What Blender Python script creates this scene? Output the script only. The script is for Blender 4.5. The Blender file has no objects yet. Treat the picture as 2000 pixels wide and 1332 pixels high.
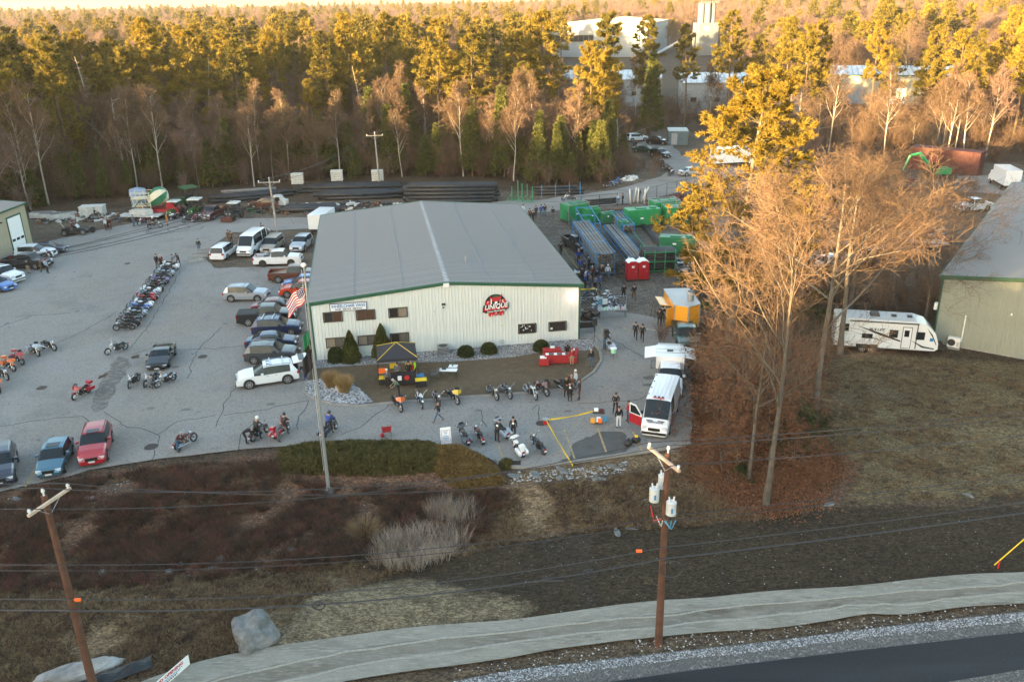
import bpy,math,random
import numpy as np
from mathutils import Vector,Matrix,noise
from mathutils.geometry import delaunay_2d_cdt
R=math.radians
rnd=random.Random(7)
S=bpy.context.scene
CAM_H,FPX,PITCH,ROLL=30.0,1680.0,21.7,-1.1
cam=bpy.data.cameras.new('camera')
cam.sensor_width=36.0
cam.lens=FPX/2000.0*36.0
cam.clip_start=0.5
cam.clip_end=12000
camo=bpy.data.objects.new('camera',cam)
S.collection.objects.link(camo)
CAMR=Matrix.Rotation(R(90-PITCH),4,'X')@Matrix.Rotation(R(ROLL),4,'Z')
camo.matrix_world=Matrix.Translation((0,0,CAM_H))@CAMR
S.camera=camo
SUN_AZ,SUN_EL=224.0,4.4
w=bpy.data.worlds.new('World');S.world=w;w.use_nodes=True
nt=w.node_tree;nt.nodes.clear()
wo=nt.nodes.new('ShaderNodeOutputWorld');bg=nt.nodes.new('ShaderNodeBackground');sk=nt.nodes.new('ShaderNodeTexSky')
sk.sky_type='NISHITA';sk.sun_disc=False
sk.sun_elevation=R(SUN_EL);sk.sun_rotation=R(90-SUN_AZ);sk.air_density=1.0;sk.dust_density=1.2;sk.ozone_density=1.0
bg.inputs['Strength'].default_value=0.15
nt.links.new(sk.outputs[0],bg.inputs['Color']);nt.links.new(bg.outputs[0],wo.inputs['Surface'])
sl=bpy.data.lights.new('sun','SUN');sl.energy=5.0;sl.angle=R(0.6);sl.color=(1.0,0.66,0.29)
so=bpy.data.objects.new('sun',sl);S.collection.objects.link(so)
sv=Vector((math.cos(R(SUN_AZ))*math.cos(R(SUN_EL)),math.sin(R(SUN_AZ))*math.cos(R(SUN_EL)),math.sin(R(SUN_EL))))
so.rotation_euler=sv.to_track_quat('Z','Y').to_euler();so.location=(-60,-30,60)
S.view_settings.view_transform='Standard';S.view_settings.look='None'
S.view_settings.exposure=3.17;S.view_settings.gamma=1.0;S.view_settings.use_curve_mapping=False
S.render.engine='CYCLES'
cy=S.cycles
cy.max_bounces=4;cy.diffuse_bounces=2;cy.glossy_bounces=2;cy.transmission_bounces=2;cy.transparent_max_bounces=4;cy.volume_bounces=0
cy.caustics_reflective=False;cy.caustics_refractive=False
cy.use_denoising=True
def sstep(a,b,x):
 t=min(1.0,max(0.0,(x-a)/(b-a)));return t*t*(3-2*t)
def terrain(x,y):
 h=0.0
 if y<58:
  yb=46.0+8.0*min(1.0,max(0.0,(x+31)/17))-3.0*min(1.0,max(0.0,(x+4)/8))
  h-=1.0*sstep(37,42,y)*(1-sstep(yb-5.5,yb-.6,y))*(1-sstep(-3,7,x))
 if y>250:
  h+=7.0*sstep(500,2600,y)+7*sstep(300,900,y)*sstep(-100,500,x)+9*sstep(2600,5200,y)*(.5+noise.noise(Vector((x*.0009,5,2))))
  h+=5*sstep(700,1500,y)*noise.noise(Vector((x*.0015,y*.0015,3.1)))
 return h
def P(px,py,z=0.0):
 """point of the ground (terrain + z) seen at photograph pixel px, py"""
 d=CAMR@Vector(((px-1000)/FPX,-(py-666)/FPX,-1.0))
 o=Vector((0,0,CAM_H));t=(z-CAM_H)/d.z
 for k in range(6):
  q=o+d*t
  t=(terrain(q.x,q.y)+z-CAM_H)/d.z
 return o+d*t
def px_of(x,y,z=0):
 q=CAMR.to_3x3().transposed()@Vector((x,y,z-CAM_H));return 1000+FPX*q.x/-q.z,666-FPX*q.y/-q.z
def fit_height(x,y,py_top):
 lo,hi=1.0,45.0
 for _ in range(30):
  m=(lo+hi)/2
  if px_of(x,y,terrain(x,y)+m)[1]>py_top:lo=m
  else:hi=m
 return lo
def heading(a,b):
 return math.atan2(b[1]-a[1],b[0]-a[0])
MATS={}
def mat(name,col,rough=0.7,metal=0.0,var=0.0,scale=3.0,bump=0.0,col2=None,emis=None,estr=0.0,coat=0.0,spec=None):
 if name in MATS:return MATS[name]
 m=bpy.data.materials.new(name);m.use_nodes=True;MATS[name]=m
 n=m.node_tree;b=n.nodes['Principled BSDF']
 b.inputs['Base Color'].default_value=(*col,1);b.inputs['Roughness'].default_value=rough;b.inputs['Metallic'].default_value=metal
 if coat:b.inputs['Coat Weight'].default_value=coat;b.inputs['Coat Roughness'].default_value=0.08
 if spec is not None:b.inputs['Specular IOR Level'].default_value=spec
 if emis:b.inputs['Emission Color'].default_value=(*emis,1);b.inputs['Emission Strength'].default_value=estr
 if var or col2:
  tc=n.nodes.new('ShaderNodeTexCoord');t=n.nodes.new('ShaderNodeTexNoise');t.inputs['Scale'].default_value=scale;t.inputs['Detail'].default_value=5
  r=n.nodes.new('ShaderNodeValToRGB');r.color_ramp.elements[0].position=0.3;r.color_ramp.elements[1].position=0.7
  c2=col2 or tuple(min(1,c*(1+var))for c in col);c1=col if col2 else tuple(c*(1-var)for c in col)
  r.color_ramp.elements[0].color=(*c1,1);r.color_ramp.elements[1].color=(*c2,1)
  n.links.new(tc.outputs['Object'],t.inputs['Vector']);n.links.new(t.outputs['Fac'],r.inputs['Fac']);n.links.new(r.outputs['Color'],b.inputs['Base Color'])
  if bump:
   bp=n.nodes.new('ShaderNodeBump');bp.inputs['Strength'].default_value=bump;bp.inputs['Distance'].default_value=0.05
   n.links.new(t.outputs['Fac'],bp.inputs['Height']);n.links.new(bp.outputs[0],b.inputs['Normal'])
 return m
def ground_mat(name,layers,base,bump=0.4,bscale=6.0,rough=0.95,obj_rand=False):
 """base colour, then layers (scale, colour, lo, hi, detail, (sx, sy)) mixed over it by noise thresholds"""
 m=bpy.data.materials.new(name);m.use_nodes=True;MATS[name]=m
 n=m.node_tree;b=n.nodes['Principled BSDF'];b.inputs['Roughness'].default_value=rough;b.inputs['Specular IOR Level'].default_value=0.25
 tc=n.nodes.new('ShaderNodeTexCoord')
 prev=None
 for k,(sc,col,lo,hi,det,st)in enumerate(layers):
  mp=n.nodes.new('ShaderNodeMapping');mp.inputs['Scale'].default_value=(st[0],st[1],1);mp.inputs['Location'].default_value=(k*13.7,k*5.1,k)
  t=n.nodes.new('ShaderNodeTexNoise');t.inputs['Scale'].default_value=sc;t.inputs['Detail'].default_value=det;t.inputs['Roughness'].default_value=0.6
  r=n.nodes.new('ShaderNodeMapRange');r.inputs['From Min'].default_value=lo;r.inputs['From Max'].default_value=hi
  mx=n.nodes.new('ShaderNodeMix');mx.data_type='RGBA'
  n.links.new(tc.outputs['Object'],mp.inputs['Vector']);n.links.new(mp.outputs[0],t.inputs['Vector']);n.links.new(t.outputs['Fac'],r.inputs['Value'])
  n.links.new(r.outputs['Result'],mx.inputs['Factor'])
  if prev is None:mx.inputs['A'].default_value=(*base,1)
  else:n.links.new(prev,mx.inputs['A'])
  mx.inputs['B'].default_value=(*col,1);prev=mx.outputs['Result']
 n.links.new(prev,b.inputs['Base Color'])
 if bump:
  t=n.nodes.new('ShaderNodeTexNoise');t.inputs['Scale'].default_value=bscale;t.inputs['Detail'].default_value=6
  bp=n.nodes.new('ShaderNodeBump');bp.inputs['Strength'].default_value=bump;bp.inputs['Distance'].default_value=0.15
  n.links.new(tc.outputs['Object'],t.inputs['Vector']);n.links.new(t.outputs['Fac'],bp.inputs['Height']);n.links.new(bp.outputs[0],b.inputs['Normal'])
 return m
def tree_mat(name,c1,c2,rough=0.8,trans=0.0,scale=1.2):
 """foliage or bark: noise over position plus a tone that differs from tree to tree"""
 m=bpy.data.materials.new(name);m.use_nodes=True;MATS[name]=m
 n=m.node_tree;b=n.nodes['Principled BSDF'];b.inputs['Roughness'].default_value=rough;b.inputs['Specular IOR Level'].default_value=0.2
 tc=n.nodes.new('ShaderNodeTexCoord');t=n.nodes.new('ShaderNodeTexNoise');t.inputs['Scale'].default_value=scale;t.inputs['Detail'].default_value=4
 oi=n.nodes.new('ShaderNodeObjectInfo');ad=n.nodes.new('ShaderNodeMath');ad.operation='MULTIPLY_ADD';ad.inputs[1].default_value=0.35;
 r=n.nodes.new('ShaderNodeMapRange');r.inputs['From Min'].default_value=0.45;r.inputs['From Max'].default_value=0.90
 mx=n.nodes.new('ShaderNodeMix');mx.data_type='RGBA';mx.inputs['A'].default_value=(*c1,1);mx.inputs['B'].default_value=(*c2,1)
 n.links.new(tc.outputs['Object'],t.inputs['Vector']);n.links.new(oi.outputs['Random'],ad.inputs[0]);n.links.new(t.outputs['Fac'],ad.inputs[2])
 n.links.new(ad.outputs[0],r.inputs['Value']);n.links.new(r.outputs['Result'],mx.inputs['Factor']);n.links.new(mx.outputs['Result'],b.inputs['Base Color'])
 if trans:
  tr=n.nodes.new('ShaderNodeBsdfTranslucent');ms=n.nodes.new('ShaderNodeMixShader');ms.inputs[0].default_value=trans
  out=n.nodes['Material Output']
  n.links.new(mx.outputs['Result'],tr.inputs['Color']);n.links.new(b.outputs[0],ms.inputs[1]);n.links.new(tr.outputs[0],ms.inputs[2]);n.links.new(ms.outputs[0],out.inputs['Surface'])
 return m
def M(name):return MATS[name]
class MB:
 def __init__(s):s.v=[];s.f=[];s.m=[];s.M=Matrix.Identity(4)
 def add(s,vs,fs,mi=0):
  b=len(s.v);s.v+=[tuple(s.M@Vector(p))for p in vs];s.f+=[tuple(b+i for i in f)for f in fs];s.m+=[mi]*len(fs);return s
 def box(s,x0,x1,y0,y1,z0,z1,mi=0,taper=0.0):
  t=taper
  return s.add([(x0,y0,z0),(x1,y0,z0),(x1,y1,z0),(x0,y1,z0),(x0+t,y0+t,z1),(x1-t,y0+t,z1),(x1-t,y1-t,z1),(x0+t,y1-t,z1)],
      [(0,3,2,1),(4,5,6,7),(0,1,5,4),(1,2,6,5),(2,3,7,6),(3,0,4,7)],mi)
 def tube(s,pts,r,n=6,mi=0,cap=True):
  """pts: list of points, r: radius or list of radii"""
  pts=[Vector(p)for p in pts];k=len(pts);rr=r if isinstance(r,(list,tuple))else[r]*k
  vs=[];ref=None
  for i,p in enumerate(pts):
   d=(pts[min(i+1,k-1)]-pts[max(i-1,0)])
   d=d.normalized()if d.length>1e-9 else Vector((0,0,1))
   u=d.cross(Vector((0,0,1))if abs(d.z)<0.9 else Vector((1,0,0))).normalized()
   if ref is not None and u.dot(ref)<0:u=-u
   ref=u;w_=d.cross(u)
   for j in range(n):
    a=2*math.pi*j/n;vs.append(p+(u*math.cos(a)+w_*math.sin(a))*rr[i])
  fs=[(i*n+j,i*n+(j+1)%n,(i+1)*n+(j+1)%n,(i+1)*n+j)for i in range(k-1)for j in range(n)]
  if cap:fs+=[tuple(range(n-1,-1,-1)),tuple((k-1)*n+j for j in range(n))]
  return s.add(vs,fs,mi)
 def cyl(s,a,b,r,n=10,mi=0,r2=None):return s.tube([a,b],[r,r if r2 is None else r2],n,mi)
 def ball(s,c,rx,ry=None,rz=None,n=8,m=5,mi=0):
  ry=rx if ry is None else ry;rz=rx if rz is None else rz
  vs=[(c[0],c[1],c[2]-rz)]
  for i in range(1,m):
   a=math.pi*i/m
   for j in range(n):
    b_=2*math.pi*j/n;vs.append((c[0]+rx*math.sin(a)*math.cos(b_),c[1]+ry*math.sin(a)*math.sin(b_),c[2]-rz*math.cos(a)))
  vs.append((c[0],c[1],c[2]+rz));fs=[]
  for j in range(n):
   fs.append((0,1+(j+1)%n,1+j));fs.append((len(vs)-1,len(vs)-1-n+j,len(vs)-1-n+(j+1)%n))
  for i in range(m-2):
   for j in range(n):fs.append((1+i*n+j,1+i*n+(j+1)%n,1+(i+1)*n+(j+1)%n,1+(i+1)*n+j))
  return s.add(vs,fs,mi)
 def prism(s,poly,y0,y1,mi=0):
  """poly of (x, z), extruded along y"""
  n=len(poly);vs=[(p[0],y0,p[1])for p in poly]+[(p[0],y1,p[1])for p in poly]
  fs=[tuple(range(n)),tuple(range(2*n-1,n-1,-1))]+[(i,i+n,(i+1)%n+n,(i+1)%n)for i in range(n)]
  return s.add(vs,fs,mi)
 def flat(s,poly,z0,z1,mi=0):
  """poly of (x, y), extruded along z"""
  n=len(poly);vs=[(p[0],p[1],z0)for p in poly]+[(p[0],p[1],z1)for p in poly]
  fs=[tuple(range(n-1,-1,-1)),tuple(range(n,2*n))]+[(i,(i+1)%n,(i+1)%n+n,i+n)for i in range(n)]
  return s.add(vs,fs,mi)
 def quad(s,a,b,c,d,mi=0):return s.add([a,b,c,d],[(0,1,2,3)],mi)
 def mesh(s,name,mats,smooth=False):
  me=bpy.data.meshes.new(name);me.from_pydata(s.v,[],s.f)
  for m_ in(mats if isinstance(mats,(list,tuple))else[mats]):me.materials.append(m_)
  if len(me.materials)>1:me.polygons.foreach_set('material_index',s.m)
  if smooth:me.polygons.foreach_set('use_smooth',[True]*len(s.f))
  me.update();return me
 def obj(s,name,mats,parent=None,smooth=False):
  return link(name,s.mesh(name,mats,smooth),parent)
def link(name,data,parent=None):
 o=bpy.data.objects.new(name,data);S.collection.objects.link(o)
 if parent is not None:o.parent=parent
 return o
def tag(o,label=None,cat=None,group=None,kind=None):
 if label:o['label']=label
 if cat:o['category']=cat
 if group:o['group']=group
 if kind:o['kind']=kind
 return o
def thing(name,label,cat,loc=(0,0,0),rz=0.0,group=None):
 o=bpy.data.objects.new(name,None);S.collection.objects.link(o);o.location=loc;o.rotation_euler=(0,0,rz);o.empty_display_size=0.3
 return tag(o,label,cat,group)
def dup(root,loc,rz,label=None,group=None,scale=None):
 def cp(o,par):
  c=o.copy();S.collection.objects.link(c);c.parent=par
  for ch in o.children:cp(ch,c)
  return c
 r_=cp(root,None);r_.location=loc;r_.rotation_euler=(0,0,rz)
 if label:r_['label']=label
 if group:r_['group']=group
 if scale:r_.scale=scale
 return r_
def override(o,slot,m):
 o.material_slots[slot].link='OBJECT';o.material_slots[slot].material=m
def np_mesh(name,V,F,mats,midx=None,smooth=False):
 """V (n,3) float, F (m,k) int faces with the same k"""
 me=bpy.data.meshes.new(name);k=F.shape[1]
 me.vertices.add(len(V));me.vertices.foreach_set('co',V.astype(np.float32).ravel())
 me.loops.add(F.size);me.loops.foreach_set('vertex_index',F.astype(np.int32).ravel())
 me.polygons.add(len(F));me.polygons.foreach_set('loop_start',np.arange(0,F.size,k,dtype=np.int32))
 for m_ in(mats if isinstance(mats,(list,tuple))else[mats]):me.materials.append(m_)
 if midx is not None:me.polygons.foreach_set('material_index',midx.astype(np.int32))
 if smooth:me.polygons.foreach_set('use_smooth',np.ones(len(F),bool))
 me.update(calc_edges=True);return me
def wobble(poly,step=1.0,amp=0.3,sc=0.5,seed=0.0):
 """subdivide a closed outline and shake it so that its edge is natural"""
 out=[]
 for i,a in enumerate(poly):
  b=poly[(i+1)%len(poly)];L=math.hypot(b[0]-a[0],b[1]-a[1]);n=max(1,int(L/step))
  for k in range(n):
   t=k/n;x=a[0]+(b[0]-a[0])*t;y=a[1]+(b[1]-a[1])*t
   out.append((x+amp*noise.noise(Vector((x*sc,y*sc,seed))),y+amp*noise.noise(Vector((x*sc,y*sc,seed+9)))))
 return out
def inside(poly,x,y):
 c=False;j=len(poly)-1
 for i in range(len(poly)):
  xi,yi=poly[i][0],poly[i][1];xj,yj=poly[j][0],poly[j][1]
  if(yi>y)!=(yj>y)and x<(xj-xi)*(y-yi)/(yj-yi)+xi:c=not c
  j=i
 return c
def sheet(name,poly,dz,m,res=None,label=None):
 """a ground sheet that follows the terrain dz above it"""
 pts=[Vector((p[0],p[1]))for p in poly];n0=len(pts);edges=[(i,(i+1)%n0)for i in range(n0)]
 if res:
  x0=min(p.x for p in pts);x1=max(p.x for p in pts);y0=min(p.y for p in pts);y1=max(p.y for p in pts)
  x=x0+res*.37
  while x<x1:
   y=y0+res*.41
   while y<y1:
    if inside(poly,x,y):pts.append(Vector((x,y)))
    y+=res
   x+=res
 v,e,f,*_=delaunay_2d_cdt(pts,edges,[],1,1e-5)
 me=bpy.data.meshes.new(name);me.from_pydata([(p.x,p.y,terrain(p.x,p.y)+dz)for p in v],[],[tuple(t)for t in f]);me.materials.append(m)
 me.update()
 if len(me.polygons)and me.polygons[0].normal.z<0:me.flip_normals()
 o=link(name,me);o['kind']='structure'
 return o
def PP(*px):return[P(a,b).xy[:]for a,b in px]
def text_obj(name,s,size,m,parent,loc,rot,align='CENTER',depth=0.004,sx=1.0,shear=0.0,bold=0.0):
 c=bpy.data.curves.new(name,'FONT');c.body=s;c.size=size;c.align_x=align;c.align_y='CENTER';c.extrude=depth;c.shear=shear;c.offset=bold
 c.resolution_u=2;c.materials.append(m)
 t=bpy.data.objects.new('letters',c);me=bpy.data.meshes.new_from_object(t);bpy.data.objects.remove(t);me.name=name
 o=link(name,me,parent);o.location=loc;o.rotation_euler=rot;o.scale=(sx,1,1);return o
# ================================================================== GROUND
GM=ground_mat
one=(1,1)
GM('asphalt_lot',[(0.045,(.235,.200,.165),.44,.66,5,one),(0.35,(.155,.15,.145),.5,.8,6,one),(0.12,(.27,.255,.24),.52,.75,4,one),(5,(.135,.13,.125),.54,.74,4,one),(22,(.36,.34,.31),.62,.8,2,one),(0.9,(.10,.095,.09),.66,.74,5,one),(3.0,(.30,.275,.24),.60,.72,5,one),(6,(.15,.145,.14),.54,.70,5,one),(11,(.33,.31,.285),.56,.70,3,one)],(.25,.235,.215),0.25,30,0.85)
GM('gravel_road',[(0.15,(.20,.185,.165),.45,.65,5,(1,1)),(0.8,(.15,.14,.125),.5,.7,5,(0.3,1.4)),(12,(.30,.285,.27),.58,.75,3,one)],(.235,.225,.21),0.4,8)
GM('dry_lawn',[(0.25,(.105,.075,.046),.42,.62,5,one),(1.6,(.15,.115,.07),.48,.7,5,one),(14,(.065,.045,.028),.5,.75,4,one)],(.125,.092,.058),0.6,12)
GM('basin_weeds',[(0.22,(.07,.043,.030),.42,.62,6,one),(1.2,(.115,.07,.046),.48,.72,6,(1,2)),(5,(.16,.12,.085),.58,.75,6,(1,2.4)),(12,(.040,.028,.022),.52,.7,4,(1,2))],(.082,.053,.038),1.0,5)
GM('netting',[(0.5,(.20,.185,.15),.45,.62,6,(.7,2)),(0.3,(.12,.095,.07),.60,.70,6,(.5,2.4)),(22,(.20,.185,.155),.45,.65,3,(1,1)),(3,(.33,.31,.26),.5,.7,5,(.6,3)),(1.3,(.13,.10,.075),.62,.74,6,(.6,1.8))],(.285,.265,.22),0.4,25)
GM('netting_worn',[(0.5,(.15,.13,.10),.45,.62,6,(.7,2)),(0.4,(.10,.08,.06),.60,.70,6,(.5,2.0)),(22,(.16,.145,.12),.45,.65,3,(1,1)),(3,(.27,.25,.21),.5,.7,5,(.6,3))],(.22,.20,.165),0.4,25)
GM('gravel_shoulder',[(0.3,(.12,.11,.10),.45,.65,5,one),(7,(.30,.29,.28),.56,.64,4,one),(16,(.32,.31,.30),.60,.68,3,one),(10,(.04,.04,.042),.54,.68,4,one)],(.13,.125,.12),1.0,14)
GM('new_asphalt',[(0.35,(.022,.024,.028),.45,.65,5,(.15,1.5)),(14,(.05,.05,.055),.6,.75,3,one)],(.013,.014,.017),0.25,30,0.6)
GM('wet_asphalt',[(1.2,(.055,.05,.046),.4,.7,5,one)],(.08,.074,.068),0.2,30,0.5)
GM('kerb_stone',[(1.5,(.30,.28,.255),.45,.7,5,one),(14,(.12,.11,.10),.6,.7,3,one)],(.235,.22,.20),0.4,20)
GM('stone_bed',[(5,(.34,.33,.33),.5,.62,4,one),(9,(.06,.06,.06),.55,.66,4,one)],(.20,.20,.205),0.8,14)
GM('broken_asphalt',[(2,(.26,.24,.215),.48,.66,5,one),(9,(.07,.06,.052),.54,.66,5,one)],(.155,.143,.13),1.0,8)
REG=[
 ('dirt',[(-260,640),(-200,470),(40,425),(300,400),(620,395),(760,372),(1000,372),(1180,372),(1220,330),(1202,262),(1330,250),(1420,285),(1700,320),(1980,318),(2200,360),(2000,560),(1500,560),(1420,600),(1385,700),(1352,790),(1340,900),(1000,700),(600,720),(300,700)],1.6,(.14,.118,.095),(.085,.068,.055)),
 ('gravel_yard',[(1000,420),(1150,405),(1360,390),(1420,420),(1440,560),(1400,620),(1340,640),(1230,615),(1125,560),(1060,450)],2,(.155,.14,.125),(.085,.075,.068)),
 ('leaf',[(1345,900),(1352,760),(1375,650),(1500,600),(1800,690),(1620,735),(1580,850),(1700,905),(1640,985),(1480,1012),(1380,960)],1.6,(.125,.078,.050),(.075,.052,.037)),
 ('lawn',[(1560,735),(1660,690),(1830,700),(2400,735),(2500,1030),(1990,965),(1800,975),(1650,985),(1690,910),(1570,850)],2.0,(.150,.122,.070),(.098,.080,.048)),
 ('basin',[(-500,1200),(-400,1075),(0,965),(110,942),(240,915),(400,898),(560,880),(980,905),(995,960),(960,1010),(930,1050),(700,1095),(400,1130),(100,1150),(-300,1230)],1.2,(.155,.092,.062),(.085,.055,.040)),
 ('dry',[(-500,1500),(-450,1240),(100,1150),(400,1130),(700,1095),(940,1050),(990,960),(1000,915),(1290,885),(1345,880),(1400,965),(1490,1012),(1300,1030),(1000,1060),(800,1110),(600,1170),(540,1260),(400,1290),(230,1345),(100,1500)],1.4,(.185,.135,.085),(.105,.078,.050)),
 ('verge',[(150,1345),(540,1265),(1000,1215),(1500,1160),(2400,1100),(2600,1300),(900,1500),(150,1500)],.8,(.115,.088,.062),(.075,.058,.042)),
 ('soil',[(700,1112),(1000,1058),(1300,1030),(1500,1012),(1700,990),(2400,985),(2500,1130),(2000,1122),(1776,1138),(1500,1162),(1282,1180),(1010,1215),(800,1225),(760,1160)],1.2,(.046,.036,.023),(.034,.026,.018)),
 ('seed',[(540,1264),(560,1190),(640,1155),(800,1128),(900,1145),(1040,1185),(1000,1214),(850,1224),(700,1244)],1.6,(.185,.155,.105),(.10,.08,.055)),
 ('damp',[(1020,1060),(1150,1035),(1160,1100),(1160,1215),(1140,1215),(1120,1120)],.6,(.030,.026,.020),(.05,.04,.03)),
]
def poly_dist(px,X,Y):
 """signed distance (inside positive) of many points to an outline"""
 pl=np.array(PP(*px));n=len(pl);d=np.full(X.shape,1e9);c=np.zeros(X.shape,bool)
 for i in range(n):
  a=pl[i-1];b=pl[i];e=b-a;t=np.clip(((X-a[0])*e[0]+(Y-a[1])*e[1])/(e@e+1e-9),0,1)
  d=np.minimum(d,np.hypot(X-a[0]-t*e[0],Y-a[1]-t*e[1]));cr=(a[1]>Y)!=(b[1]>Y)
  c^=cr&(X<(b[0]-a[0])*(Y-a[1])/(b[1]-a[1]+1e-12)+a[0])
 return np.where(c,d,-d)
def ground_blend():
 m=bpy.data.materials.new('ground');m.use_nodes=True;MATS['ground']=m;n=m.node_tree;b=n.nodes['Principled BSDF'];b.inputs['Roughness'].default_value=.95;b.inputs['Specular IOR Level'].default_value=.2
 N=n.nodes.new;Lk=n.links.new;tc=N('ShaderNodeTexCoord')
 def nz(sc,det=5,st=(1,1),loc=0,ro=.6):
  mp=N('ShaderNodeMapping');mp.inputs['Scale'].default_value=(st[0],st[1],1);mp.inputs['Location'].default_value=(loc,loc*2,0);t=N('ShaderNodeTexNoise');t.inputs['Scale'].default_value=sc;t.inputs['Detail'].default_value=det;t.inputs['Roughness'].default_value=ro
  Lk(tc.outputs['Object'],mp.inputs['Vector']);Lk(mp.outputs[0],t.inputs['Vector']);return t.outputs['Fac']
 def rng(f,a,b_,c=0.0,d=1.0):
  r=N('ShaderNodeMapRange');r.inputs[1].default_value=a;r.inputs[2].default_value=b_;r.inputs[3].default_value=c;r.inputs[4].default_value=d;Lk(f,r.inputs['Value']);return r.outputs['Result']
 def mix(f,a,b_,mode='MIX'):
  x=N('ShaderNodeMix');x.data_type='RGBA';x.blend_type=mode
  if f is None:x.inputs['Factor'].default_value=1
  else:Lk(f,x.inputs['Factor'])
  for s_,v in(('A',a),('B',b_)):
   if isinstance(v,tuple):x.inputs[s_].default_value=(*v,1)
   else:Lk(v,x.inputs[s_])
  return x.outputs['Result']
 big=nz(.12,5);mid=nz(.7,6,(1,1.6),5);fin=nz(5,6,(1,1.5),9,.7);spk=nz(17,3,(1,1),3,.7);edge=nz(1.1,6,(1,1),17,.7)
 mm=N('ShaderNodeMath');mm.operation='ADD';Lk(big,mm.inputs[0]);Lk(mid,mm.inputs[1]);tone=rng(mm.outputs[0],.82,1.18)
 cur=mix(tone,(.085,.062,.042),(.05,.038,.028))
 for nm,_,_,ca,cb in REG:
  at=N('ShaderNodeAttribute');at.attribute_name='region_'+nm;ad=N('ShaderNodeMath');ad.operation='MULTIPLY_ADD';ad.inputs[1].default_value=.9;Lk(edge,ad.inputs[0]);Lk(at.outputs['Fac'],ad.inputs[2])
  cur=mix(rng(ad.outputs[0],.85,1.05),cur,mix(tone,ca,cb))
 fl=mix(rng(fin,.38,.62),(.50,.48,.46),(1.65,1.6,1.5));cur=mix(None,cur,fl,'MULTIPLY');md=nz(2.0,6,(1,1.7),41,.72);cur=mix(None,cur,mix(rng(md,.40,.62),(.70,.68,.66),(1.38,1.36,1.3)),'MULTIPLY')
 sp=mix(rng(spk,.40,.64),(.62,.60,.60),(1.35,1.33,1.32));cur=mix(None,cur,sp,'MULTIPLY')
 wht=nz(6.5,2,(1,1),31,.3);cur=mix(rng(wht,.76,.79),cur,(.26,.24,.21))
 Lk(cur,b.inputs['Base Color'])
 bp=N('ShaderNodeBump');bp.inputs['Strength'].default_value=.8;bp.inputs['Distance'].default_value=.12;Lk(fin,bp.inputs['Height']);Lk(bp.outputs[0],b.inputs['Normal']);return m
ground_blend()
def ground():
 def arr(lo,hi,st):return np.arange(lo,hi,st)
 xs=np.concatenate([arr(-4200,-300,120),arr(-300,-64,10),arr(-64,-44,2),arr(-44,62,.6),arr(62,90,2),arr(90,300,10),arr(300,4200,120)])
 ys=np.concatenate([arr(-300,24,20),arr(24,32,1),arr(32,62,.5),arr(62,120,1),arr(120,260,3),arr(260,1000,20),arr(1000,6500,110)])
 X,Y=np.meshgrid(xs,ys);Xr,Yr=X.ravel(),Y.ravel();Z=np.array([terrain(a,b)for a,b in zip(Xr,Yr)])
 near=(np.abs(Xr)<95)&(Yr>24)&(Yr<262)
 rg=np.random.default_rng(3);nn=np.array([noise.noise(Vector((a*.7,b*.7,0)))if c else 0 for a,b,c in zip(Xr,Yr,near)]);Z+=np.where(near&(Yr<62),nn*.05-.02,0)
 V=np.stack([Xr,Yr,Z],1);nx=len(xs);i=np.arange(len(ys)-1)[:,None]*nx+np.arange(nx-1)[None]
 F=np.stack([i,i+1,i+1+nx,i+nx],-1).reshape(-1,4);me=np_mesh('ground',V,F,M('ground'),smooth=True)
 for nm,px,ew,_,_ in REG:
  w_=np.zeros(len(Xr),np.float32);d=poly_dist(px,Xr[near],Yr[near]);w_[near]=np.clip(.5+d/(2*ew),0,1)
  a=me.attributes.new('region_'+nm,'FLOAT','POINT');a.data.foreach_set('value',w_)
 o=link('ground',me);o['kind']='structure'
ground()
WB=wobble
lot_edge=PP((-300,1040),(0,962),(100,938),(210,912),(330,895),(470,880),(560,872),(640,868),(720,863),(800,862),(860,868),(930,886),(975,905),(1010,914),(1100,905),(1200,891),(1290,878),(1345,868),(1352,820),(1352,740),(1345,690),(1340,640),(1300,626),(1230,612),(1135,605),(1128,640),(860,655),(620,560),(618,530),(560,520),(420,525),(392,495),(455,455),(620,447),(628,425),(480,428),(380,416),(300,428),(215,446),(60,480),(-100,500),(-420,600))
lp=[]
for i,a in enumerate(lot_edge):
 seg=wobble([a,lot_edge[(i+1)%len(lot_edge)]],1.0,.28,.9,5);lp+=seg[:max(1,len(seg)//2)]
sheet('parking_lot',lp,.06,M('asphalt_lot'),10)
sheet('gravel_road',WB(PP((600,440),(760,428),(1010,420),(1120,408),(1230,398),(1330,376),(1440,352),(1460,330),(1390,318),(1330,305),(1310,282),(1262,276),(1238,283),(1290,315),(1318,330),(1290,346),(1200,372),(1050,392),(820,400),(620,416)),2,.7,.3,6),.07,M('gravel_road'),6)
sheet('side_apron',PP((145,478),(205,477),(190,492),(113,493)),.075,M('gravel_road'))
net_up=[(150,1390),(270,1334),(400,1292),(540,1262),(700,1240),(850,1224),(1000,1211),(1150,1192),(1282,1175),(1400,1166),(1500,1158),(1640,1148),(1776,1134),(1900,1124),(2000,1118),(2300,1096)]
net_lo=[(480,1392),(675,1334),(830,1310),(1000,1286),(1100,1270),(1207,1253),(1350,1242),(1500,1230),(1630,1214),(1700,1202),(1776,1202),(1900,1188),(2000,1180),(2300,1150)]
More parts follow.
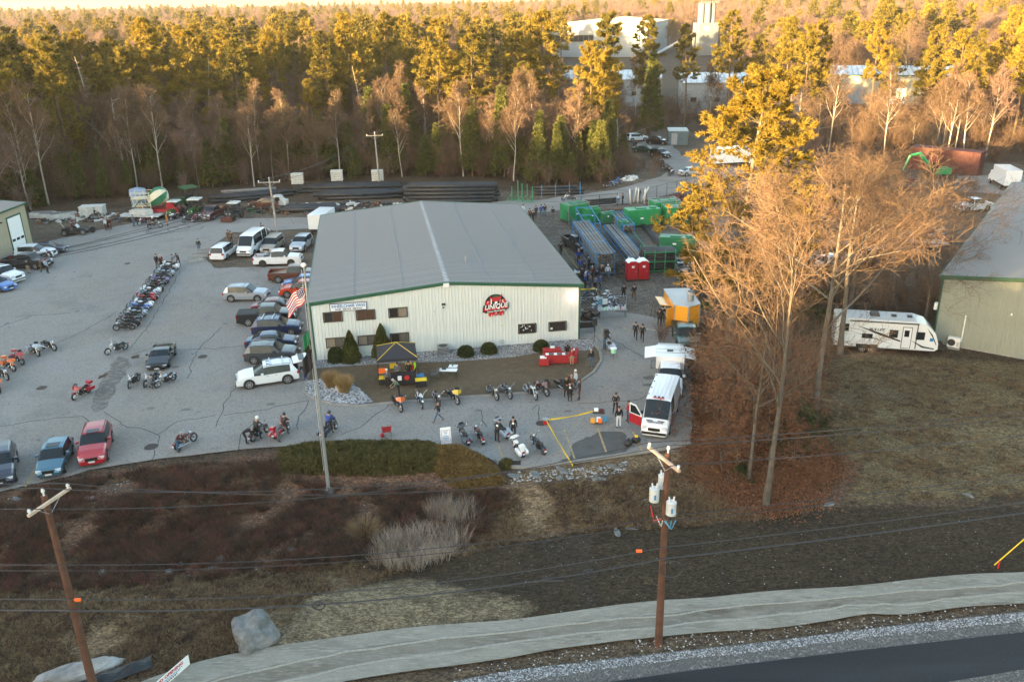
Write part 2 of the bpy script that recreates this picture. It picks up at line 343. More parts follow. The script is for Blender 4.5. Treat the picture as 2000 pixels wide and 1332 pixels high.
def lerp_line(a,b,t):
 out=[]
 for i in range(40):
  u=i/39
  def at(l):
   k=u*(len(l)-1);j=min(int(k),len(l)-2);return[l[j][q]+(l[j+1][q]-l[j][q])*(k-j)for q in(0,1)]
  p,q=at(a),at(b);out.append((p[0]+(q[0]-p[0])*t,p[1]+(q[1]-p[1])*t+1.5*math.sin(i*.9+t*7)))
 return out
for k,(t0,t1,dz)in enumerate(((.0,.42,.10),(.34,.74,.115),(.66,1.0,.13))):
 sheet('erosion_netting',PP(*(lerp_line(net_up,net_lo,t0)+lerp_line(net_up,net_lo,t1)[::-1])),dz,M('netting' if k!=1 else 'netting_worn'),1.5)
def ridge(name,pxs,wd,ht,m,n=8,jit=0.0):
 """a low raised fold, crack or kerb along ground pixels"""
 mb=MB();pts=[P(*p)for p in pxs];fine=[]
 for a,b in zip(pts,pts[1:]):
  k=max(1,int((b-a).length/0.7))
  for i in range(k):fine.append(a.lerp(b,i/k)+Vector((jit*(rnd.random()-.5),jit*(rnd.random()-.5),0)))
 fine.append(pts[-1]);vs=[]
 for i,p in enumerate(fine):
  d=(fine[min(i+1,len(fine)-1)]-fine[max(0,i-1)]);d.z=0;d.normalize();s_=Vector((-d.y,d.x,0));z=terrain(p.x,p.y)
  ww=wd*(1+(.5*jit*rnd.random()*4 if jit else 0))
  for o_,h_ in((-ww,0.0),(-ww*.7,ht),(ww*.7,ht),(ww,0.0)):q=p+s_*o_;vs.append((q.x,q.y,z+h_))
 fs=[(i*4+j,i*4+j+1,i*4+j+5,i*4+j+4)for i in range(len(fine)-1)for j in range(3)]
 fs+=[(0,3,2,1),tuple(len(vs)-4+j for j in range(4))]
 mb.add(vs,fs);o=mb.obj(name,m);o['kind']='structure';return o
mat('net_fold',(.29,.275,.235),.9,var=.2,scale=8)
for t in(.38,.70):ridge('netting_fold',lerp_line(net_up,net_lo,t),.065,.145,M('net_fold'),jit=.18)
gr_up=[(600,1400),(866,1336),(1000,1310),(1200,1287),(1350,1270),(1500,1254),(1700,1228),(2000,1195),(2400,1150)]
rd_up=[(900,1400),(1195,1334),(1350,1312),(1500,1294),(1700,1270),(2000,1237),(2400,1194)]
rd_lo=[(1500,1400),(1700,1356),(1857,1334),(2000,1310),(2400,1245)]
sheet('gravel_shoulder',PP(*(gr_up+[(x,y+6)for x,y in rd_up[::-1]])),.07,M('gravel_shoulder'),1.5)
sheet('road',PP(*([(x,y)for x,y in rd_up]+[(2600,1250),(2600,1500),(900,1500)])),.11,M('new_asphalt'))
sheet('road_edge_gravel',PP(*(rd_lo+[(2400,1330),(1800,1420)])),.12,M('gravel_shoulder'))
island=[(598,745),(594,765),(610,779),(650,790),(700,795),(760,789),(900,778),(1040,768),(1100,762),(1130,750),(1160,728),(1175,705),(1172,688),(1160,672),(1148,663)]
sheet('lawn_island',PP((615,704),(600,725),*island,(1131,663)),.10,M('dry_lawn'),4)
sheet('gravel_bed',PP((615,706),(612,722),(700,716),(760,712),(900,708),(1000,700),(1060,690),(1155,686),(1163,676),(1148,665),(1131,664)),.12,M('stone_bed'),2)
sheet('stone_bed_ground',PP((600,747),(597,765),(612,777),(652,788),(700,792),(729,787),(690,752),(640,741)),.12,M('stone_bed'),2)
ridge('kerb',[(606,722)]+island,.16,.17,M('kerb_stone'))
ridge('kerb',[(968,898),(975,906),(992,913),(1030,914),(1100,906),(1200,892),(1290,879),(1348,867)],.15,.16,M('kerb_stone'))
ridge('kerb',[(600,724),(606,712)],.15,.17,M('kerb_stone'))
sheet('wet_patch',WB(PP((1085,905),(1110,895),(1125,880),(1120,868),(1145,855),(1180,842),(1215,845),(1232,865),(1222,885),(1200,889),(1120,903)),.4,.35,1.5,12),.066,M('wet_asphalt'))
sheet('wet_patch',WB(PP((1253,738),(1275,734),(1280,742),(1262,743)),.3,.15,2,13),.066,M('wet_asphalt'))
sheet('wet_patch',WB(PP((1253,752),(1276,749),(1276,756),(1256,755)),.3,.15,2,14),.066,M('wet_asphalt'))
sheet('broken_asphalt_strip',WB(PP((232,697),(252,702),(256,716),(236,745),(222,770),(205,800),(184,806),(180,790),(188,765),(205,735),(222,708)),.6,.4,1.2,15),.066,M('broken_asphalt'))
sheet('lot_patch',WB(PP((193,735),(212,730),(205,738),(193,741)),.4,.2,1.5,16),.072,M('basin_weeds'))
sheet('lot_patch',WB(PP((256,698),(275,692),(272,700),(258,702)),.4,.2,1.5,17),.072,M('basin_weeds'))
sheet('rear_lane',PP((1870,345),(2100,340),(2100,395),(1860,372)),.06,M('gravel_road'),5)
mat('crack_tar',(.05,.047,.043),.8)
for c in([(0,833),(40,828),(110,818),(160,815),(185,838)],[(200,806),(225,818),(250,835),(290,842),(310,853),(308,868),(298,898)],[(256,695),(300,680),(345,684),(420,682),(482,675)],
    [(258,680),(290,635),(325,580),(352,530)],[(472,738),(440,790),(422,835)],[(432,640),(400,670),(384,690),(366,740)],[(440,812),(520,800),(603,783)],[(578,842),(590,805),(603,783)],
    [(665,852),(700,838),(760,792)],[(310,850),(345,825),(420,812)],[(0,640),(60,618),(140,612)],[(1040,800),(1052,790),(1054,815),(1052,826)],[(1120,500),(1160,560)],
    [(1180,655),(1260,700),(1290,702)],[(940,805),(945,823),(952,835)],[(1352,735),(1235,785),(1130,790)],[(462,880),(470,850),(505,820)],[(0,700),(70,690),(160,650),(230,610)]):
 o=ridge('pavement_crack',c,.035,.068,M('crack_tar'),jit=.3)
mat('line_yellow',(.36,.25,.12),.8,var=.35,scale=5);mat('line_white',(.45,.44,.42),.8,var=.3,scale=5)
def stripe(px1,px2,wd,m,name='parking_line'):
 a,b=P(*px1),P(*px2);d=(b-a).xy.normalized();s_=Vector((-d.y,d.x))*wd/2
 pl=[(a.xy+s_)[:],(a.xy-s_)[:],(b.xy-s_)[:],(b.xy+s_)[:]];sheet(name,pl,.0705,m)
for a,b in(((973,868),(982,893)),((1038,845),(1041,858)),((1102,840),(1124,902)),((1167,837),(1184,884)),((1236,845),(1255,885)),((73,908),(50,952)),((1168,632),(1177,648)),((1225,630),(1300,652)),((1215,640),(1240,650))):
 stripe(a,b,.13,M('line_yellow'))
stripe((1250,642),(1330,655),.12,M('line_white'))
mat('iron_cover',(.065,.05,.042),.7,metal=.3,var=.3,scale=10)
for p,r_ in(((296,874),.5),((1057,828),.42),((396,698),.42),((82,759),.42),((249,516),.35)):
 c=P(*p);mb=MB();mb.cyl((0,0,.06),(0,0,.082),r_,20,0);mb.cyl((0,0,.055),(0,0,.074),r_*1.18,20,1)
 for k in range(-3,4):mb.box(-r_*.8,r_*.8,k*r_*.25-.02,k*r_*.25+.02,.082,.09)
 o=mb.obj('manhole_cover',[M('iron_cover'),M('kerb_stone')]);o.location=c
 tag(o,{296:'rusty round manhole cover in front of the red car',1057:'rusty round manhole cover beside the taped bucket',396:'rusty round manhole cover right of the black sports car',82:'round manhole cover between the orange motorcycles and the blue car',249:'small round drain cover near the far end of the motorcycle row'}[p[0]],'manhole cover')
c=P(1003,907);mb=MB()
for k in range(9):mb.box(-.45,.45,-.4+k*.09,-.36+k*.09,.06,.10)
mb.box(-.5,-.45,-.45,.45,.05,.10);mb.box(.45,.5,-.45,.45,.05,.10)
tag(mb.obj('drain_grate',M('iron_cover')),'rusty slotted storm drain grate at the kerb corner','drain').location=c
mat('tyre_mark',(.11,.103,.097),.85)
for c,r_ in(((330,448),1.9),((362,447),1.6),((318,452),1.5)):
 q=P(*c);a0=rnd.random()*6;o=MB();n=30
 for k in range(n):
  a,b=a0+5.3*k/n,a0+5.3*(k+1)/n;f=lambda t,rr:(q.x+rr*1.5*math.cos(t),q.y+rr*1.3*math.sin(t),.071)
  o.quad(f(a,r_-.06),f(a,r_+.06),f(b,r_+.06),f(b,r_-.06))
 o.obj('tyre_mark',M('tyre_mark'))['kind']='structure'
mat('oil_stain',(.12,.112,.104),.7)
for i in range(46):
 x,y=rnd.uniform(-30,5),rnd.uniform(60,112);q=Vector((x,y));r_=rnd.uniform(.12,.45)
 if inside(lot_edge,x,y)and not(-19<x<12 and 66<y<110):sheet('oil_stain',wobble([(x+r_*math.cos(a*.9),y+r_*.7*math.sin(a*.9))for a in range(7)],.2,.12,3,i),.0725,M('oil_stain'))
# ================================================================== BUILDINGS
mat('wall_sage',(.60,.635,.615),.55,var=.05,scale=.6);tree_mat('roof_grey_dark',(.19,.20,.215),(.27,.28,.295),.5,scale=.35);tree_mat('roof_grey',(.33,.34,.355),(.46,.465,.47),.5,scale=.35)
mat('roof_rib',(.17,.18,.19),.5);mat('trim_green',(.018,.085,.05),.45);mat('frame_bronze',(.055,.045,.035),.5);mat('white_paint',(.78,.78,.76),.5)
mat('curtain_beige',(.30,.23,.16),.8,var=.25,scale=4);mat('dark_inside',(.03,.022,.018),.8);mat('inside_brown',(.11,.05,.03),.8,var=.4,scale=3)
mat('glass_dark',(.02,.025,.03),.08,spec=.6);mat('concrete',(.30,.29,.27),.9,var=.2,scale=3)
mat('grey_metal',(.33,.34,.35),.5,metal=.4,var=.1);mat('dark_metal',(.04,.04,.042),.5,metal=.3);mat('black_plastic',(.016,.016,.018),.5)
mat('wall_green_grey',(.27,.29,.245),.6,var=.07,scale=.5);mat('wall_tan',(.37,.33,.24),.6,var=.08,scale=.6);mat('roof_pale',(.50,.50,.49),.5,var=.12,scale=.3)
mat('wall_pale_grey',(.25,.28,.30),.6,var=.1,scale=.2);mat('roof_white',(.42,.44,.46),.5,var=.15,scale=.3);mat('wall_bluegrey',(.10,.14,.155),.6,var=.12,scale=1)
mat('rust_red',(.075,.018,.014),.7,var=.3,scale=1.5);mat('sign_white',(.80,.80,.79),.5);mat('sign_blue',(.02,.17,.42),.5);mat('sign_navy',(.025,.025,.09),.5)
mat('logo_red',(.50,.015,.02),.5);mat('logo_black',(.012,.011,.012),.5);mat('lamp_glow',(1,.8,.7),.5,emis=(1,.72,.60),estr=1.6)
def wall_panel_mesh(w,z0,za,zb,m,rib=.03,pitch=.3,key=None):
 """vertical ribbed sheet in the xz plane facing -y, top sloping from za to zb"""
 mb=MB();n=max(1,round(w/pitch));e=.004
 top=lambda x:za+(zb-za)*x/w
 x=0;pts=[(e,0)]
 for i in range(n):
  c=(i+.5)*w/n;pts+=[(c-.045,0),(c-.02,-rib),(c+.02,-rib),(c+.045,0)]
 pts.append((w-e,0));vs=[]
 for px_,py_ in pts:vs+=[(px_,py_,z0),(px_,py_,top(px_))]
 mb.add(vs,[(2*i,2*i+2,2*i+3,2*i+1)for i in range(len(pts)-1)])
 return mb.mesh('wall_panel',m)
def roof_panel_mesh(w,L,rise,m,thick=.05):
 """sheet w wide (y), L long (x from eave at 0 up to ridge at L)"""
 mb=MB();n=2;pts=[(.004,0)]
 for i in range(n):
  c=(i+.5)*w/n;pts+=[(c-.09,0),(c-.04,.09),(c+.04,.09),(c+.09,0)]
 pts.append((w-.004,0));vs=[]
 for py_,pz_ in pts:vs+=[(0,py_,pz_),(L,py_,rise+pz_)]
 mb.add(vs,[(2*i,2*i+1,2*i+3,2*i+2)for i in range(len(pts)-1)])
 me=mb.mesh('roof_panel',[m,M('roof_rib')]);me.polygons.foreach_set('material_index',[1 if i%4 in(1,2,3)else 0 for i in range(len(me.polygons))]);return me
def metal_building(root,W,L,eave,rise,wallm,roofm,trimm,gable='front',pw=.9,pitch=.3,fascia=.28):
 """gable='front': ridge runs along y, gable wall in front; 'side': ridge along x"""
 zt=lambda x:eave+rise*(1-abs(x-W/2)/(W/2))
 mb=MB()
 if gable=='front':
  mb.prism([(.1,0),(W-.1,0),(W-.1,eave-.06),(W/2,eave+rise-.06),(.1,eave-.06)],.08,L-.08)
 else:
  s_=[(.08,0),(L-.08,0),(L-.08,eave-.06),(L/2,eave+rise-.06),(.08,eave-.06)]
  n=5;vs=[(.1,p[0],p[1])for p in s_]+[(W-.1,p[0],p[1])for p in s_]
  mb.add(vs,[tuple(range(n-1,-1,-1)),tuple(range(n,2*n))]+[(i,(i+1)%n,(i+1)%n+n,i+n)for i in range(n)])
 mb.obj('inner_wall',wallm,root)
 n=round(W/pw);a=W/n
 cache={}
 def panels(count,wd,topf,origin,rz,b0=0.12):
  for i in range(count):
   k=(round(wd,3),round(topf(i*wd),3),round(topf((i+1)*wd),3))
   if k not in cache:cache[k]=wall_panel_mesh(wd,b0,k[1],k[2],wallm,pitch=pitch)
   o=link('wall_panel',cache[k],root);o.location=origin+Matrix.Rotation(rz,3,'Z')@Vector((i*wd,0,0));o.rotation_euler=(0,0,rz)
 m_=round(L/pw);b_=L/m_
 if gable=='front':
  panels(n,a,zt,Vector((0,0,0)),0);panels(n,a,lambda x:zt(W-x),Vector((W,L,0)),math.pi)
  panels(m_,b_,lambda x:eave,Vector((0,L,0)),-math.pi/2);panels(m_,b_,lambda x:eave,Vector((W,0,0)),math.pi/2)
  rl=W/2+.25;rms=[roof_panel_mesh(b_,rl,rise*rl/(W/2),q_)for q_ in(roofm,M('roof_grey_dark')if roofm.name=='roof_grey' else roofm)];z0=eave-rise*.25/(W/2)+.03
  for i in range(m_):
   rm=rms[i%2];o=link('roof_panel',rm,root);o.location=(-.25,i*b_,z0)
   o=link('roof_panel',rm,root);o.location=(W+.25,(i+1)*b_,z0);o.rotation_euler=(0,0,math.pi)
  mb=MB();mb.prism([(W/2-.25,eave+rise+.03),(W/2,eave+rise+.09),(W/2+.25,eave+rise+.03)],-.1,L+.1);mb.obj('ridge_cap',roofm,root)
  f=fascia
  for y in(-.16,L+.04):
   mb=MB();mb.prism([(-.28,z0-f+.04),(-.28,z0+.08),(W/2,eave+rise+.12),(W/2,eave+rise+.12-f)],y,y+.12);mb.obj('rake_trim',trimm,root)
   mb=MB();mb.prism([(W/2,eave+rise+.12-f),(W/2,eave+rise+.12),(W+.28,z0+.08),(W+.28,z0-f+.04)],y,y+.12);mb.obj('rake_trim',trimm,root)
  for x in(-.36,W+.26):
   mb=MB();mb.box(x,x+.10,-.16,L+.16,z0-.12,z0+.04);mb.obj('gutter',trimm,root)
 else:
  zy=lambda y:eave+rise*(1-abs(y-L/2)/(L/2))
  panels(n,a,lambda x:eave,Vector((0,0,0)),0);panels(n,a,lambda x:eave,Vector((W,L,0)),math.pi)
  panels(m_,b_,lambda x:zy(L-x),Vector((0,L,0)),-math.pi/2);panels(m_,b_,zy,Vector((W,0,0)),math.pi/2)
  rl=L/2+.25;rm=roof_panel_mesh(a,rl,rise*rl/(L/2),roofm);z0=eave-rise*.25/(L/2)+.03
  for i in range(n):
   o=link('roof_panel',rm,root);o.location=((i+1)*a,-.25,z0);o.rotation_euler=(0,0,math.pi/2)
   o=link('roof_panel',rm,root);o.location=(i*a,L+.25,z0);o.rotation_euler=(0,0,-math.pi/2)
  mb=MB();mb.box(-.16,W+.16,-.36,-.26,z0-.16,z0+.06);mb.obj('gutter',trimm,root);mb=MB();mb.box(-.16,W+.16,L+.26,L+.36,z0-.16,z0+.06);mb.obj('gutter',trimm,root)
  f=fascia*.7
  for x in(-.16,W+.04):
   for s_ in([(-.3,z0-f),(-.3,z0+.07),(L/2,eave+rise+.1),(L/2,eave+rise+.1-f)],[(L/2,eave+rise+.1-f),(L/2,eave+rise+.1),(L+.3,z0+.07),(L+.3,z0-f)]):
    mb=MB();vs=[(x,p[0],p[1])for p in s_]+[(x+.12,p[0],p[1])for p in s_]
    mb.add(vs,[(3,2,1,0),(4,5,6,7),(0,1,5,4),(1,2,6,5),(2,3,7,6),(3,0,4,7)]);mb.obj('rake_trim',trimm,root)
 mb=MB();c=.14
 for x,y in((-.05,-.05),(W-c+.05,-.05),(-.05,L-c+.05),(W-c+.05,L-c+.05)):mb=MB();mb.box(x,x+c,y,y+c,0.1,eave);mb.obj('corner_trim',trimm,root)
 mb=MB();mb.box(-.03,W+.03,-.03,L+.03,-.3,.12);mb.obj('foundation',M('concrete'),root)
A0=P(617,706);HB=R(9.2);WB_,LB_,EV=24.3,33.7,5.5
bld=thing('warehouse_building','long pale sage metal warehouse with grey ribbed roof and green trim in the middle','warehouse',A0,HB)
metal_building(bld,WB_,LB_,EV,1.05,M('wall_sage'),M('roof_grey'),M('trim_green'))
bmx=Matrix.Translation(A0)@Matrix.Rotation(HB,4,'Z');bmi=bmx.inverted()
def FW(px,py,mi=bmi):
 """local x, z on the front wall plane of a building (local y = 0) seen at the pixel"""
 o=mi@Vector((0,0,CAM_H));d=mi.to_3x3()@(CAMR.to_3x3()@Vector(((px-1000)/FPX,-(py-666)/FPX,-1)))
 t=-o.y/d.y;q=o+d*t;return q.x,q.z
def window(root,x,z,w=1.72,h=.95,panes=('curtain_beige','dark_inside'),fr='frame_bronze'):
 mb=MB();t=.09;y0,y1=-.09,.0
 mb.box(x-w/2,x+w/2,y0,y1,z-h/2,z-h/2+t);mb.box(x-w/2,x+w/2,y0,y1,z+h/2-t,z+h/2)
 mb.box(x-w/2,x-w/2+t,y0,y1,z-h/2+t,z+h/2-t);mb.box(x+w/2-t,x+w/2,y0,y1,z-h/2+t,z+h/2-t)
 if len(panes)>1:mb.box(x-t/2,x+t/2,y0+.02,y1,z-h/2+t,z+h/2-t)
 o=mb.obj('window',M(fr),root)
 k=len(panes);ww=(w-2*t)/k
 for i,p in enumerate(panes):
  xx=x-w/2+t+i*ww;mb=MB();mb.box(xx+.03,xx+ww-.03,-.05,-.035,z-h/2+t,z+h/2-t)
  mb.obj('pane',M(p),o)
mat('pane_beige',(.24,.20,.155),.12,spec=.5);mat('pane_dark',(.03,.027,.028),.12,spec=.5);mat('pane_brown',(.085,.045,.03),.12,spec=.5);mat('pane_grey',(.12,.11,.10),.12,spec=.5)
for(px,py),pn in zip(((650,619),(714,614.8),(777.2,610.3),(655.4,668.8),(717.9,664.1),(780.4,659.4),(1029.6,641.4),(1088.7,636.9)),
      (('pane_dark','pane_brown'),('pane_brown','pane_brown'),('pane_dark','pane_beige'),('pane_beige','pane_grey'),('pane_beige','pane_grey'),('pane_dark','pane_grey'),('pane_dark',),('pane_dark',))):
 x,z=FW(px,py);window(bld,x,z,panes=pn)
x,z=FW(1026,640);mb=MB()
for i in range(14):
 a,b=x-.6+rnd.random()*1.3,z-.3+rnd.random()*.6;s_=.025+.035*rnd.random();mb.box(a-s_,a+s_,-.062,-.055,b-s_,b+s_)
mb.obj('sticker',M('sign_white'),bld)
x,z=FW(1077,641);mb=MB();mb.box(x-.1,x+.1,-.06,-.055,z-.12,z+.08);mb.obj('sticker',M('sign_white'),bld)
x,z=FW(866,594);mb=MB();mb.box(x-.17,x+.17,-.16,-.03,z-.09,z+.09);mb.obj('floodlight',M('frame_bronze'),bld)
mb=MB();mb.box(x-.12,x+.12,-.165,-.16,z-.05,z+.05,0);mb.obj('lamp_lens',M('pane_grey'),bld)
x,z=FW(866,600);mb=MB();mb.box(x-.08,x+.08,-.09,-.03,z-.08,z+.02);mb.obj('alarm_horn',M('frame_bronze'),bld)
x,z=FW(1120,573.5);mb=MB();mb.tube([(x,-.03,z),(x,-.3,z+.05),(x,-.5,z)],.035,6);mb.obj('lamp_arm',M('white_paint'),bld)
mb=MB();mb.ball((x,-.5,z-.03),.2,.14,.1);mb.obj('wall_lamp',M('lamp_glow'),bld)
lp_=bpy.data.lights.new('wall_lamp_light','POINT');lp_.energy=4;lp_.color=(1,.62,.5);lp_.shadow_soft_size=.15;lo=link('wall_lamp_light',lp_,bld);lo.location=(x,-.55,z-.2)
for(px,py)in((846,607),(848,640)):
 x,z=FW(px,py);mb=MB();mb.ball((x,-.1,z),.09,.09,.07,8,4);mb.obj('vent_cap',M('white_paint'),bld)
x,z=FW(981,667);mb=MB();mb.tube([(x+.16*math.cos(a),-.06,z+.16*math.sin(a))for a in[i*.52 for i in range(13)]],.02,4);mb.cyl((x,-.06,z-.16),(x+.02,-.06,z-.7),.02,4);mb.obj('meter',M('grey_metal'),bld)
x,z=FW(980,635.5);mb=MB();mb.box(x-.08,x+.08,-.06,-.035,z-.05,z+.05);mb.obj('small_notice',mat('notice_yellow',(.55,.5,.1)),bld)
x,z=FW(871,555);mb=MB();mb.box(x-.26,x+.26,-.28,-.1,z-.22,z+.14);mb.obj('ridge_box',M('white_paint'),bld)
mb=MB();mb.cyl((WB_/2+2.4,6.5,6.2),(WB_/2+2.4,6.5,7.0),.09,8);mb.obj('vent_pipe',M('grey_metal'),bld)
mb=MB();mb.box(WB_*.56,WB_*.56+.03,3.5,12,6.35,6.42);mb.obj('roof_seam',M('grey_metal'),bld)
for xx in(.16,.34,.66,.84):mb=MB();h_=EV+1.05*(1-abs(xx-.5)*2);mb.box(WB_*xx-.02,WB_*xx+.02,0,LB_,h_+.02,h_+.115);mb.obj('lap_seam',M('roof_grey_dark'),bld)
mb=MB();mb.box(-.09,-.03,6,7,.1,2.3);mb.obj('side_door',M('trim_green'),bld)
x,z=FW(680.2,598.4);q=bmx@Vector((x,-.12,z));sg=thing('wall_sign','white rectangular sign reading WHEELCHAIR VANS on the warehouse wall','sign',q,HB)
mb=MB();mb.box(-1.62,1.62,-.02,.04,-.38,.38);mb.obj('border',M('sign_navy'),sg);mb=MB();mb.box(-1.56,1.56,-.035,-.02,-.32,.32);mb.obj('board',M('sign_white'),sg)
text_obj('lettering','WHEELCHAIR VANS',.40,M('sign_blue'),sg,(0,-.04,.10),(R(90),0,0),sx=.82,bold=.012)
text_obj('lettering','SALES \u00b7 SERVICE \u00b7 RENTALS',.215,M('sign_navy'),sg,(.02,-.04,-.19),(R(90),0,0),sx=.92,bold=.006)
x,z=FW(967.6,595);q=bmx@Vector((x,-.12,z));lg=thing('logo_sign','round red and black emblem sign reading UNIQUE on the warehouse wall','sign',q,HB)
def disc(r,y0,y1,n=28,cx=0,cz=0,a0=0,a1=360):
 return[(cx+r*math.cos(R(a0+(a1-a0)*i/n)),cz+r*math.sin(R(a0+(a1-a0)*i/n)))for i in range(n+(0 if a1-a0==360 else 1))]
mb=MB();mb.prism(disc(.98,0,0,32,0,.05),0,.05);mb.obj('backing_disc',M('logo_black'),lg)
for cx,cz,r_ in((-.68,.22,.25),(.70,.27,.27),(-.45,-.86,.24),(.02,-.82,.2),(.52,-.82,.25)):mb=MB();mb.prism(disc(r_,0,0,14,cx,cz),-.02,0);mb.obj('red_disc',M('logo_red'),lg)
mb=MB();mb.prism([(-.62,.98),(-.4,.72),(.42,.78),(.55,1.05),(.62,.92),(.3,.38),(-.22,.34)],-.03,0);mb.obj('red_crest',M('logo_red'),lg)
mb=MB();mb.prism([(-.12,.12),(.18,.14),(.15,.36),(-.06,.34)],-.045,-.03);mb.prism([(-.46,.1),(-.34,.1),(-.34,.62),(-.44,.62)],-.02,0)
for cx,cz in((-.7,.3),(.66,.38),(.72,.2),(-.4,-.98),(.6,-.95),(.02,-.78)):mb.prism([(cx-.05,cz-.1),(cx,cz-.1),(cx+.05,cz+.1),(cx,cz+.1)],-.035,-.02)
for i in range(6):mb.box(.32+.09*(i%2),.38+.09*(i%2),-.02,-.005,.12+.09*i,.19+.09*i)
mb.obj('white_shapes',M('sign_white'),lg)
mb=MB();mb.prism([(-.3,.78),(-.05,.98),(.2,.98),(.32,.8),(.1,.7)],-.02,-.0);mb.obj('green_shapes',M('trim_green'),lg)
mb=MB();mb.prism([(-1.2,-.62),(-1.12,.02),(1.24,.22),(1.18,-.36),(.86,-.56),(-.9,-.74)],-.05,0);mb.obj('banner_board',M('logo_black'),lg)
mb=MB();mb.prism([(-1.12,-.52),(-1.1,-.3),(1.12,-.12),(1.1,-.34)],-.06,-.05);mb.obj('banner_stripe',M('logo_red'),lg)
text_obj('lettering','UNIQUE',.62,M('sign_white'),lg,(.02,-.065,-.12),(R(90),R(-4.5),0),sx=.92,shear=.3,bold=.015)
text_obj('lettering','Custom Motorsports',.2,M('sign_white'),lg,(.0,-.065,-.545),(R(90),R(-4.5),0),sx=.95,shear=.3,bold=.006)
def condenser(q,rz,label,size=(1.0,.5,.75),legs=0,top=False):
 t=thing('air_conditioner',label,'air conditioner',q,rz);a,b,c=size
 mb=MB();mb.box(-a/2,a/2,-b/2,b/2,legs+.06,c+legs);mb.obj('casing',M('white_paint')if not top else M('grey_metal'),t)
 mb=MB();mb.box(-a/2-.05,a/2+.05,-b/2-.05,b/2+.05,0,.06);mb.obj('pad',M('concrete'),t)
 mb=MB()
 if top:
  mb.cyl((0,0,c+legs),(0,0,c+legs+.03),b*.42,16)
  for k in range(5):mb.box(-a/2-.012,-a/2,-b/2,b/2,.15+k*.13,.2+k*.13);mb.box(-a/2,a/2,-b/2-.012,-b/2,.15+k*.13,.2+k*.13)
 else:
  mb.cyl((-a*.18,-b/2-.015,c*.52+legs),(-a*.18,-b/2,c*.52+legs),c*.34,18)
  for k in range(4):mb.box(a*.22,a*.46,-b/2-.012,-b/2,.2+legs+k*.12,.24+legs+k*.12)
 mb.obj('fan_grille',M('dark_metal'),t);return t
condenser(P(866,691),HB,'square grey condenser unit on the stones below the warehouse wall',(.95,.9,.8),top=True)
B0=P(1821,669);B1=P(2000,702);hb=heading(B0,B1)
b2=thing('metal_building','green-grey ribbed metal building cut off by the right edge','building',B0,hb)
b2m=(Matrix.Translation(B0)@Matrix.Rotation(hb,4,'Z'));b2i=b2m.inverted();xe,ze=FW(1842,537,b2i);xf,zf=FW(2000,543,b2i);qr=b2i@P(1932,352,ze)
metal_building(b2,34.0,min(60,max(25,qr.y)),ze-.1,max(.4,(zf-ze)/(xf-xe)*17.0),M('wall_green_grey'),M('roof_grey'),M('trim_green'),pw=.75,pitch=.25,fascia=.35)
x,z=FW(1829,596,b2i);mb=MB();mb.box(x-.12,x+.12,-.45,-.03,z-.3,z+.3);mb.obj('electric_box',M('white_paint'),b2)
x,z=FW(1976,614,b2i);mb=MB();mb.box(x-.06,x+.06,-.12,-.03,z-.1,z+.1);mb.obj('wall_lamp',M('white_paint'),b2)
x,_=FW(1870,640,b2i);q=b2m@Vector((x,-.55,0));ac=condenser(q,hb,'white split air conditioner unit by the green-grey building wall',(1.0,.42,.95),legs=.12)
x,z=FW(1884,632,b2i);mb=MB();mb.box(x-.05,x+.05,-.12,-.035,.6,3.1);mb.obj('pipe_cover',M('white_paint'),b2)
C0=P(65,475);C1=P(24,494);hc=heading(C1,C0)
b3=thing('garage_building','tan metal garage with a tall white overhead door at the left edge','garage',C0-(C0-C1).normalized()*24.0,hc)
metal_building(b3,24.0,22.0,5.6,.9,M('wall_tan'),M('roof_pale'),M('trim_green'),gable='side',pw=.9,pitch=.3)
b3i=(Matrix.Translation(b3.location)@Matrix.Rotation(hc,4,'Z')).inverted()
xa,_=FW(51,478,b3i);xb,_=FW(27,490,b3i);xa,xb=max(xa,xb),min(xa,xb)
mb=MB();mb.box(xb-.18,xb,-.1,-.03,.1,4.4);mb.box(xa,xa+.18,-.1,-.03,.1,4.4);mb.box(xb-.18,xa+.18,-.1,-.03,4.4,4.6);mb.obj('door_frame',M('trim_green'),b3)
dr=MB();dr.box(xb,xa,-.05,-.034,.1,4.4);dr=dr.obj('overhead_door',M('sign_white'),b3)
for k in range(8):
 mb=MB();mb.box(xb+.02,xa-.02,-.075,-.05,.12+k*.535,.12+k*.535+.515);mb.obj('door_panel',M('sign_white'),dr)
for k in range(3):
 c=xb+(xa-xb)*(k+.5)/3;mb=MB();mb.box(c-(xa-xb)*.12,c+(xa-xb)*.12,-.085,-.076,1.28,1.62);mb.obj('pane',M('glass_dark'),dr)
mb=MB();mb.box(xb-1.5,xb-1.3,-.25,-.03,4.2,4.35);mb.box(xb-2.6,xb-2.3,-.4,-.03,4.1,4.3);mb.obj('wall_lamp',M('dark_metal'),b3)
def far_building(name,label,cat,pa,pb,depth,eave,rise,wm,rm,tm,gable,doors=0,win=0):
 a,b=P(*pa),P(*pb);W=(b-a).length;t=thing(name,label,cat,a,heading(a,b))
 metal_building(t,W,depth,eave,rise,M(wm),M(rm),M(tm),gable=gable,pw=max(3.0,W/22),pitch=1.0,fascia=.8)
 for k in range(doors):
  x=W*(k+.6)/(doors+.2);mb=MB();mb.box(x-2,x+2,-.16,-.05,.1,4.6);mb.obj('door',M('sign_white' if k%2 else 'wall_pale_grey'),t)
 for k in range(win):
  x=W*(k+.5)/win;mb=MB();mb.box(x-.8,x+.8,-.16,-.05,3,4.2);f=mb.obj('window',M('frame_bronze'),t);mb=MB();mb.box(x-.7,x+.7,-.18,-.16,3.1,4.1);mb.obj('pane',M('pane_dark'),f)
 return t
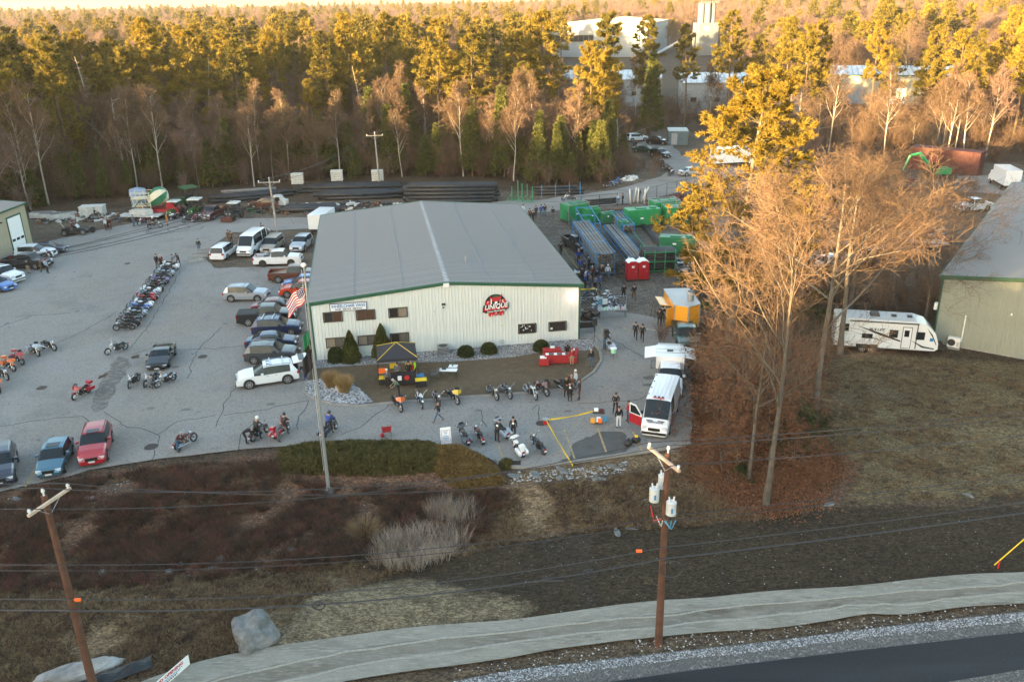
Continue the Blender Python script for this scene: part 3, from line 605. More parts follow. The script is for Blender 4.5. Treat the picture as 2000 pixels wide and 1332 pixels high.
far_building('industrial_building','long beige industrial building with white roof and green trim beyond the trees at upper right','building',(1622,203),(1885,207),28,8.0,1.6,'wall_tan','roof_white','trim_green','side',3)
far_building('industrial_building','pale grey low industrial building seen through the pines left of the lone gold pine','building',(1330,222),(1560,222),30,8.0,1.5,'wall_pale_grey','roof_white','wall_pale_grey','side',2,5)
far_building('industrial_building','pale grey low building behind the bare trees above the parked black cars','building',(1085,208),(1290,208),32,7.5,1.5,'wall_pale_grey','roof_white','wall_pale_grey','side',3,6)
fb=far_building('factory_building','big pale blue-grey factory hall with a long dark strip window in the distance','factory',(1075,112),(1262,112),70,17.5,2.2,'wall_pale_grey','roof_white','wall_pale_grey','front');fb.scale.z=fit_height(P(1168,112).x,P(1168,112).y,39)/19.7
a,b=P(1075,112),P(1262,112);W=(b-a).length;mb=MB();mb.box(1.5,W*.45,-.3,-.1,8.2,11.8);f=mb.obj('window',M('frame_bronze'),fb)
for k in range(8):mb=MB();mb.box(2.0+k*W*.053,1.6+(k+1)*W*.053,-.4,-.31,8.5,11.5);mb.obj('pane',M('glass_dark'),f)
mat('silo_concrete',(.15,.17,.185),.7,var=.1,scale=.3);si=thing('silo_plant','pale grey concrete plant tower with three round silos on top','silo tower',P(1375,108),R(8));si.scale.x=.82;si.scale.z=fit_height(P(1375,108).x,P(1375,108).y,3)/30.6;W=12.5
mb=MB();mb.box(-W/2,W/2,-5,5,0,18.5);mb.obj('tower',M('silo_concrete'),si)
for k in(-1,0,1):mb=MB();mb.cyl((k*3.9*.95,-1.5+abs(k),18.5),(k*3.9*.95,-1.5+abs(k),29.5),1.95,16);mb.obj('silo',M('silo_concrete'),si)
mb=MB();mb.box(-3.5,0,-5.1,-5,14.5,16.3);mb.obj('sign_panel',M('sign_white'),si)
for k in(-1,1):mb=MB();mb.box(k*1.5-2.3,k*1.5-1.7,-5.1,-5,11,11.7);mb.obj('opening',M('black_plastic'),si)
mb=MB();mb.tube([(-W/2,0,13),(-42,-20,1.5)],1.0,4);mb.obj('conveyor',M('grey_metal'),si)
mb=MB()
for k in range(9):mb.cyl((-W/2+.6+k*W/9,-4.9,29.4),(-W/2+.6+k*W/9,-4.9,30.6),.06,4)
mb.tube([(-W/2+.3,-4.9,30.5),(W/2-.3,-4.9,30.5)],.06,4);mb.tube([(-W/2+.3,-4.9,18.5),(-W/2+.3,-4.9,30.6)],.08,4);mb.obj('railing',M('grey_metal'),si)
def box_shed(name,label,cat,pa,pb,d,h,m,gable=.35,roofm=None,rib=.5):
 a,b=P(*pa),P(*pb);W=(b-a).length;t=thing(name,label,cat,a,heading(a,b));n=max(4,int(W/rib));mb=MB()
 mb.box(.04,W-.04,.04,d-.04,0,h-.02)
 for i in range(n):x=W*(i+.25)/n;mb.box(x,x+W/n*.5,0,.04,.05,h-.05);mb.box(x,x+W/n*.5,d-.04,d,.05,h-.05)
 nn=max(3,int(d/rib))
 for i in range(nn):y=d*(i+.25)/nn;mb.box(0,.04,y,y+d/nn*.5,.05,h-.05);mb.box(W-.04,W,y,y+d/nn*.5,.05,h-.05)
 mb.obj('wall',M(m),t);mb=MB()
 if gable:mb.prism([(-.1,h),(W/2,h+gable),(W+.1,h),(W/2,h-.02)],-.1,d+.1)
 else:mb.box(-.05,W+.05,-.05,d+.05,h-.02,h+.1)
 mb.obj('roof',M(roofm or m),t)
 mb=MB();mb.box(W*.15,W*.45,-.05,-.01,.1,h*.85);mb.obj('door',M(roofm or m),t);return t
mat('shed_blue',(.17,.24,.33),.6,var=.2,scale=1.2);mat('shed_blue_roof',(.26,.34,.46),.6)
s_=box_shed('storage_container','blue-grey storage container with a small yellow label left of the mixer truck','container',(260,417),(290,414),5.5,2.7,'shed_blue',.3,'shed_blue_roof')
mb=MB();mb.box(.7,1.5,-.07,-.05,1.9,2.3);mb.obj('yellow_label',mat('label_yellow',(.7,.5,.02)),s_)
box_shed('storage_shed','dark teal storage shed beside the parked cars on the back lane','shed',(1305,284),(1343,284),5.5,2.9,'wall_bluegrey',0,'grey_metal')
box_shed('red_container','long dark red shipping container behind the green machines at right','container',(1772,330),(1908,345),3,3.9,'rust_red',0,'rust_red')
# ================================================================== TREES
tree_mat('bark_grey',(.085,.072,.060),(.15,.132,.11),.9,scale=2.0)
tree_mat('bark_pale',(.30,.27,.23),(.40,.37,.33),.9,scale=2.0)
tree_mat('bark_brown',(.095,.065,.045),(.16,.115,.085),.9,scale=2.0)
tree_mat('twig',(.105,.070,.047),(.17,.112,.075),.9,scale=.6)
tree_mat('twig_red',(.16,.105,.085),(.21,.14,.115),.9,scale=.6)
tree_mat('needles',(.080,.078,.016),(.25,.182,.024),.7,trans=.25,scale=1.0)
tree_mat('needles_sunlit',(.15,.112,.018),(.28,.195,.026),.7,trans=.25,scale=1.0)  # brighter copy of the needles, low-sun gold put into its colour
tree_mat('needles_dark',(.065,.080,.020),(.11,.115,.03),.7,trans=.15,scale=1.0)
tree_mat('shrub_leaf',(.030,.042,.012),(.06,.075,.02),.7,trans=.1,scale=3.0)
tree_mat('conifer_leaf',(.055,.065,.014),(.09,.095,.02),.7,trans=.1,scale=3.0)
tree_mat('beech_leaf',(.17,.075,.038),(.27,.13,.07),.8,trans=.3,scale=1.5)
tree_mat('dry_stem',(.22,.18,.14),(.36,.30,.24),.9,scale=2)
tree_mat('golden_grass',(.25,.15,.06),(.36,.24,.11),.9,scale=3)
def tubes(Pt,Rd,n):
 """Pt (b,k,3), Rd (b,k) -> V, F(quads)"""
 b,k,_=Pt.shape;d=Pt[:,-1]-Pt[:,0];d/=np.linalg.norm(d,axis=1,keepdims=True)+1e-9
 a=np.where(np.abs(d[:,2:3])<.9,np.array([[0,0,1.]]),np.array([[1.,0,0]]));u=np.cross(d,a);u/=np.linalg.norm(u,axis=1,keepdims=True)+1e-9;w_=np.cross(d,u)
 th=np.arange(n)*2*np.pi/n
 ring=(u[:,None,:]*np.cos(th)[None,:,None]+w_[:,None,:]*np.sin(th)[None,:,None])
 V=Pt[:,:,None,:]+ring[:,None,:,:]*Rd[:,:,None,None]
 base=(np.arange(b)*k*n)[:,None,None];i=(np.arange(k-1)*n)[None,:,None];j=np.arange(n)[None,None,:];j2=(j+1)%n
 F=np.stack([base+i+j,base+i+j2,base+i+n+j2,base+i+n+j],-1).reshape(-1,4)
 return V.reshape(-1,3),F
def merge(parts):
 V=[];F=[];o=0
 for v,f in parts:V.append(v);F.append(f+o);o+=len(v)
 return np.concatenate(V),np.concatenate(F)
def sample(Pt,Rd,t):
 """t (b,m) in 0..1 along each polyline"""
 b,k,_=Pt.shape;x=t*(k-1);i=np.minimum(x.astype(int),k-2);f=(x-i)[...,None];r_=np.arange(b)[:,None]
 p=Pt[r_,i]*(1-f)+Pt[r_,i+1]*f;tg=Pt[r_,i+1]-Pt[r_,i];tg/=np.linalg.norm(tg,axis=-1,keepdims=True)+1e-9
 return p,tg,Rd[r_,i]*(1-f[...,0])+Rd[r_,i+1]*f[...,0]
def unit(a):return a/(np.linalg.norm(a,axis=-1,keepdims=True)+1e-9)
def spawn(g,Pt,Rd,m,t0,t1,ang,length,k,up,rad,jit=.12,rmin=.006,curl=0.0,flat=1.0):
 """m children for each polyline; ang (lo, hi) degrees from the parent; length = fn(t, parent length)"""
 b=len(Pt);t=t0+(t1-t0)*(np.arange(m)[None]+g.random((b,m)))/m
 p,tg,r_=sample(Pt,Rd,t);L=np.linalg.norm(Pt[:,-1]-Pt[:,0],axis=1)[:,None]*length(t)*(.7+.6*g.random((b,m)))
 q=g.normal(size=(b,m,3))*np.array([1,1,flat]);q-=(q*tg).sum(-1,keepdims=True)*tg;q=unit(q)
 a=np.radians(ang[0]+(ang[1]-ang[0])*g.random((b,m)))[...,None]
 d=unit(np.cos(a)*tg+np.sin(a)*q+np.array([0,0,up])).reshape(-1,3)
 p=p.reshape(-1,3);L=L.reshape(-1);r0=np.maximum(r_.reshape(-1)*rad,rmin)
 pts=[p];dd=d
 for i in range(1,k):
  dd=unit(dd+g.normal(size=dd.shape)*jit+np.array([0,0,up*.35+curl]));pts.append(pts[-1]+dd*(L/(k-1))[:,None])
 Pn=np.stack(pts,1);Rn=r0[:,None]*np.linspace(1,.35,k)[None]
 return Pn,np.maximum(Rn,rmin*.6)
def trunk_line(g,H,r0,k=9,lean=.03,wav=.012):
 p=[np.zeros(3)];d=unit(np.array([g.normal()*lean,g.normal()*lean,1.0]))
 for i in range(1,k):d=unit(d+g.normal(size=3)*wav*3+np.array([0,0,.05]));p.append(p[-1]+d*H/(k-1))
 r_=r0*np.linspace(1,.12,k)**.9;r_[0]*=1.35
 return np.array(p)[None],r_[None]
def bare_tree(seed,H=17,r0=.2,kind='maple',dense=1.0,rmin=.012,fine=False):
 g=np.random.default_rng(seed);T,TR=trunk_line(g,H*(.92 if kind!='maple' else .8),r0)
 tr=[tubes(T,TR,7)];cr=[]
 if kind=='snag':
  A,AR=spawn(g,T,TR,34,.25,.97,(60,100),lambda t:.16*(1.1-t),4,-.02,.35,.15,.02)
  tr.append(tubes(A,AR,4));B,BR=spawn(g,A,AR,4,.4,1,(30,60),lambda t:.45+0*t,3,0,.6,.15,rmin);cr.append(tubes(B,BR,3))
 else:
  n1,lo,an,ln,up={'maple':(11,.33,(28,62),lambda t:.66*(1.25-t),.07),'birch':(16,.35,(22,48),lambda t:.34*(1.35-t),.12),'oak':(10,.30,(45,84),lambda t:.80*(1.22-t),.06)}[kind]
  A,AR=spawn(g,T,TR,n1,lo,.99,an,ln,6,up,.55,.13,.03)
  tr.append(tubes(A,AR,5))
  B,BR=spawn(g,A,AR,int(7*dense),.2,1,(25,60),lambda t:.52*(1.25-t*.7),5,.07,.58,.16,rmin*1.6);cr.append(tubes(B,BR,4))
  C,CR=spawn(g,B,BR,int(6*dense),.15,1,(25,65),lambda t:.55*(1.2-t*.6),4,.06,.55,.2,rmin*1.2);cr.append(tubes(C,CR,3))
  D,DR=spawn(g,C,CR,int(5*dense),.1,1,(20,65),lambda t:.6+0*t,3 if fine else 2,.08,.6,.2,rmin);cr.append(tubes(D,DR,3))
  if fine:E_,ER=spawn(g,D,DR,4,.1,1,(20,60),lambda t:.6+0*t,2,.08,.7,.2,rmin*.8);cr.append(tubes(E_,ER,3))
 return merge(tr),merge(cr)
def blades(g,pts,k,ln,wd,up=.25,spread=1.0,out=None):
 """k needle bunches (triangles) round each point"""
 n=len(pts);d=g.normal(size=(n,k,3))*spread+np.array([0,0,up])
 if out is not None:d+=out[:,None]*.9
 d=unit(d);s_=unit(np.cross(d,g.normal(size=(n,k,3))))*wd*.5*(.6+.8*g.random((n,k,1)));L=ln*(.5+g.random((n,k,1)))
 b=pts[:,None]+g.normal(size=(n,k,3))*ln*.18
 V=np.stack([b-s_,b+s_,b+d*L],2).reshape(-1,3);F=np.arange(len(V)).reshape(-1,3);return V,F
def pine(seed,H=24,r0=.3,base=.35,width=.20,whorl=.85,per=5,tk=12,ln=.45,wd=.16,top=.9,subs=5,irregular=.35,rmin=.02,droop=.0):
 g=np.random.default_rng(seed);T,TR=trunk_line(g,H,r0,10,.02,.006);tr=[tubes(T,TR,7)]
 n=int(H*(1-base)/whorl);P0=[];D=[];L=[];R0=[]
 for i in range(n):
  t=base+(1-base)*(i+.3)/n;m=per+(g.random()<.4)-(g.random()<.3);a0=g.random()*6.3
  prof=(1-(t-base)/(1-base))**.60*min(1,.55+1.6*(t-base)/(1-base))if base>.15 else(1-t)**.8
  p,tg,r_=sample(T,TR,np.array([[t]]))
  for j in range(int(m)):
   if g.random()<irregular*.35:continue
   a=a0+j*6.283/m+g.normal()*.25;l=H*width*(prof+.05)*(1-irregular*g.random());el=-.05+.55*t**2+g.normal()*.10
   P0.append(p[0,0]);D.append([math.cos(a)*math.cos(el),math.sin(a)*math.cos(el),math.sin(el)]);L.append(max(.4,l));R0.append(max(.02,r_[0,0]*.35))
 P0=np.array(P0);D=np.array(D);L=np.array(L);R0=np.array(R0);k=5;pts=[P0];d=D
 for i in range(1,k):d=unit(d+g.normal(size=d.shape)*.10+np.array([0,0,.10-droop]));pts.append(pts[-1]+d*(L/(k-1))[:,None])
 A=np.stack(pts,1);AR=R0[:,None]*np.linspace(1,.3,k)[None];tr.append(tubes(A,AR,4))
 B,BR=spawn(g,A,AR,subs,.28,1.0,(35,65),lambda t:.46*(1.25-t),3,.06,.5,.10,rmin,flat=.25);cr=[tubes(B,BR,3)]
 if base>.25:
  dd,dr=spawn(g,T,TR,14,.12,base,(75,100),lambda t:.07+0*t,3,-.02,.18,.12,.02);tr.append(tubes(dd,dr,3))
 tp=[];ot=[]
 for Q,ts in((B,(.35,.7,1.0)),(A,(.6,.8,1.0))):
  for t in ts:
   p,tg,_=sample(Q,np.ones(Q.shape[:2]),np.full((len(Q),1),t));tp.append(p[:,0]);ot.append(tg[:,0])
 p,tg,_=sample(T,TR,np.array([[.93,.96,.985,1.0]]));tp.append(p[0]);ot.append(tg[0])
 tp=np.concatenate(tp);ot=np.concatenate(ot);Vb,Fb=blades(g,tp,tk,ln,wd,.35,.8,ot)
 return merge(tr),(Vb,Fb),merge(cr)
def tri(F4):return np.concatenate([F4[:,[0,1,2]],F4[:,[0,2,3]]])
def tree_meshes(name,trunk,crown,bark,leaf,wood=None):
 tm=np_mesh(name+'_trunk',*trunk,M(bark),smooth=True)
 if wood is not None:
  V,F=merge([(crown[0],crown[1]),(wood[0],tri(wood[1]))]);mi=np.concatenate([np.zeros(len(crown[1]),int),np.ones(2*len(wood[1]),int)]);cm=np_mesh(name+'_crown',V,F,[M(leaf),M(bark)],mi)
 else:cm=np_mesh(name+'_crown',*crown,M(leaf))
 return tm,cm
PINES=[];BARE=[];YOUNG=[];FPINE=[];FBARE=[]
for i,(H,w_,b_)in enumerate(((24,.25,.42),(22,.28,.38),(25,.20,.50),(20,.30,.34),(23,.26,.48),(19,.27,.40))):
 t,c,w2=pine(100+i,H,.27,b_,w_,whorl=1.25,per=5,tk=20,ln=.42,wd=.13,subs=8,irregular=.55);PINES.append(tree_meshes('pine',t,c,'bark_brown','needles',w2))
for i,(H,k,b_)in enumerate(((17,'maple','bark_grey'),(18,'birch','bark_pale'),(16,'maple','bark_grey'),(19,'birch','bark_pale'),(15,'oak','bark_pale'),(17,'birch','bark_pale'),(16,'snag','bark_pale'))):
 t,c=bare_tree(200+i,H,.15,k,1.15,.02);BARE.append(tree_meshes('bare_tree',t,c,b_,'twig_red' if i in(2,5)else 'twig'))
for i,(H,w_)in enumerate(((8,.27),(10,.23),(6.5,.30),(12,.2))):
 t,c,w2=pine(300+i,H,.12,.06,w_,whorl=.55,per=6,tk=11,ln=.42,wd=.15,subs=4,irregular=.2);YOUNG.append(tree_meshes('young_pine',t,c,'bark_brown','needles_dark',w2))
def far_mesh(name,tm,cm,m0,m1):
 pass
for i,(H,w_,b_)in enumerate(((21,.27,.38),(23,.23,.48),(18,.29,.33))):
 t,c,w2=pine(400+i,H,.25,b_,w_,whorl=1.4,per=5,tk=9,ln=.85,wd=.38,subs=3)
 V,F=merge([c,(t[0],tri(t[1]))]);mi=np.concatenate([np.zeros(len(c[1]),int),np.ones(2*len(t[1]),int)]);FPINE.append(np_mesh('far_pine',V,F,[M('needles'),M('bark_brown')],mi))
for i,(H,k)in enumerate(((17,'maple'),(18,'birch'),(15,'oak'),(16,'maple'))):
 g_=np.random.default_rng(500+i);T,TR=trunk_line(g_,H*.85,.18);A,AR=spawn(g_,T,TR,12,.35,.99,(25,60),lambda t:.5*(1.25-t),4,.1,.5,.13,.04)
 B,BR=spawn(g_,A,AR,7,.2,1,(25,60),lambda t:.55*(1.2-.6*t),3,.08,.6,.16,.035);C,CR=spawn(g_,B,BR,6,.1,1,(20,65),lambda t:.6+0*t,2,.08,.7,.2,.03)
 V,F=merge([tubes(T,TR,5),tubes(A,AR,3),tubes(B,BR,3),tubes(C,CR,3)]);FBARE.append(np_mesh('far_bare_tree',V,F,M('twig_red' if i%2 else 'twig')))
def scatter(name,pts,meshes):
 """one 'stuff' object: geometry nodes stand the meshes on points (x, y, z, rot, scale, pick)"""
 me=bpy.data.meshes.new(name);pts=np.array(pts,float);me.vertices.add(len(pts));me.vertices.foreach_set('co',pts[:,:3].astype(np.float32).ravel())
 for nm,col,ty in(('turn',3,'FLOAT'),('size',4,'FLOAT'),('pick',5,'INT')):
  a=me.attributes.new(nm,ty,'POINT');a.data.foreach_set('value',pts[:,col].astype(np.int32 if ty=='INT' else np.float32))
 o=link(name,me);o['kind']='stuff'
 ng=bpy.data.node_groups.new(name,'GeometryNodeTree');ng.interface.new_socket('Geometry',in_out='INPUT',socket_type='NodeSocketGeometry');ng.interface.new_socket('Geometry',in_out='OUTPUT',socket_type='NodeSocketGeometry')
 N=ng.nodes.new;gi=N('NodeGroupInput');go=N('NodeGroupOutput');ip=N('GeometryNodeInstanceOnPoints');gti=N('GeometryNodeGeometryToInstance')
 for m_ in reversed(meshes):
  ob=bpy.data.objects.new(m_.name+'_source',m_);oi=N('GeometryNodeObjectInfo');oi.inputs['Object'].default_value=ob;oi.inputs['As Instance'].default_value=False
  ng.links.new(oi.outputs['Geometry'],gti.inputs[0])
 def at(nm,ty):
  n_=N('GeometryNodeInputNamedAttribute');n_.data_type=ty;n_.inputs['Name'].default_value=nm;return n_.outputs['Attribute']
 cx=N('ShaderNodeCombineXYZ');ng.links.new(at('turn','FLOAT'),cx.inputs['Z']);ng.links.new(cx.outputs[0],ip.inputs['Rotation'])
 ng.links.new(at('size','FLOAT'),ip.inputs['Scale']);ng.links.new(at('pick','INT'),ip.inputs['Instance Index']);ip.inputs['Pick Instance'].default_value=True
 ng.links.new(gi.outputs[0],ip.inputs['Points']);ng.links.new(gti.outputs[0],ip.inputs['Instance']);ng.links.new(ip.outputs[0],go.inputs[0])
 md=o.modifiers.new('scatter','NODES');md.node_group=ng;return o
def in_view(x,y,m=0.08):
 q=CAMR.to_3x3().transposed()@Vector((x,y,terrain(x,y)+8-CAM_H));return q.z<-5 and abs(q.x/-q.z*FPX)<1000*(1+m)and abs(q.y/-q.z*FPX)<900
line_px=[(-700,560),(-300,455),(0,424),(100,402),(250,388),(330,372),(400,372),(560,356),(700,352),(800,348),(980,350),(1060,366),(1190,362),(1216,335),(1205,272),(1250,262),(1350,257),(1420,282),(1560,300),(1750,316),(1910,322),(1960,318),(2100,322),(2500,350)]
front=[P(*p).xy[:]for p in line_px]
forest_poly=front+[(1200,250),(3000,2800),(-3000,2800),(-1300,250),(-300,120)]
clear=[PP((1062,222),(1100,165),(1060,150),(1055,100),(1430,100),(1440,150),(1640,180),(1900,180),(1920,230),(1560,235)),PP((740,300),(1100,292),(1100,285),(860,275)),PP((1930,345),(2300,345),(2300,300),(1960,300))]
def free(x,y):return inside(forest_poly,x,y)and not any(inside(c,x,y)for c in clear)
LBL={'pine':('','pine tree'),'bare':('','bare tree'),'young':('low dark evergreen','evergreen tree')}
MARKS=((60,'above the tan garage'),(170,'above the old white boats'),(250,'above the large white box'),(340,'above the mixer truck'),(430,'above the old tractors'),(520,'left of the near yard pole'),(610,'above the left crate stack'),(700,'above the middle crate stack'),(790,'by the middle yard pole'),(880,'by the far yard pole'),(980,'above the tall pipe stack'),(1090,'above the green steel stands'),(1230,'left of the back lane cars'),(1350,'above the teal shed'),(1500,'behind the lone gold pine'),(1640,'left of the beige building'),(1790,'before the beige building'),(1930,'above the red container'),(9999,'at the right edge'))
PK=('tall layered gold-topped pine','broad gold-topped pine','slim high-crowned pine','bushy round-topped pine','tall open-crowned pine','shorter ragged pine');BK=('grey round-crowned bare tree','slender pale bare tree','reddish bare tree','narrow grey bare tree','wide low-branched bare tree','narrow reddish bare tree','dead pale snag')
def mark(px):return[m_ for l,m_ in MARKS if px<l][0]
def depth_word(y,px):return 'at the wood edge' if y<(150 if px<1200 else 200)else 'in the front rows' if y<(185 if px<1200 else 250)else 'deep in the wood'
def put_tree(nm,ms,x,y,s_,rz,lab,cat,grp=None,z=None):
 t=thing(nm,lab,cat,(x,y,terrain(x,y)if z is None else z),rz,grp);t.scale=(s_,s_,s_)
 link('trunk',ms[0],t);link('crown',ms[1],t);return t
g=np.random.default_rng(11)
taken=[]
def mesh_top(ms,q_=99.6):c=np.empty(len(ms[1].vertices)*3,np.float32);ms[1].vertices.foreach_get('co',c);return float(np.percentile(c[2::3],q_))
SET={'pine':PINES,'bare':BARE,'young':YOUNG};MH={k:[mesh_top(m_)for m_ in v]for k,v in SET.items()}
def planted(px,py,top,kind,var,lab,sc_xy=1.0):
 q=P(px,py);h=fit_height(q.x,q.y,top);s_=h/MH[kind][var];nm={'pine':'pine_tree','bare':'bare_tree','young':'evergreen_tree'}[kind]
 t=put_tree(nm,SET[kind][var],q.x,q.y,s_,g.random()*6.28,lab,LBL[kind][1],None);t.scale=(s_*sc_xy,s_*sc_xy,s_);taken.append((q.x,q.y,3));return t
for a in((95,400,155,'bare',1,'tall pale multi-stemmed leafless tree at the far left of the wood edge'),(68,398,170,'bare',3,'leaning leafless tree beside the pale multi-stemmed one at far left'),
    (208,352,118,'bare',6,'dead pale snag with short side stubs left of the striped mixer drum'),(245,368,168,'bare',4,'forked grey leafless tree just right of the pale dead snag'),
    (318,372,165,'bare',1,'slender pale leafless tree directly behind the striped mixer drum'),(420,322,120,'bare',6,'dead pale snag standing under gold pines right of the mixer truck'),
    (385,330,190,'bare',3,'narrow twin-stemmed leafless tree left of the second pale snag'),(497,365,210,'bare',1,'pale thin leafless tree just left of the nearest yard utility pole'),
    (612,296,128,'bare',2,'broad reddish leafless tree above the left utility pole'),(572,290,138,'bare',2,'reddish spreading leafless tree left of its twin above the utility pole'),
    (716,312,135,'bare',6,'pale dead trunk just left of the middle utility pole'),(905,345,150,'bare',3,'tall grey many-stemmed leafless tree behind the black pipe stack'),
    (966,345,185,'bare',1,'white-barked leafless tree at the right end of the black pipe stack'),(1124,352,160,'bare',1,'white-stemmed leafless birch left of the back lane'),
    (1207,290,140,'bare',5,'pale leafless tree in front of the big dark pine by the back lane'),(1190,300,155,'bare',3,'leafless tree left of the parked cars on the back lane'),
    (1560,245,75,'bare',6,'dead greenish snag with bare top right of the lone gold pine'),(1780,298,190,'bare',1,'thin straight pale trunk in front of the beige industrial building'),
    (1822,305,150,'bare',3,'tall leafless tree behind the red container'),(1758,200,30,'bare',0,'broad sunlit leafless tree rising above the beige building'),
    (1862,308,140,'bare',5,'leafless tree behind the right end of the red container'),(1880,312,140,'bare',3,'dark straight leafless tree at the right end of the red container'),(1925,305,120,'bare',5,'leaning leafless tree near the right edge beyond the lane'),
    (150,380,88,'pine',1,'gold topped pine left of the pale dead snag'),(60,330,70,'pine',3,'broad gold topped pine at the far left'),(235,330,105,'pine',5,'gold topped pine above the pale dead snag'),
    (335,330,36,'pine',0,'tallest gold pine in the left half with a broad crown'),(395,325,60,'pine',4,'gold pine right of the tallest one on the left'),(290,340,95,'pine',3,'dense gold pine just left of the tallest left pine'),
    (655,312,62,'pine',0,'wide golden pine between the two left utility poles'),(700,300,28,'pine',4,'gold pine behind the wide golden one'),(530,320,90,'pine',2,'golden pine directly behind the near utility pole'),
    (480,330,80,'pine',1,'broad gold pine left of the near utility pole'),(860,322,38,'pine',4,'tall golden pine with layered branches above the pipe stack'),(930,318,52,'pine',0,'golden layered pine right of the tall one above the pipes'),
    (760,285,25,'pine',1,'dense golden pine above the middle utility pole'),(1000,300,62,'pine',2,'dark pine with gold top left of the factory hall'),(1055,292,22,'pine',3,'golden topped pine standing against the factory hall'),
    (1178,290,26,'pine',1,'wide dark pine with gold tip in front of the factory hall'),(1265,262,30,'pine',0,'very tall dark dense pine behind the parked black cars'),(1335,262,48,'pine',2,'slim dark pine left of the silo tower'),
    (1420,258,22,'pine',4,'gold topped pine just right of the silo tower'),(1590,262,40,'pine',2,'narrow pine behind the dead greenish snag'),(1530,262,35,'pine',5,'dark pine with orange tip left of the dead snag'),
    (1690,268,40,'pine',2,'thin dark pine in front of the long beige building'),(1845,285,58,'pine',5,'pine with small gold crown above the red container'),(1975,290,25,'pine',0,'golden pine at the upper right corner'),
    (1130,320,200,'young',3,'dark green evergreen at the bend of the back lane'),(1268,268,105,'young',3,'dark dense evergreen in the shade behind the parked cars')):
 planted(*a)
i=0
for px in list(range(-40,1215,24))+list(range(-30,1200,40)):
 x_=px+g.integers(-9,9);lp0=[q for q in line_px if q[0]<=x_][-1];lp1=[q for q in line_px if q[0]>x_][0];y_=lp0[1]+(lp1[1]-lp0[1])*(x_-lp0[0])/(lp1[0]-lp0[0])
 if x_<230 and g.random()<.45:continue
 q=P(x_,y_-4-g.random()*22);v=int(g.integers(0,4));s_=(.75+.55*g.random())*(1.0 if px>400 else .75)
 lab=('rounded ','tall ','small ','tallest narrow ')[v]+'dark evergreen at the foot of the wood '+mark(x_)
 put_tree('evergreen_tree',YOUNG[v],q.x,q.y,s_,g.random()*6.28,lab,'evergreen tree','dark evergreens '+mark(x_));taken.append((q.x,q.y,2));i+=1
cand=[]
y=118.0;row=0
while y<2300:
 st=4.7 if y<185 else 5.6 if y<330 else 7.0 if y<700 else 9.5 if y<1300 else 13
 half=.66*y+60;x=-half-(150 if y<320 else 0)
 while x<half:
  a=x+g.uniform(-.45,.45)*st;b_=y+g.uniform(-.45,.45)*st
  if free(a,b_)and not any((a-t[0])**2+(b_-t[1])**2<t[2]**2 for t in(taken if b_<330 else())):
   pn=.5+.5*noise.noise(Vector((a*.012,b_*.012,7)))*2.4;pinep=(.27 if b_<260 else .15 if b_<480 else .05)*max(.05,min(2.6,1+2.2*(pn-.5)))
   if a>.17*b_:pinep*=.6
   if a<-.2*b_:pinep*=1.25
   cand.append((a,b_,g.random()<pinep,g.random()))
  x+=st
 y+=st*.92
cand.sort(key=lambda c:c[0]**2+c[1]**2)
counts={'pine':0,'bare':0};far=[]
for a,b_,isp,rr in cand:
 px,_=px_of(a,b_,10);vis=in_view(a,b_,.03);kind='pine' if isp else 'bare'
 thin=95<b_<245 and px>1215
 if thin and g.random()<.55:continue
 if(1055<px<1440 and 150<b_<620 and g.random()<.72)or(1600<px<1910 and 150<b_<300 and g.random()<.5):continue
 if vis and counts[kind]<(215 if isp else 280)and b_<420:
  counts[kind]+=1;v=int(g.integers(0,6))if isp else int(g.choice([0,1,2,3,4,5,1,3]))
  s_=(.62+.46*g.random())if isp else(.60+.36*g.random())
  lab=(PK if isp else BK)[v]+' '+depth_word(b_,px)+' '+mark(px)
  put_tree('pine_tree' if isp else 'bare_tree',SET[kind][v],a,b_,s_,g.random()*6.28,lab,LBL[kind][1],LBL[kind][1]+'s '+depth_word(b_,px)+' '+mark(px))
 else:
  far.append((a,b_,terrain(a,b_),g.random()*6.28,(.62+.55*g.random()),int(g.integers(0,3))if isp else 3+int(g.integers(0,4))))
y=-330.0
while y<330:
 x=-330.0
 while x<60:
  a=x+g.uniform(-3,3);b_=y+g.uniform(-3,3)
  if not inside(forest_poly,a,b_)and(a<-118-.12*max(0,b_-60)if b_>20 else a<-100+.55*(20-b_))and not(b_>0 and a>-.62*b_-45)and math.hypot(a,b_)<330:
   far.append((a,b_,0,g.random()*6.28,(.88+.22*g.random()),int(g.integers(0,3))if g.random()<.85 else 3+int(g.integers(0,4))))
  x+=6.2
 y+=6.2
tag(scatter('woodland',far,FPINE+FBARE),'far wood of leafless trees and pines running to the horizon','woodland')
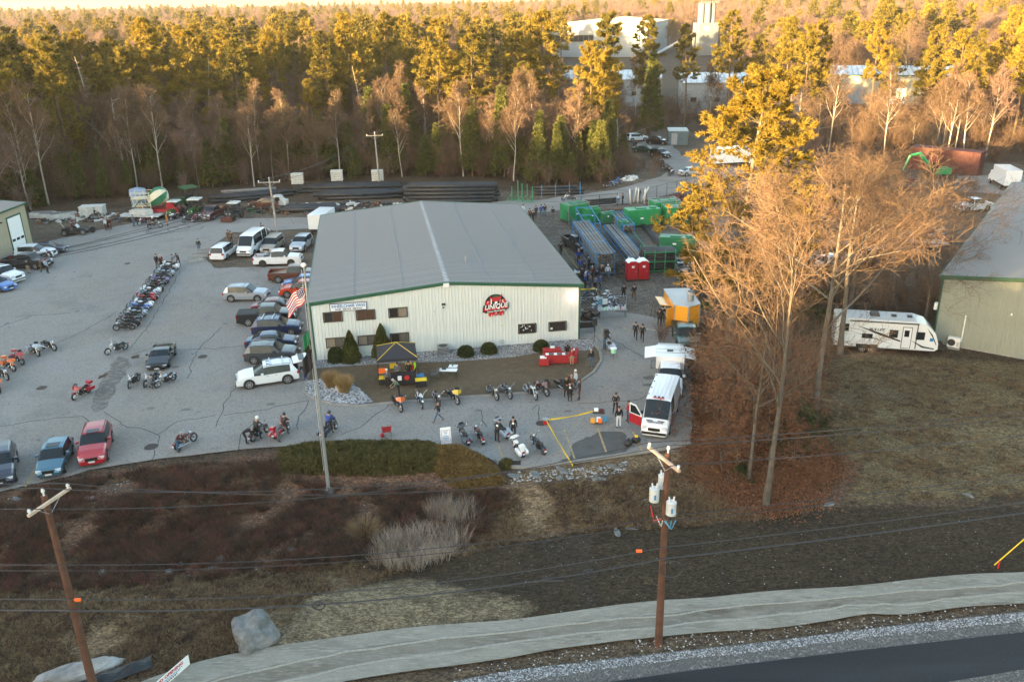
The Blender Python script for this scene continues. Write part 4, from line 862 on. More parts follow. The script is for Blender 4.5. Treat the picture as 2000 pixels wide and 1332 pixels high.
# ================================================================== VEHICLES
def paint(name,col,rough=.28,metal=0.0):return mat('paint_'+name,col,rough,metal,coat=.6)
paint('white',(.72,.73,.74));paint('silver',(.36,.39,.43),.35,.5);paint('black',(.012,.012,.014));paint('dark_grey',(.055,.065,.075),.3,.3)
paint('navy',(.014,.028,.085),.3,.2);paint('blue_black',(.015,.02,.04));paint('teal_blue',(.06,.15,.21),.3,.4);paint('red',(.34,.012,.02));paint('orange_red',(.42,.045,.015));paint('brown',(.10,.035,.02))
paint('dark_red',(.13,.015,.018));paint('blue',(.03,.12,.38));paint('dark_green',(.012,.06,.045));paint('tan',(.33,.29,.24),.4,.3);paint('orange',(.62,.12,.01));paint('yellow',(.65,.42,.02));paint('maroon',(.07,.012,.012));paint('purple',(.12,.08,.22));paint('pearl_blue',(.30,.38,.42),.3,.3)
mat('tyre',(.018,.018,.018),.85);mat('rim',(.45,.45,.46),.3,metal=.8);mat('rim_dark',(.06,.06,.06),.4,metal=.5);mat('car_glass',(.014,.020,.024),.10,spec=.35);mat('trim_black',(.012,.012,.012),.5)
mat('headlight',(.62,.64,.66),.12,spec=.8);mat('taillight',(.30,.008,.008),.2);mat('chrome',(.42,.43,.45),.22,metal=1.0);mat('plate',(.62,.62,.66),.5);mat('amber',(.5,.2,.02),.3)
mat('leather_black',(.015,.014,.013),.6);mat('engine_metal',(.12,.12,.125),.3,metal=.9)
KIND={
 'suv':dict(L=4.75,W=1.92,r=.385,wb=(.19,.80),st=[(0,.90,.62,.64,'b'),(.012,.95,1.0,1.05,'rw'),(.08,.97,1.08,1.56,'p'),(.13,.98,1.08,1.66,'g'),(.33,1,1.06,1.71,'p'),(.345,1,1.06,1.71,'g'),(.50,1,1.05,1.70,'p'),(.515,1,1.05,1.69,'gw'),(.55,1,1.04,1.64,'ws'),(.71,.99,1.05,1.17,'h'),(.86,.98,.98,1.10,'h'),(.95,.94,.86,.98,'h'),(.985,.86,.66,.72,'b'),(1,.84,.5,.55,'e')]),
 'sedan':dict(L=4.75,W=1.82,r=.33,wb=(.21,.80),st=[(0,.86,.6,.64,'b'),(.015,.92,.86,.92,'h'),(.13,.96,.92,1.0,'rw'),(.30,1,.92,1.38,'p'),(.32,1,.92,1.40,'g'),(.45,1,.91,1.44,'p'),(.46,1,.91,1.44,'g'),(.55,1,.90,1.42,'gw'),(.58,1,.90,1.38,'ws'),(.74,.99,.88,.96,'h'),(.94,.93,.72,.78,'h'),(.985,.86,.58,.62,'b'),(1,.80,.45,.5,'e')]),
 'hatch':dict(L=4.4,W=1.78,r=.32,wb=(.19,.80),st=[(0,.88,.62,.66,'b'),(.015,.94,.92,.96,'rw'),(.14,.98,.95,1.38,'p'),(.17,1,.95,1.42,'g'),(.36,1,.94,1.46,'p'),(.37,1,.94,1.46,'g'),(.53,1,.92,1.44,'gw'),(.56,1,.92,1.40,'ws'),(.74,.99,.90,.98,'h'),(.94,.92,.74,.80,'h'),(.985,.84,.6,.64,'b'),(1,.78,.45,.5,'e')]),
 'sport':dict(L=4.65,W=1.95,r=.35,wb=(.19,.80),st=[(0,.92,.62,.66,'b'),(.015,.96,.92,.96,'h'),(.12,1,.95,1.0,'rw'),(.36,.98,.86,1.20,'p'),(.38,.97,.84,1.22,'g'),(.52,.97,.82,1.22,'gw'),(.55,.98,.82,1.18,'ws'),(.70,.99,.80,.90,'h'),(.93,.94,.60,.66,'h'),(.985,.84,.46,.5,'b'),(1,.74,.34,.38,'e')]),
 'pickup':dict(L=5.8,W=2.0,r=.40,wb=(.20,.79),st=[(0,.97,1.15,1.15,'b'),(.012,.98,1.18,.80,'bed'),(.365,1,1.18,.80,'b'),(.37,1,1.18,1.20,'rw'),(.39,1,1.18,1.80,'p'),(.41,1,1.17,1.86,'g'),(.51,1,1.17,1.89,'p'),(.525,1,1.17,1.89,'g'),(.62,1,1.16,1.86,'gw'),(.645,1,1.16,1.82,'ws'),(.735,.99,1.16,1.27,'h'),(.95,.96,1.06,1.14,'h'),(.985,.92,.75,.8,'b'),(1,.88,.6,.62,'e')]),
 'van':dict(L=5.95,W=2.06,r=.36,wb=(.20,.80),st=[(0,.96,.9,.92,'b'),(.006,.98,1.2,2.35,'b'),(.02,.98,1.25,2.52,'p'),(.05,1,1.3,2.56,'g'),(.28,1,1.3,2.58,'p'),(.30,1,1.3,2.58,'g'),(.52,1,1.3,2.57,'p'),(.54,1,1.3,2.56,'g'),(.70,1,1.26,2.48,'gw'),(.74,1,1.26,2.40,'ws'),(.885,.99,1.18,1.32,'h'),(.965,.95,.96,1.04,'h'),(.99,.9,.66,.7,'b'),(1,.86,.5,.52,'e')]),
 'minivan':dict(L=5.0,W=1.95,r=.34,wb=(.20,.80),st=[(0,.92,.62,.64,'b'),(.01,.96,.98,1.02,'rw'),(.06,.98,1.0,1.64,'p'),(.09,1,1.0,1.72,'g'),(.32,1,.99,1.76,'p'),(.34,1,.99,1.76,'g'),(.56,1,.98,1.74,'p'),(.575,1,.98,1.73,'gw'),(.61,1,.98,1.68,'ws'),(.79,.99,.98,1.08,'h'),(.95,.95,.8,.86,'h'),(.985,.88,.6,.66,'b'),(1,.84,.48,.5,'e')]),
}
CARM={}
def car_meshes(kind,solid_van=False):
 key=(kind,solid_van)
 if key in CARM:return CARM[key]
 K=KIND[kind];L,W=K['L'],K['W'];st=K['st'];hw=W/2;rings=[];tags=[]
 for t,wf,zs,zt,tg in st:
  w_=hw*wf;cab=zt-zs>.28
  if tg=='bed':ring=[(w_*.90,.30),(w_*.985,.36),(w_,.72),(w_,zs),(w_-.09,zs+.005),(w_-.10,zt),(0,zt)]
  else:
   wr=w_*(.80 if cab and kind not in('van',)else .88 if cab else .86)
   ring=[(w_*.90,.26),(w_*.985,.34),(w_,zs*.66),(w_*.975,zs),(wr,zt-(.05 if cab else .02)),(wr*.72,zt),(0,zt+.012)]
   if kind=='pickup' and t==.365 or(kind=='pickup' and t==0):ring=[(w_*.90,.30),(w_*.985,.36),(w_,.72),(w_,1.18),(w_-.09,1.185),(w_-.10,1.185),(0,1.185)]
  rings.append([(-L/2+t*L,y,z)for y,z in ring]+[(-L/2+t*L,-y,z)for y,z in ring[-2::-1]]);tags.append(tg)
 if kind=='pickup':
  a=[(p[0],p[1],p[2])for p in rings[1]];rings[0]=[(-L/2,p[1]*.99,p[2])for p in rings[0]]
 n=len(rings[0]);parts={'body':MB(),'windshield':MB(),'rear_window':MB(),'side_window':MB(),'side_window_b':MB()}
 def q(pn,i,j):
  a,b,c,d=rings[i][j],rings[i+1][j],rings[i+1][j+1],rings[i][j+1];parts['side_window_b' if pn=='side_window' and j>4 else pn].quad(a,b,c,d)
 for i in range(len(rings)-1):
  tg=tags[i]
  for j in range(n-1):
   side_=j in(3,n-5);top=4<=j<=n-6;pn='body'
   if side_ and tg=='g' and not solid_van:pn='side_window'
   if side_ and solid_van and tg=='g' and st[i][0]>.5:pn='side_window'
   if side_ and(tg=='gw' or(tg=='p' and .3<st[i][0]<.6)):pn='side_window'
   if top and tg=='ws':pn='windshield'
   if side_ and tg=='ws' and kind!='van':pn='side_window'
   if top and tg=='rw':pn='rear_window'
   q(pn,i,j)
  if kind=='van' and i==0 and not solid_van:pass
 parts['body'].add(rings[0],[tuple(range(n))]);parts['body'].add(rings[-1],[tuple(range(n-1,-1,-1))])
 parts['body'].add(rings[0][:1]+rings[0][-1:]+rings[-1][-1:]+rings[-1][:1],[(0,1,2,3)])
 out={}
 for k,mb in parts.items():
  if mb.f:out[k]=mb
 res={}
 for k,mb in out.items():
  m_=M('paint_white')if k=='body' else M('car_glass');me=mb.mesh('car_'+k,m_,smooth=(k=='body'))
  if k=='body':
   me.set_sharp_from_angle(angle=R(28))
  res[k]=me
 mb=MB();r_=K['r']
 for f in K['wb']:
  for s_ in(-1,1):
   x=-L/2+f*L;y=s_*(hw*.99);mb.cyl((x,y-s_*.12,r_+.02),(x,y+s_*.018,r_+.02),r_*1.17,18)
 mb.box(-L*.44,L*.44,-hw*.8,hw*.8,.18,.30)
 res['wheel_arch']=mb.mesh('wheel_arch',M('trim_black'))
 mb=MB();mb.tube([(0,-.115,0),(0,-.09,0),(0,.09,0),(0,.115,0)],[r_*.9,r_,r_,r_*.9],18);res['tyre']=mb.mesh('tyre',M('tyre'))
 mb=MB();mb.cyl((0,-.118,0),(0,.118,0),r_*.30,10)
 for s_ in(-1,1):
  y0,y1=(s_*.108,s_*.124)
  for k in range(6):
   a=k*math.pi/3;c,s2=math.cos(a),math.sin(a);u=(-s2,c)
   pts=[(c*.05+u[0]*.035,s2*.05+u[1]*.035),(c*r_*.66+u[0]*.045,s2*r_*.66+u[1]*.045),(c*r_*.66-u[0]*.045,s2*r_*.66-u[1]*.045),(c*.05-u[0]*.035,s2*.05-u[1]*.035)]
   mb.prism(pts,min(y0,y1),max(y0,y1))
  ring=[]
  for k in range(18):
   a=k*math.pi/9;ring.append((r_*.70*math.cos(a),y1,r_*.70*math.sin(a)))
   ring.append((r_*.60*math.cos(a),y1,r_*.60*math.sin(a)))
  b_=len(mb.v);mb.add(ring,[(2*k,2*k+1,(2*k+3)%36,(2*k+2)%36)for k in range(18)])
 res['rim']=mb.mesh('rim',M('rim'))
 zf=st[-3][3];zr=st[1][2];hx=L/2;big=kind in('pickup','van')
 zl={'suv':.72,'sedan':.64,'hatch':.66,'sport':.52,'pickup':.88,'van':.84,'minivan':.70}[kind]
 mb=MB();d=.14 if kind!='sport' else .05;mb.box(-.05-(.10 if not big else .05),.02,-.17,.17,-d/2-.01,d/2-.02+(0 if not big else .08));res['headlight']=mb.mesh('headlight',M('headlight'));res['_hl']=(hx-.07,hw*.68,zl)
 mb=MB();h=.22 if kind not in('van','pickup')else .34;mb.box(-.015,.14,-.13,.13,-h/2,h/2);res['taillight']=mb.mesh('taillight',M('taillight'));res['_tl']=(-hx+.0,hw*.82,(zr-.10)if kind!='van' else 1.35)
 if kind=='pickup':res['_tl']=(-hx-.0,hw*.86,.98)
 mb=MB();mb.box(0,.03,-hw*.42,hw*.42,-.13,.10);res['grille']=mb.mesh('grille',M('trim_black'));res['_gr']=(hx-.02,0,zl-.06)
 mb=MB();mb.box(0,.02,-.20,.20,-.06,.06);res['license_plate']=mb.mesh('license_plate',M('plate'))
 mb=MB();mb.box(-.10,.10,-.10,.10,-.07,.09);mb.box(-.03,.03,-.16,-.08,-.05,-.01);res['mirror']=mb.mesh('mirror',M('paint_white'))
 mb=MB();mb.box(-.02,.12,-hw*.86,hw*.86,-.10,.06);res['bumper']=mb.mesh('bumper',M('trim_black'))
 mb=MB();mb.box(-.07,.07,-.012,.012,-.012,.012);res['door_handle']=mb.mesh('door_handle',M('chrome'))
 CARM[key]=res;return res
def car(kind,col,px,rz,label,cat='car',solid=False,group=None,rims='rim',extra=None,glass=None,z=0.06,lift=0):
 """px: photo pixel of the ground under the middle of the car; rz: heading of its front"""
 c=P(*px);ms=car_meshes(kind,solid);K=KIND[kind];L,W=K['L'],K['W'];hw=W/2
 nm={'suv':'parked_suv','sedan':'parked_sedan','hatch':'parked_hatchback','sport':'sports_car','pickup':'pickup_truck','van':'parked_van','minivan':'parked_minivan'}[kind]
 t=thing(nm,label,cat,(c.x,c.y,terrain(c.x,c.y)+z),rz,group);pm=M('paint_'+col)
 b=link('body',ms['body'],t);override(b,0,pm)
 for k in('windshield','rear_window','side_window','side_window_b','wheel_arch'):
  if k in ms:link(k.replace('_b',''),ms[k],t)
 for i,f in enumerate(K['wb']):
  for s_ in(-1,1):
   w_=thing('wheel',None,None,(-L/2+f*L,s_*(hw-.085),K['r']));w_.parent=t;link('tyre',ms['tyre'],w_);r_=link('rim',ms['rim'],w_);override(r_,0,M(rims))
 x,y,z_=ms['_hl']
 for s_ in(-1,1):o=link('headlight',ms['headlight'],t);o.location=(x,s_*y,z_);o.rotation_euler=(0,0,-s_*.25)
 x,y,z_=ms['_tl']
 for s_ in(-1,1):o=link('taillight',ms['taillight'],t);o.location=(x,s_*y,z_)
 x,y,z_=ms['_gr'];o=link('grille',ms['grille'],t);o.location=(x,y,z_);o=link('license_plate',ms['license_plate'],t);o.location=(x+.03,0,z_-.2)
 o=link('license_plate',ms['license_plate'],t);o.location=(-L/2-.02,0,.62)
 wx=[s for s in K['st']if s[4]=='ws'][0];zz=wx[2]
 for s_ in(-1,1):o=link('mirror',ms['mirror'],t);o.location=(-L/2+(wx[0]+.03)*L,s_*(hw+.10),zz+.10);o.scale=(1,-s_,1);override(o,0,pm if kind!='van' else M('trim_black'))
 for f in(.50,.36)if kind!='pickup' else(.60,.49):
  for s_ in(-1,1):o=link('door_handle',ms['door_handle'],t);o.location=(-L/2+f*L,s_*(hw+.005),zz-.12)
 if kind in('pickup','van'):
  for s_ in(-1,1):o=link('bumper',ms['bumper'],t);o.location=(s_*(L/2-(.03 if s_>0 else-.02)),0,.50);override(o,0,M('chrome' if kind=='pickup' and col!='black' else 'trim_black'))
 if extra:extra(t,L,W,ms,pm)
 return t
def sunroof(x0=-.15,x1=.45,z=1.455):
 def f(t,L,W,ms,pm):mb=MB();mb.box(x0,x1,-.42,.42,z,z+.02);mb.obj('sunroof',M('car_glass'),t)
 return f
def roof_rails(z,m='chrome',bars=False,sun=False):
 def f(t,L,W,ms,pm):
  for s_ in(-1,1):mb=MB();mb.tube([(-L*.38,s_*W*.36,z),(-L*.33,s_*W*.36,z+.06),(L*.02,s_*W*.36,z+.06),(L*.06,s_*W*.36,z)],.022,5);mb.obj('roof_rail',M(m),t)
  if bars:
   for x in(-L*.27,-L*.06):mb=MB();mb.box(x-.04,x+.04,-W*.42,W*.42,z+.08,z+.12);mb.obj('crossbar',M('chrome'),t)
  if sun:mb=MB();mb.box(-L*.10,L*.0,-.4,.4,z-.01,z+.03);mb.obj('sunroof',M('car_glass'),t)
 return f
def both(*fs):
 def f(*a):
  for g_ in fs:g_(*a)
 return f
def hd(a,b):return heading(P(*a),P(*b))
def bed_cover(t,L,W,ms,pm):mb=MB();mb.box(-L/2+.06,-L/2+.36*L,-W/2+.1,W/2-.1,1.17,1.23);mb.obj('bed_cover',M('leather_black'),t)
def bed_load(t,L,W,ms,pm):
 mb=MB();mb.box(-L/2+.5,-L/2+1.3,-.5,.3,.82,1.3);mb.obj('tool_box',M('grey_metal'),t)
 mb=MB();mb.box(-L/2+1.4,-L/2+2.0,-.3,.6,.82,1.25);mb.obj('crate',M('dark_metal'),t)
 for k in(-.6,0,.6):mb=MB();mb.tube([(-L/2+.3,k,1.2),(-L/2+1.9,k+.1,1.38)],.03,5);mb.obj('bar',M('grey_metal'),t)
car('suv','blue_black',(6,926),hd((0,960),(30,905))+math.pi+.2,'black crossover with chrome window trim cut off by the left edge',extra=roof_rails(1.66))
car('hatch','teal_blue',(111,908),hd((124,880),(98,938)),'blue-grey hatchback with dark sunroof between the black and the red cars',extra=sunroof(-.5,.1,1.465))
car('suv','red',(190,884),hd((199,856),(184,912)),'glossy red crossover parked at the lot edge beside the blue hatchback',extra=both(roof_rails(1.66,'trim_black'),sunroof(-.35,.25,1.70)))
car('sport','black',(317,707),hd((327,688),(310,722)),'low black sports car standing alone in the middle of the lot','sports car')
def tailgate_open(t,L,W,ms,pm):
 mb=MB();mb.prism([(-L/2+.35,1.66),(-L/2-.75,1.86),(-L/2-.80,1.80),(-L/2+.32,1.60)],-.75,.75);tg_=mb.obj('raised_tailgate',pm,t)
 mb=MB();mb.box(-L/2-.55,-L/2-.1,-.6,.6,1.835,1.86);mb.obj('tailgate_glass',M('car_glass'),tg_)
 mb=MB();mb.box(-L/2-.02,-L/2+.01,-.7,.7,.75,1.55);mb.obj('cargo_opening',M('trim_black'),t)
t_=car('suv','white',(524,747),hd((575,742),(470,757)),'white SUV with raised tailgate and roof bars in front of the warehouse','SUV',extra=both(roof_rails(1.68,bars=True,sun=True),tailgate_open));t_.scale=(1.08,1.05,1.03)
row=math.radians(4)
for px,k,c,rz,lab,ex in(((534,704),'suv','dark_grey',3,'dark grey SUV directly behind the white one with the raised tailgate',roof_rails(1.68,'grey_metal',sun=True)),
         ((533,678),'sedan','navy',5,'dark blue fastback sedan between two dark SUVs',None),
         ((544,652),'suv','navy',4,'dark blue SUV with two silver roof crossbars',roof_rails(1.68,bars=True)),
         ((524,630),'pickup','black',6,'black crew-cab pickup with black bed cover beside the warehouse',bed_cover),
         ((540,609),'sedan','dark_red',5,'dark red sedan mostly hidden behind the black pickup',None),
         ((484,586),'suv','silver',-3,'silver SUV standing out of the row in the lot',roof_rails(1.68,sun=True))):
 car(k,c,px,R(rz),lab,'pickup truck' if k=='pickup' else 'SUV' if k=='suv' else 'car',extra=ex)
car('suv','orange_red',(590,577),R(183),'orange-red SUV behind the flag beside the warehouse','SUV',extra=roof_rails(1.66,'trim_black'))
car('hatch','blue',(592,562),R(184),'bright blue and silver hatchback behind the orange-red SUV',extra=roof_rails(1.42))
car('pickup','brown',(577,548),R(4),'brown pickup truck at the warehouse corner behind the blue car','pickup truck')
car('pickup','white',(545,517),R(3),'white crew-cab pickup with tools in the bed by the utility pole','pickup truck',extra=bed_load,rims='rim_dark')
car('minivan','white',(440,501),R(84),'white minivan seen from behind at the dirt patch','minivan',extra=roof_rails(1.76,'trim_black'))
car('van','white',(494,492),R(-97),'white high-roof passenger van facing the lot on the dirt patch','van')
car('minivan','tan',(533,488),R(-94),'beige minivan partly hidden behind the utility pole and white pickup','minivan')
car('suv','silver',(590,486),R(-96),'light silver crossover facing forward near the warehouse back corner','SUV')
car('pickup','black',(1128,487),R(-70),'black pickup parked along the right side of the warehouse','pickup truck',rims='rim_dark')
car('pickup','white',(5,549),R(-22),'white pickup with black grille at the left edge','pickup truck',rims='rim_dark')
car('sedan','blue',(-6,566),R(-20),'blue car cut off by the left edge',extra=None)
car('pickup','black',(56,523),R(-8),'dark pickup with people around it at far left','pickup truck')
car('suv','white',(72,504),R(4),'white SUV parked by the tan garage','SUV',extra=roof_rails(1.68))
car('sedan','blue_black',(95,495),R(6),'dark sedan nearest the garage door')
car('suv','white',(1245,276),R(10),'white SUV farthest back on the lane','SUV')
car('suv','black',(1285,283),R(-28),'black SUV beside the teal shed','SUV',extra=roof_rails(1.66))
car('sedan','dark_green',(1258,298),R(-30),'dark green sedan on the back lane verge')
car('suv','black',(1290,308),R(-60),'black SUV facing the lot, nearest on the back lane','SUV')
car('sedan','silver',(1349,343),R(20),'car half hidden behind the lone gold pine')
car('pickup','white',(1899,412),R(15),'white pickup behind the corner of the green-grey building','pickup truck')
car('suv','white',(1515,522),R(20),'white car glimpsed through bare branches, left one','SUV');car('hatch','white',(1625,520),R(30),'white car glimpsed through bare branches, middle one');car('suv','white',(1688,512),R(200),'white car glimpsed through bare branches, right one','SUV')
car('pickup','dark_green',(1338,671),R(-94),'dark green pickup truck hitched to the yellow food trailer','pickup truck',extra=bed_cover,rims='rim_dark')
def cap(t,L,W,ms,pm):
 mb=MB();mb.box(-L/2-.2,-L/2+2.35,-1.15,1.15,1.15,2.25);mb.obj('utility_box',pm,t)
 mb=MB();mb.box(-L/2+.9,-L/2+1.2,-.25,.25,2.25,2.31);mb.obj('roof_vent',M('dark_metal'),t)
 for s_ in(-1,1):
  mb=MB();mb.add([(-L/2-.1,s_*1.16,2.24),(-L/2+2.25,s_*1.16,2.24),(-L/2+2.25,s_*2.1,2.05),(-L/2-.1,s_*2.1,2.05),(-L/2-.1,s_*1.16,2.19),(-L/2+2.25,s_*1.16,2.19),(-L/2+2.25,s_*2.1,2.0),(-L/2-.1,s_*2.1,2.0)],[(0,1,2,3),(7,6,5,4),(0,4,5,1),(1,5,6,2),(2,6,7,3),(3,7,4,0)]);mb.obj('raised_side_door',pm,t)
 mb=MB();mb.box(-L/2-1.2,-L/2-.25,-1.0,1.0,1.95,2.02);mb.obj('raised_rear_door',M('roof_pale'),t)
 for k in range(2):
  mb=MB();mb.box(-L/2+.7+k*.8,-L/2+.72+k*.8,-1.15,1.15,2.25,2.275);mb.obj('roof_rib',M('grey_metal'),t)
car('pickup','white',(1307,752),R(-99),'white tool truck with raised side doors behind the white and red van','utility truck',extra=cap)
def big_van(t,L,W,ms,pm):
 hw=W/2
 for s_ in(-1,1):
  mb=MB();mb.box(-L/2+.1,L*.30,s_*hw*1.0-.004,s_*hw*1.0+.012,.42,1.12)if s_>0 else mb.box(-L/2+.1,L*.30,-hw-.012,-hw+.004,.42,1.12);mb.obj('red_panel',M('paint_red'),t)
  mb=MB();y=s_*(hw+.012)
  for k in range(5):mb.prism([(-L*.3+k*.35,.5),(-L*.3+k*.35+.5,1.1),(-L*.3+k*.35+.62,1.1),(-L*.3+k*.35+.12,.5)],min(y,y+s_*.006),max(y,y+s_*.006))
  mb.obj('white_stripes',M('sign_white'),t)
 for k in range(5):mb=MB();y=-.6+k*.3;mb.box(-L*.46,L*.16,y-.012,y+.012,2.572,2.60);mb.obj('roof_rib',M('paint_white'),t)
 for k in range(4):mb=MB();mb.box(-L*.4+k*1.1,-L*.4+k*1.1+.08,-.84,-.76,2.56,2.62);mb.obj('roof_bolt',M('trim_black'),t)
 d=MB();x0=L/2-1.45
 a=math.radians(62);c,s_=math.cos(a),math.sin(a);ox,oy=L/2-.78,-hw-.01
 def q_(u,z,w_=0):return(ox-u*c+w_*s_,oy-u*s_-w_*c,z)
 d.add([q_(0,.5),q_(1.15,.5),q_(1.15,1.25),q_(.0,1.25),q_(0,.5,.06),q_(1.15,.5,.06),q_(1.15,1.25,.06),q_(0,1.25,.06)],[(0,1,2,3),(7,6,5,4),(0,4,5,1),(1,5,6,2),(2,6,7,3),(3,7,4,0)],0)
 dd=d.obj('open_door',M('paint_red'),t);d=MB()
 fr=[(0.0,1.25),(1.15,1.25),(1.15,2.05),(.55,2.05),(0.0,1.4)]
 d.add([q_(u,z)for u,z in fr]+[q_(u,z,.05)for u,z in fr],[(0,1,2,3,4),(9,8,7,6,5)]+[(i,i+5,(i+1)%5+5,(i+1)%5)for i in range(5)]);d.obj('door_frame',M('paint_white'),dd)
 d=MB();gl=[(.12,1.33),(1.05,1.33),(1.05,1.95),(.6,1.95),(.12,1.45)]
 d.add([q_(u,z,-.008)for u,z in gl],[(0,1,2,3,4)]);d.add([q_(u,z,.058)for u,z in gl],[(4,3,2,1,0)]);d.obj('door_glass',M('car_glass'),dd)
 text_obj('lettering','UNIQUE CUSTOM',.15,M('sign_navy'),t,(L/2-.33,0,1.19),(R(20),0,R(90)),sx=.95,bold=.006)
 for s_ in(-1,1):mb=MB();mb.box(L/2-.50,L/2-.42,s_*.42-.24,s_*.42+.24,1.235,1.262);mb.obj('hood_vent',M('trim_black'),t)
 e=MB()
 for k in(-.28,0,.28):e.box(L*.20,L*.20+.16,k-.09,k+.07,2.56,2.595)
 e.obj('roof_emblem',M('logo_black'),t);e=MB();e.box(L*.235,L*.235+.10,-.42,.42,2.555,2.585);e.obj('roof_emblem',M('logo_red'),t)
t_=car('van','white',(1290,822),hd((1305,790),(1279,860)),'white high-roof van with red lower sides and its front door open','van',solid=True,extra=big_van);t_.scale=(1.06,1.0,1.0)
def rv():
 a,b=P(1640,672),P(1808,683);hdg=heading(a,b);c=P(1722,681);L=8.6;Wd=2.45
 t=thing('travel_trailer','white travel trailer with dark swooping stripes behind the bare trees at right','camper',(c.x,c.y,0),hdg)
 prof=[(-L/2,.55),(-L/2,3.05),(-L/2+.15,3.15),(L/2-1.9,3.12),(L/2-1.0,2.85),(L/2-.35,2.2),(L/2-.02,1.3),(L/2,.75),(L/2-.25,.55)]
 mb=MB();mb.prism(prof,-Wd/2,Wd/2);mb.obj('body',M('paint_white'),t)
 mb=MB();mb.box(-L/2+.1,L/2-2.0,-Wd/2+.1,Wd/2-.1,3.14,3.18);mb.obj('roof',M('roof_pale'),t)
 mb=MB();mb.box(-L/2+2.9,-L/2+3.7,-.4,.4,3.18,3.45,0,.08);mb.obj('roof_air_conditioner',M('dark_metal'),t)
 for x in(.4,1.7):mb=MB();mb.box(x,x+.4,-.2,.2,3.18,3.30);mb.obj('roof_vent',M('dark_metal'),t)
 y=-Wd/2
 for x,z,w_,h in((.55,1.95,.62,.62),(2.75,1.9,.62,.62),(-1.6,1.6,.8,.35),(-3.6,2.3,.7,.6)):
  mb=MB();mb.box(x-w_/2-.05,x+w_/2+.05,y-.03,y,z-h/2-.05,z+h/2+.05);f=mb.obj('window',M('trim_black'),t);mb=MB();mb.box(x-w_/2,x+w_/2,y-.04,y-.03,z-h/2,z+h/2);mb.obj('pane',M('car_glass'),f)
 mb=MB();mb.box(1.25,2.05,y-.03,y,.65,2.65);d=mb.obj('door',M('trim_black'),t);mb=MB();mb.box(1.30,2.0,y-.045,y-.03,.70,2.60);mb.obj('door_leaf',M('paint_white'),d);mb=MB();mb.box(1.42,1.82,y-.055,y-.045,1.75,2.35);mb.obj('pane',M('car_glass'),d)
 for pts,m_ in((((-2.6,2.55),(-.5,1.95),(1.2,1.35),(1.2,1.22),(-.6,1.75)),'trim_black'),(((-3.2,2.0),(-1.0,1.5),(.6,.95),(-1.0,1.35)),'grey_metal'),(((2.0,1.45),(3.1,.95),(4.0,.80),(4.0,.7),(3.0,.82)),'trim_black'),(((3.2,2.65),(3.7,2.1),(4.1,1.3),(4.15,1.05),(3.75,1.8)),'dark_metal')):
  mb=MB();mb.prism(list(pts),y-.012,y-.001);mb.obj('stripe',M(m_),t)
 mb=MB();mb.box(2.42,2.48,y-.08,y,.7,2.95);mb.obj('awning_arm',M('trim_black'),t);mb=MB();mb.cyl((-3.2,y-.08,2.98),(2.5,y-.08,2.98),.06,8);mb.obj('awning',M('dark_metal'),t)
 mb=MB();mb.box(3.55,3.85,y-.012,y-.002,1.45,1.75);mb.obj('sticker',M('sign_blue'),t)
 text_obj('lettering','BULLET',.30,M('trim_black'),t,(-.9,y-.015,2.25),(R(90),0,0),sx=1.3,shear=.3,bold=.01)
 for x in(-1.9,-1.1):
  w_=thing('wheel',None,None,(x,y+.13,.36));w_.parent=t;ms=car_meshes('suv');link('tyre',ms['tyre'],w_);link('rim',ms['rim'],w_)
 mb=MB();mb.box(-2.45,-.6,y-.01,y+.01,.4,.82);mb.obj('wheel_arch',M('trim_black'),t)
 mb=MB();mb.box(-L/2+.2,L/2-.5,-1.0,1.0,.38,.56);mb.obj('chassis',M('trim_black'),t)
 mb=MB();mb.tube([(L/2-.4,.8,.5),(L/2+1.1,0,.5)],.05,6);mb.tube([(L/2-.4,-.8,.5),(L/2+1.1,0,.5)],.05,6);mb.cyl((L/2+.8,0,0),(L/2+.8,0,.8),.05,6);mb.obj('tow_bar',M('dark_metal'),t)
 mb=MB();mb.box(L/2+.1,L/2+.6,-.3,.3,.55,1.0);mb.obj('gas_bottle_cover',M('trim_black'),t)
rv()
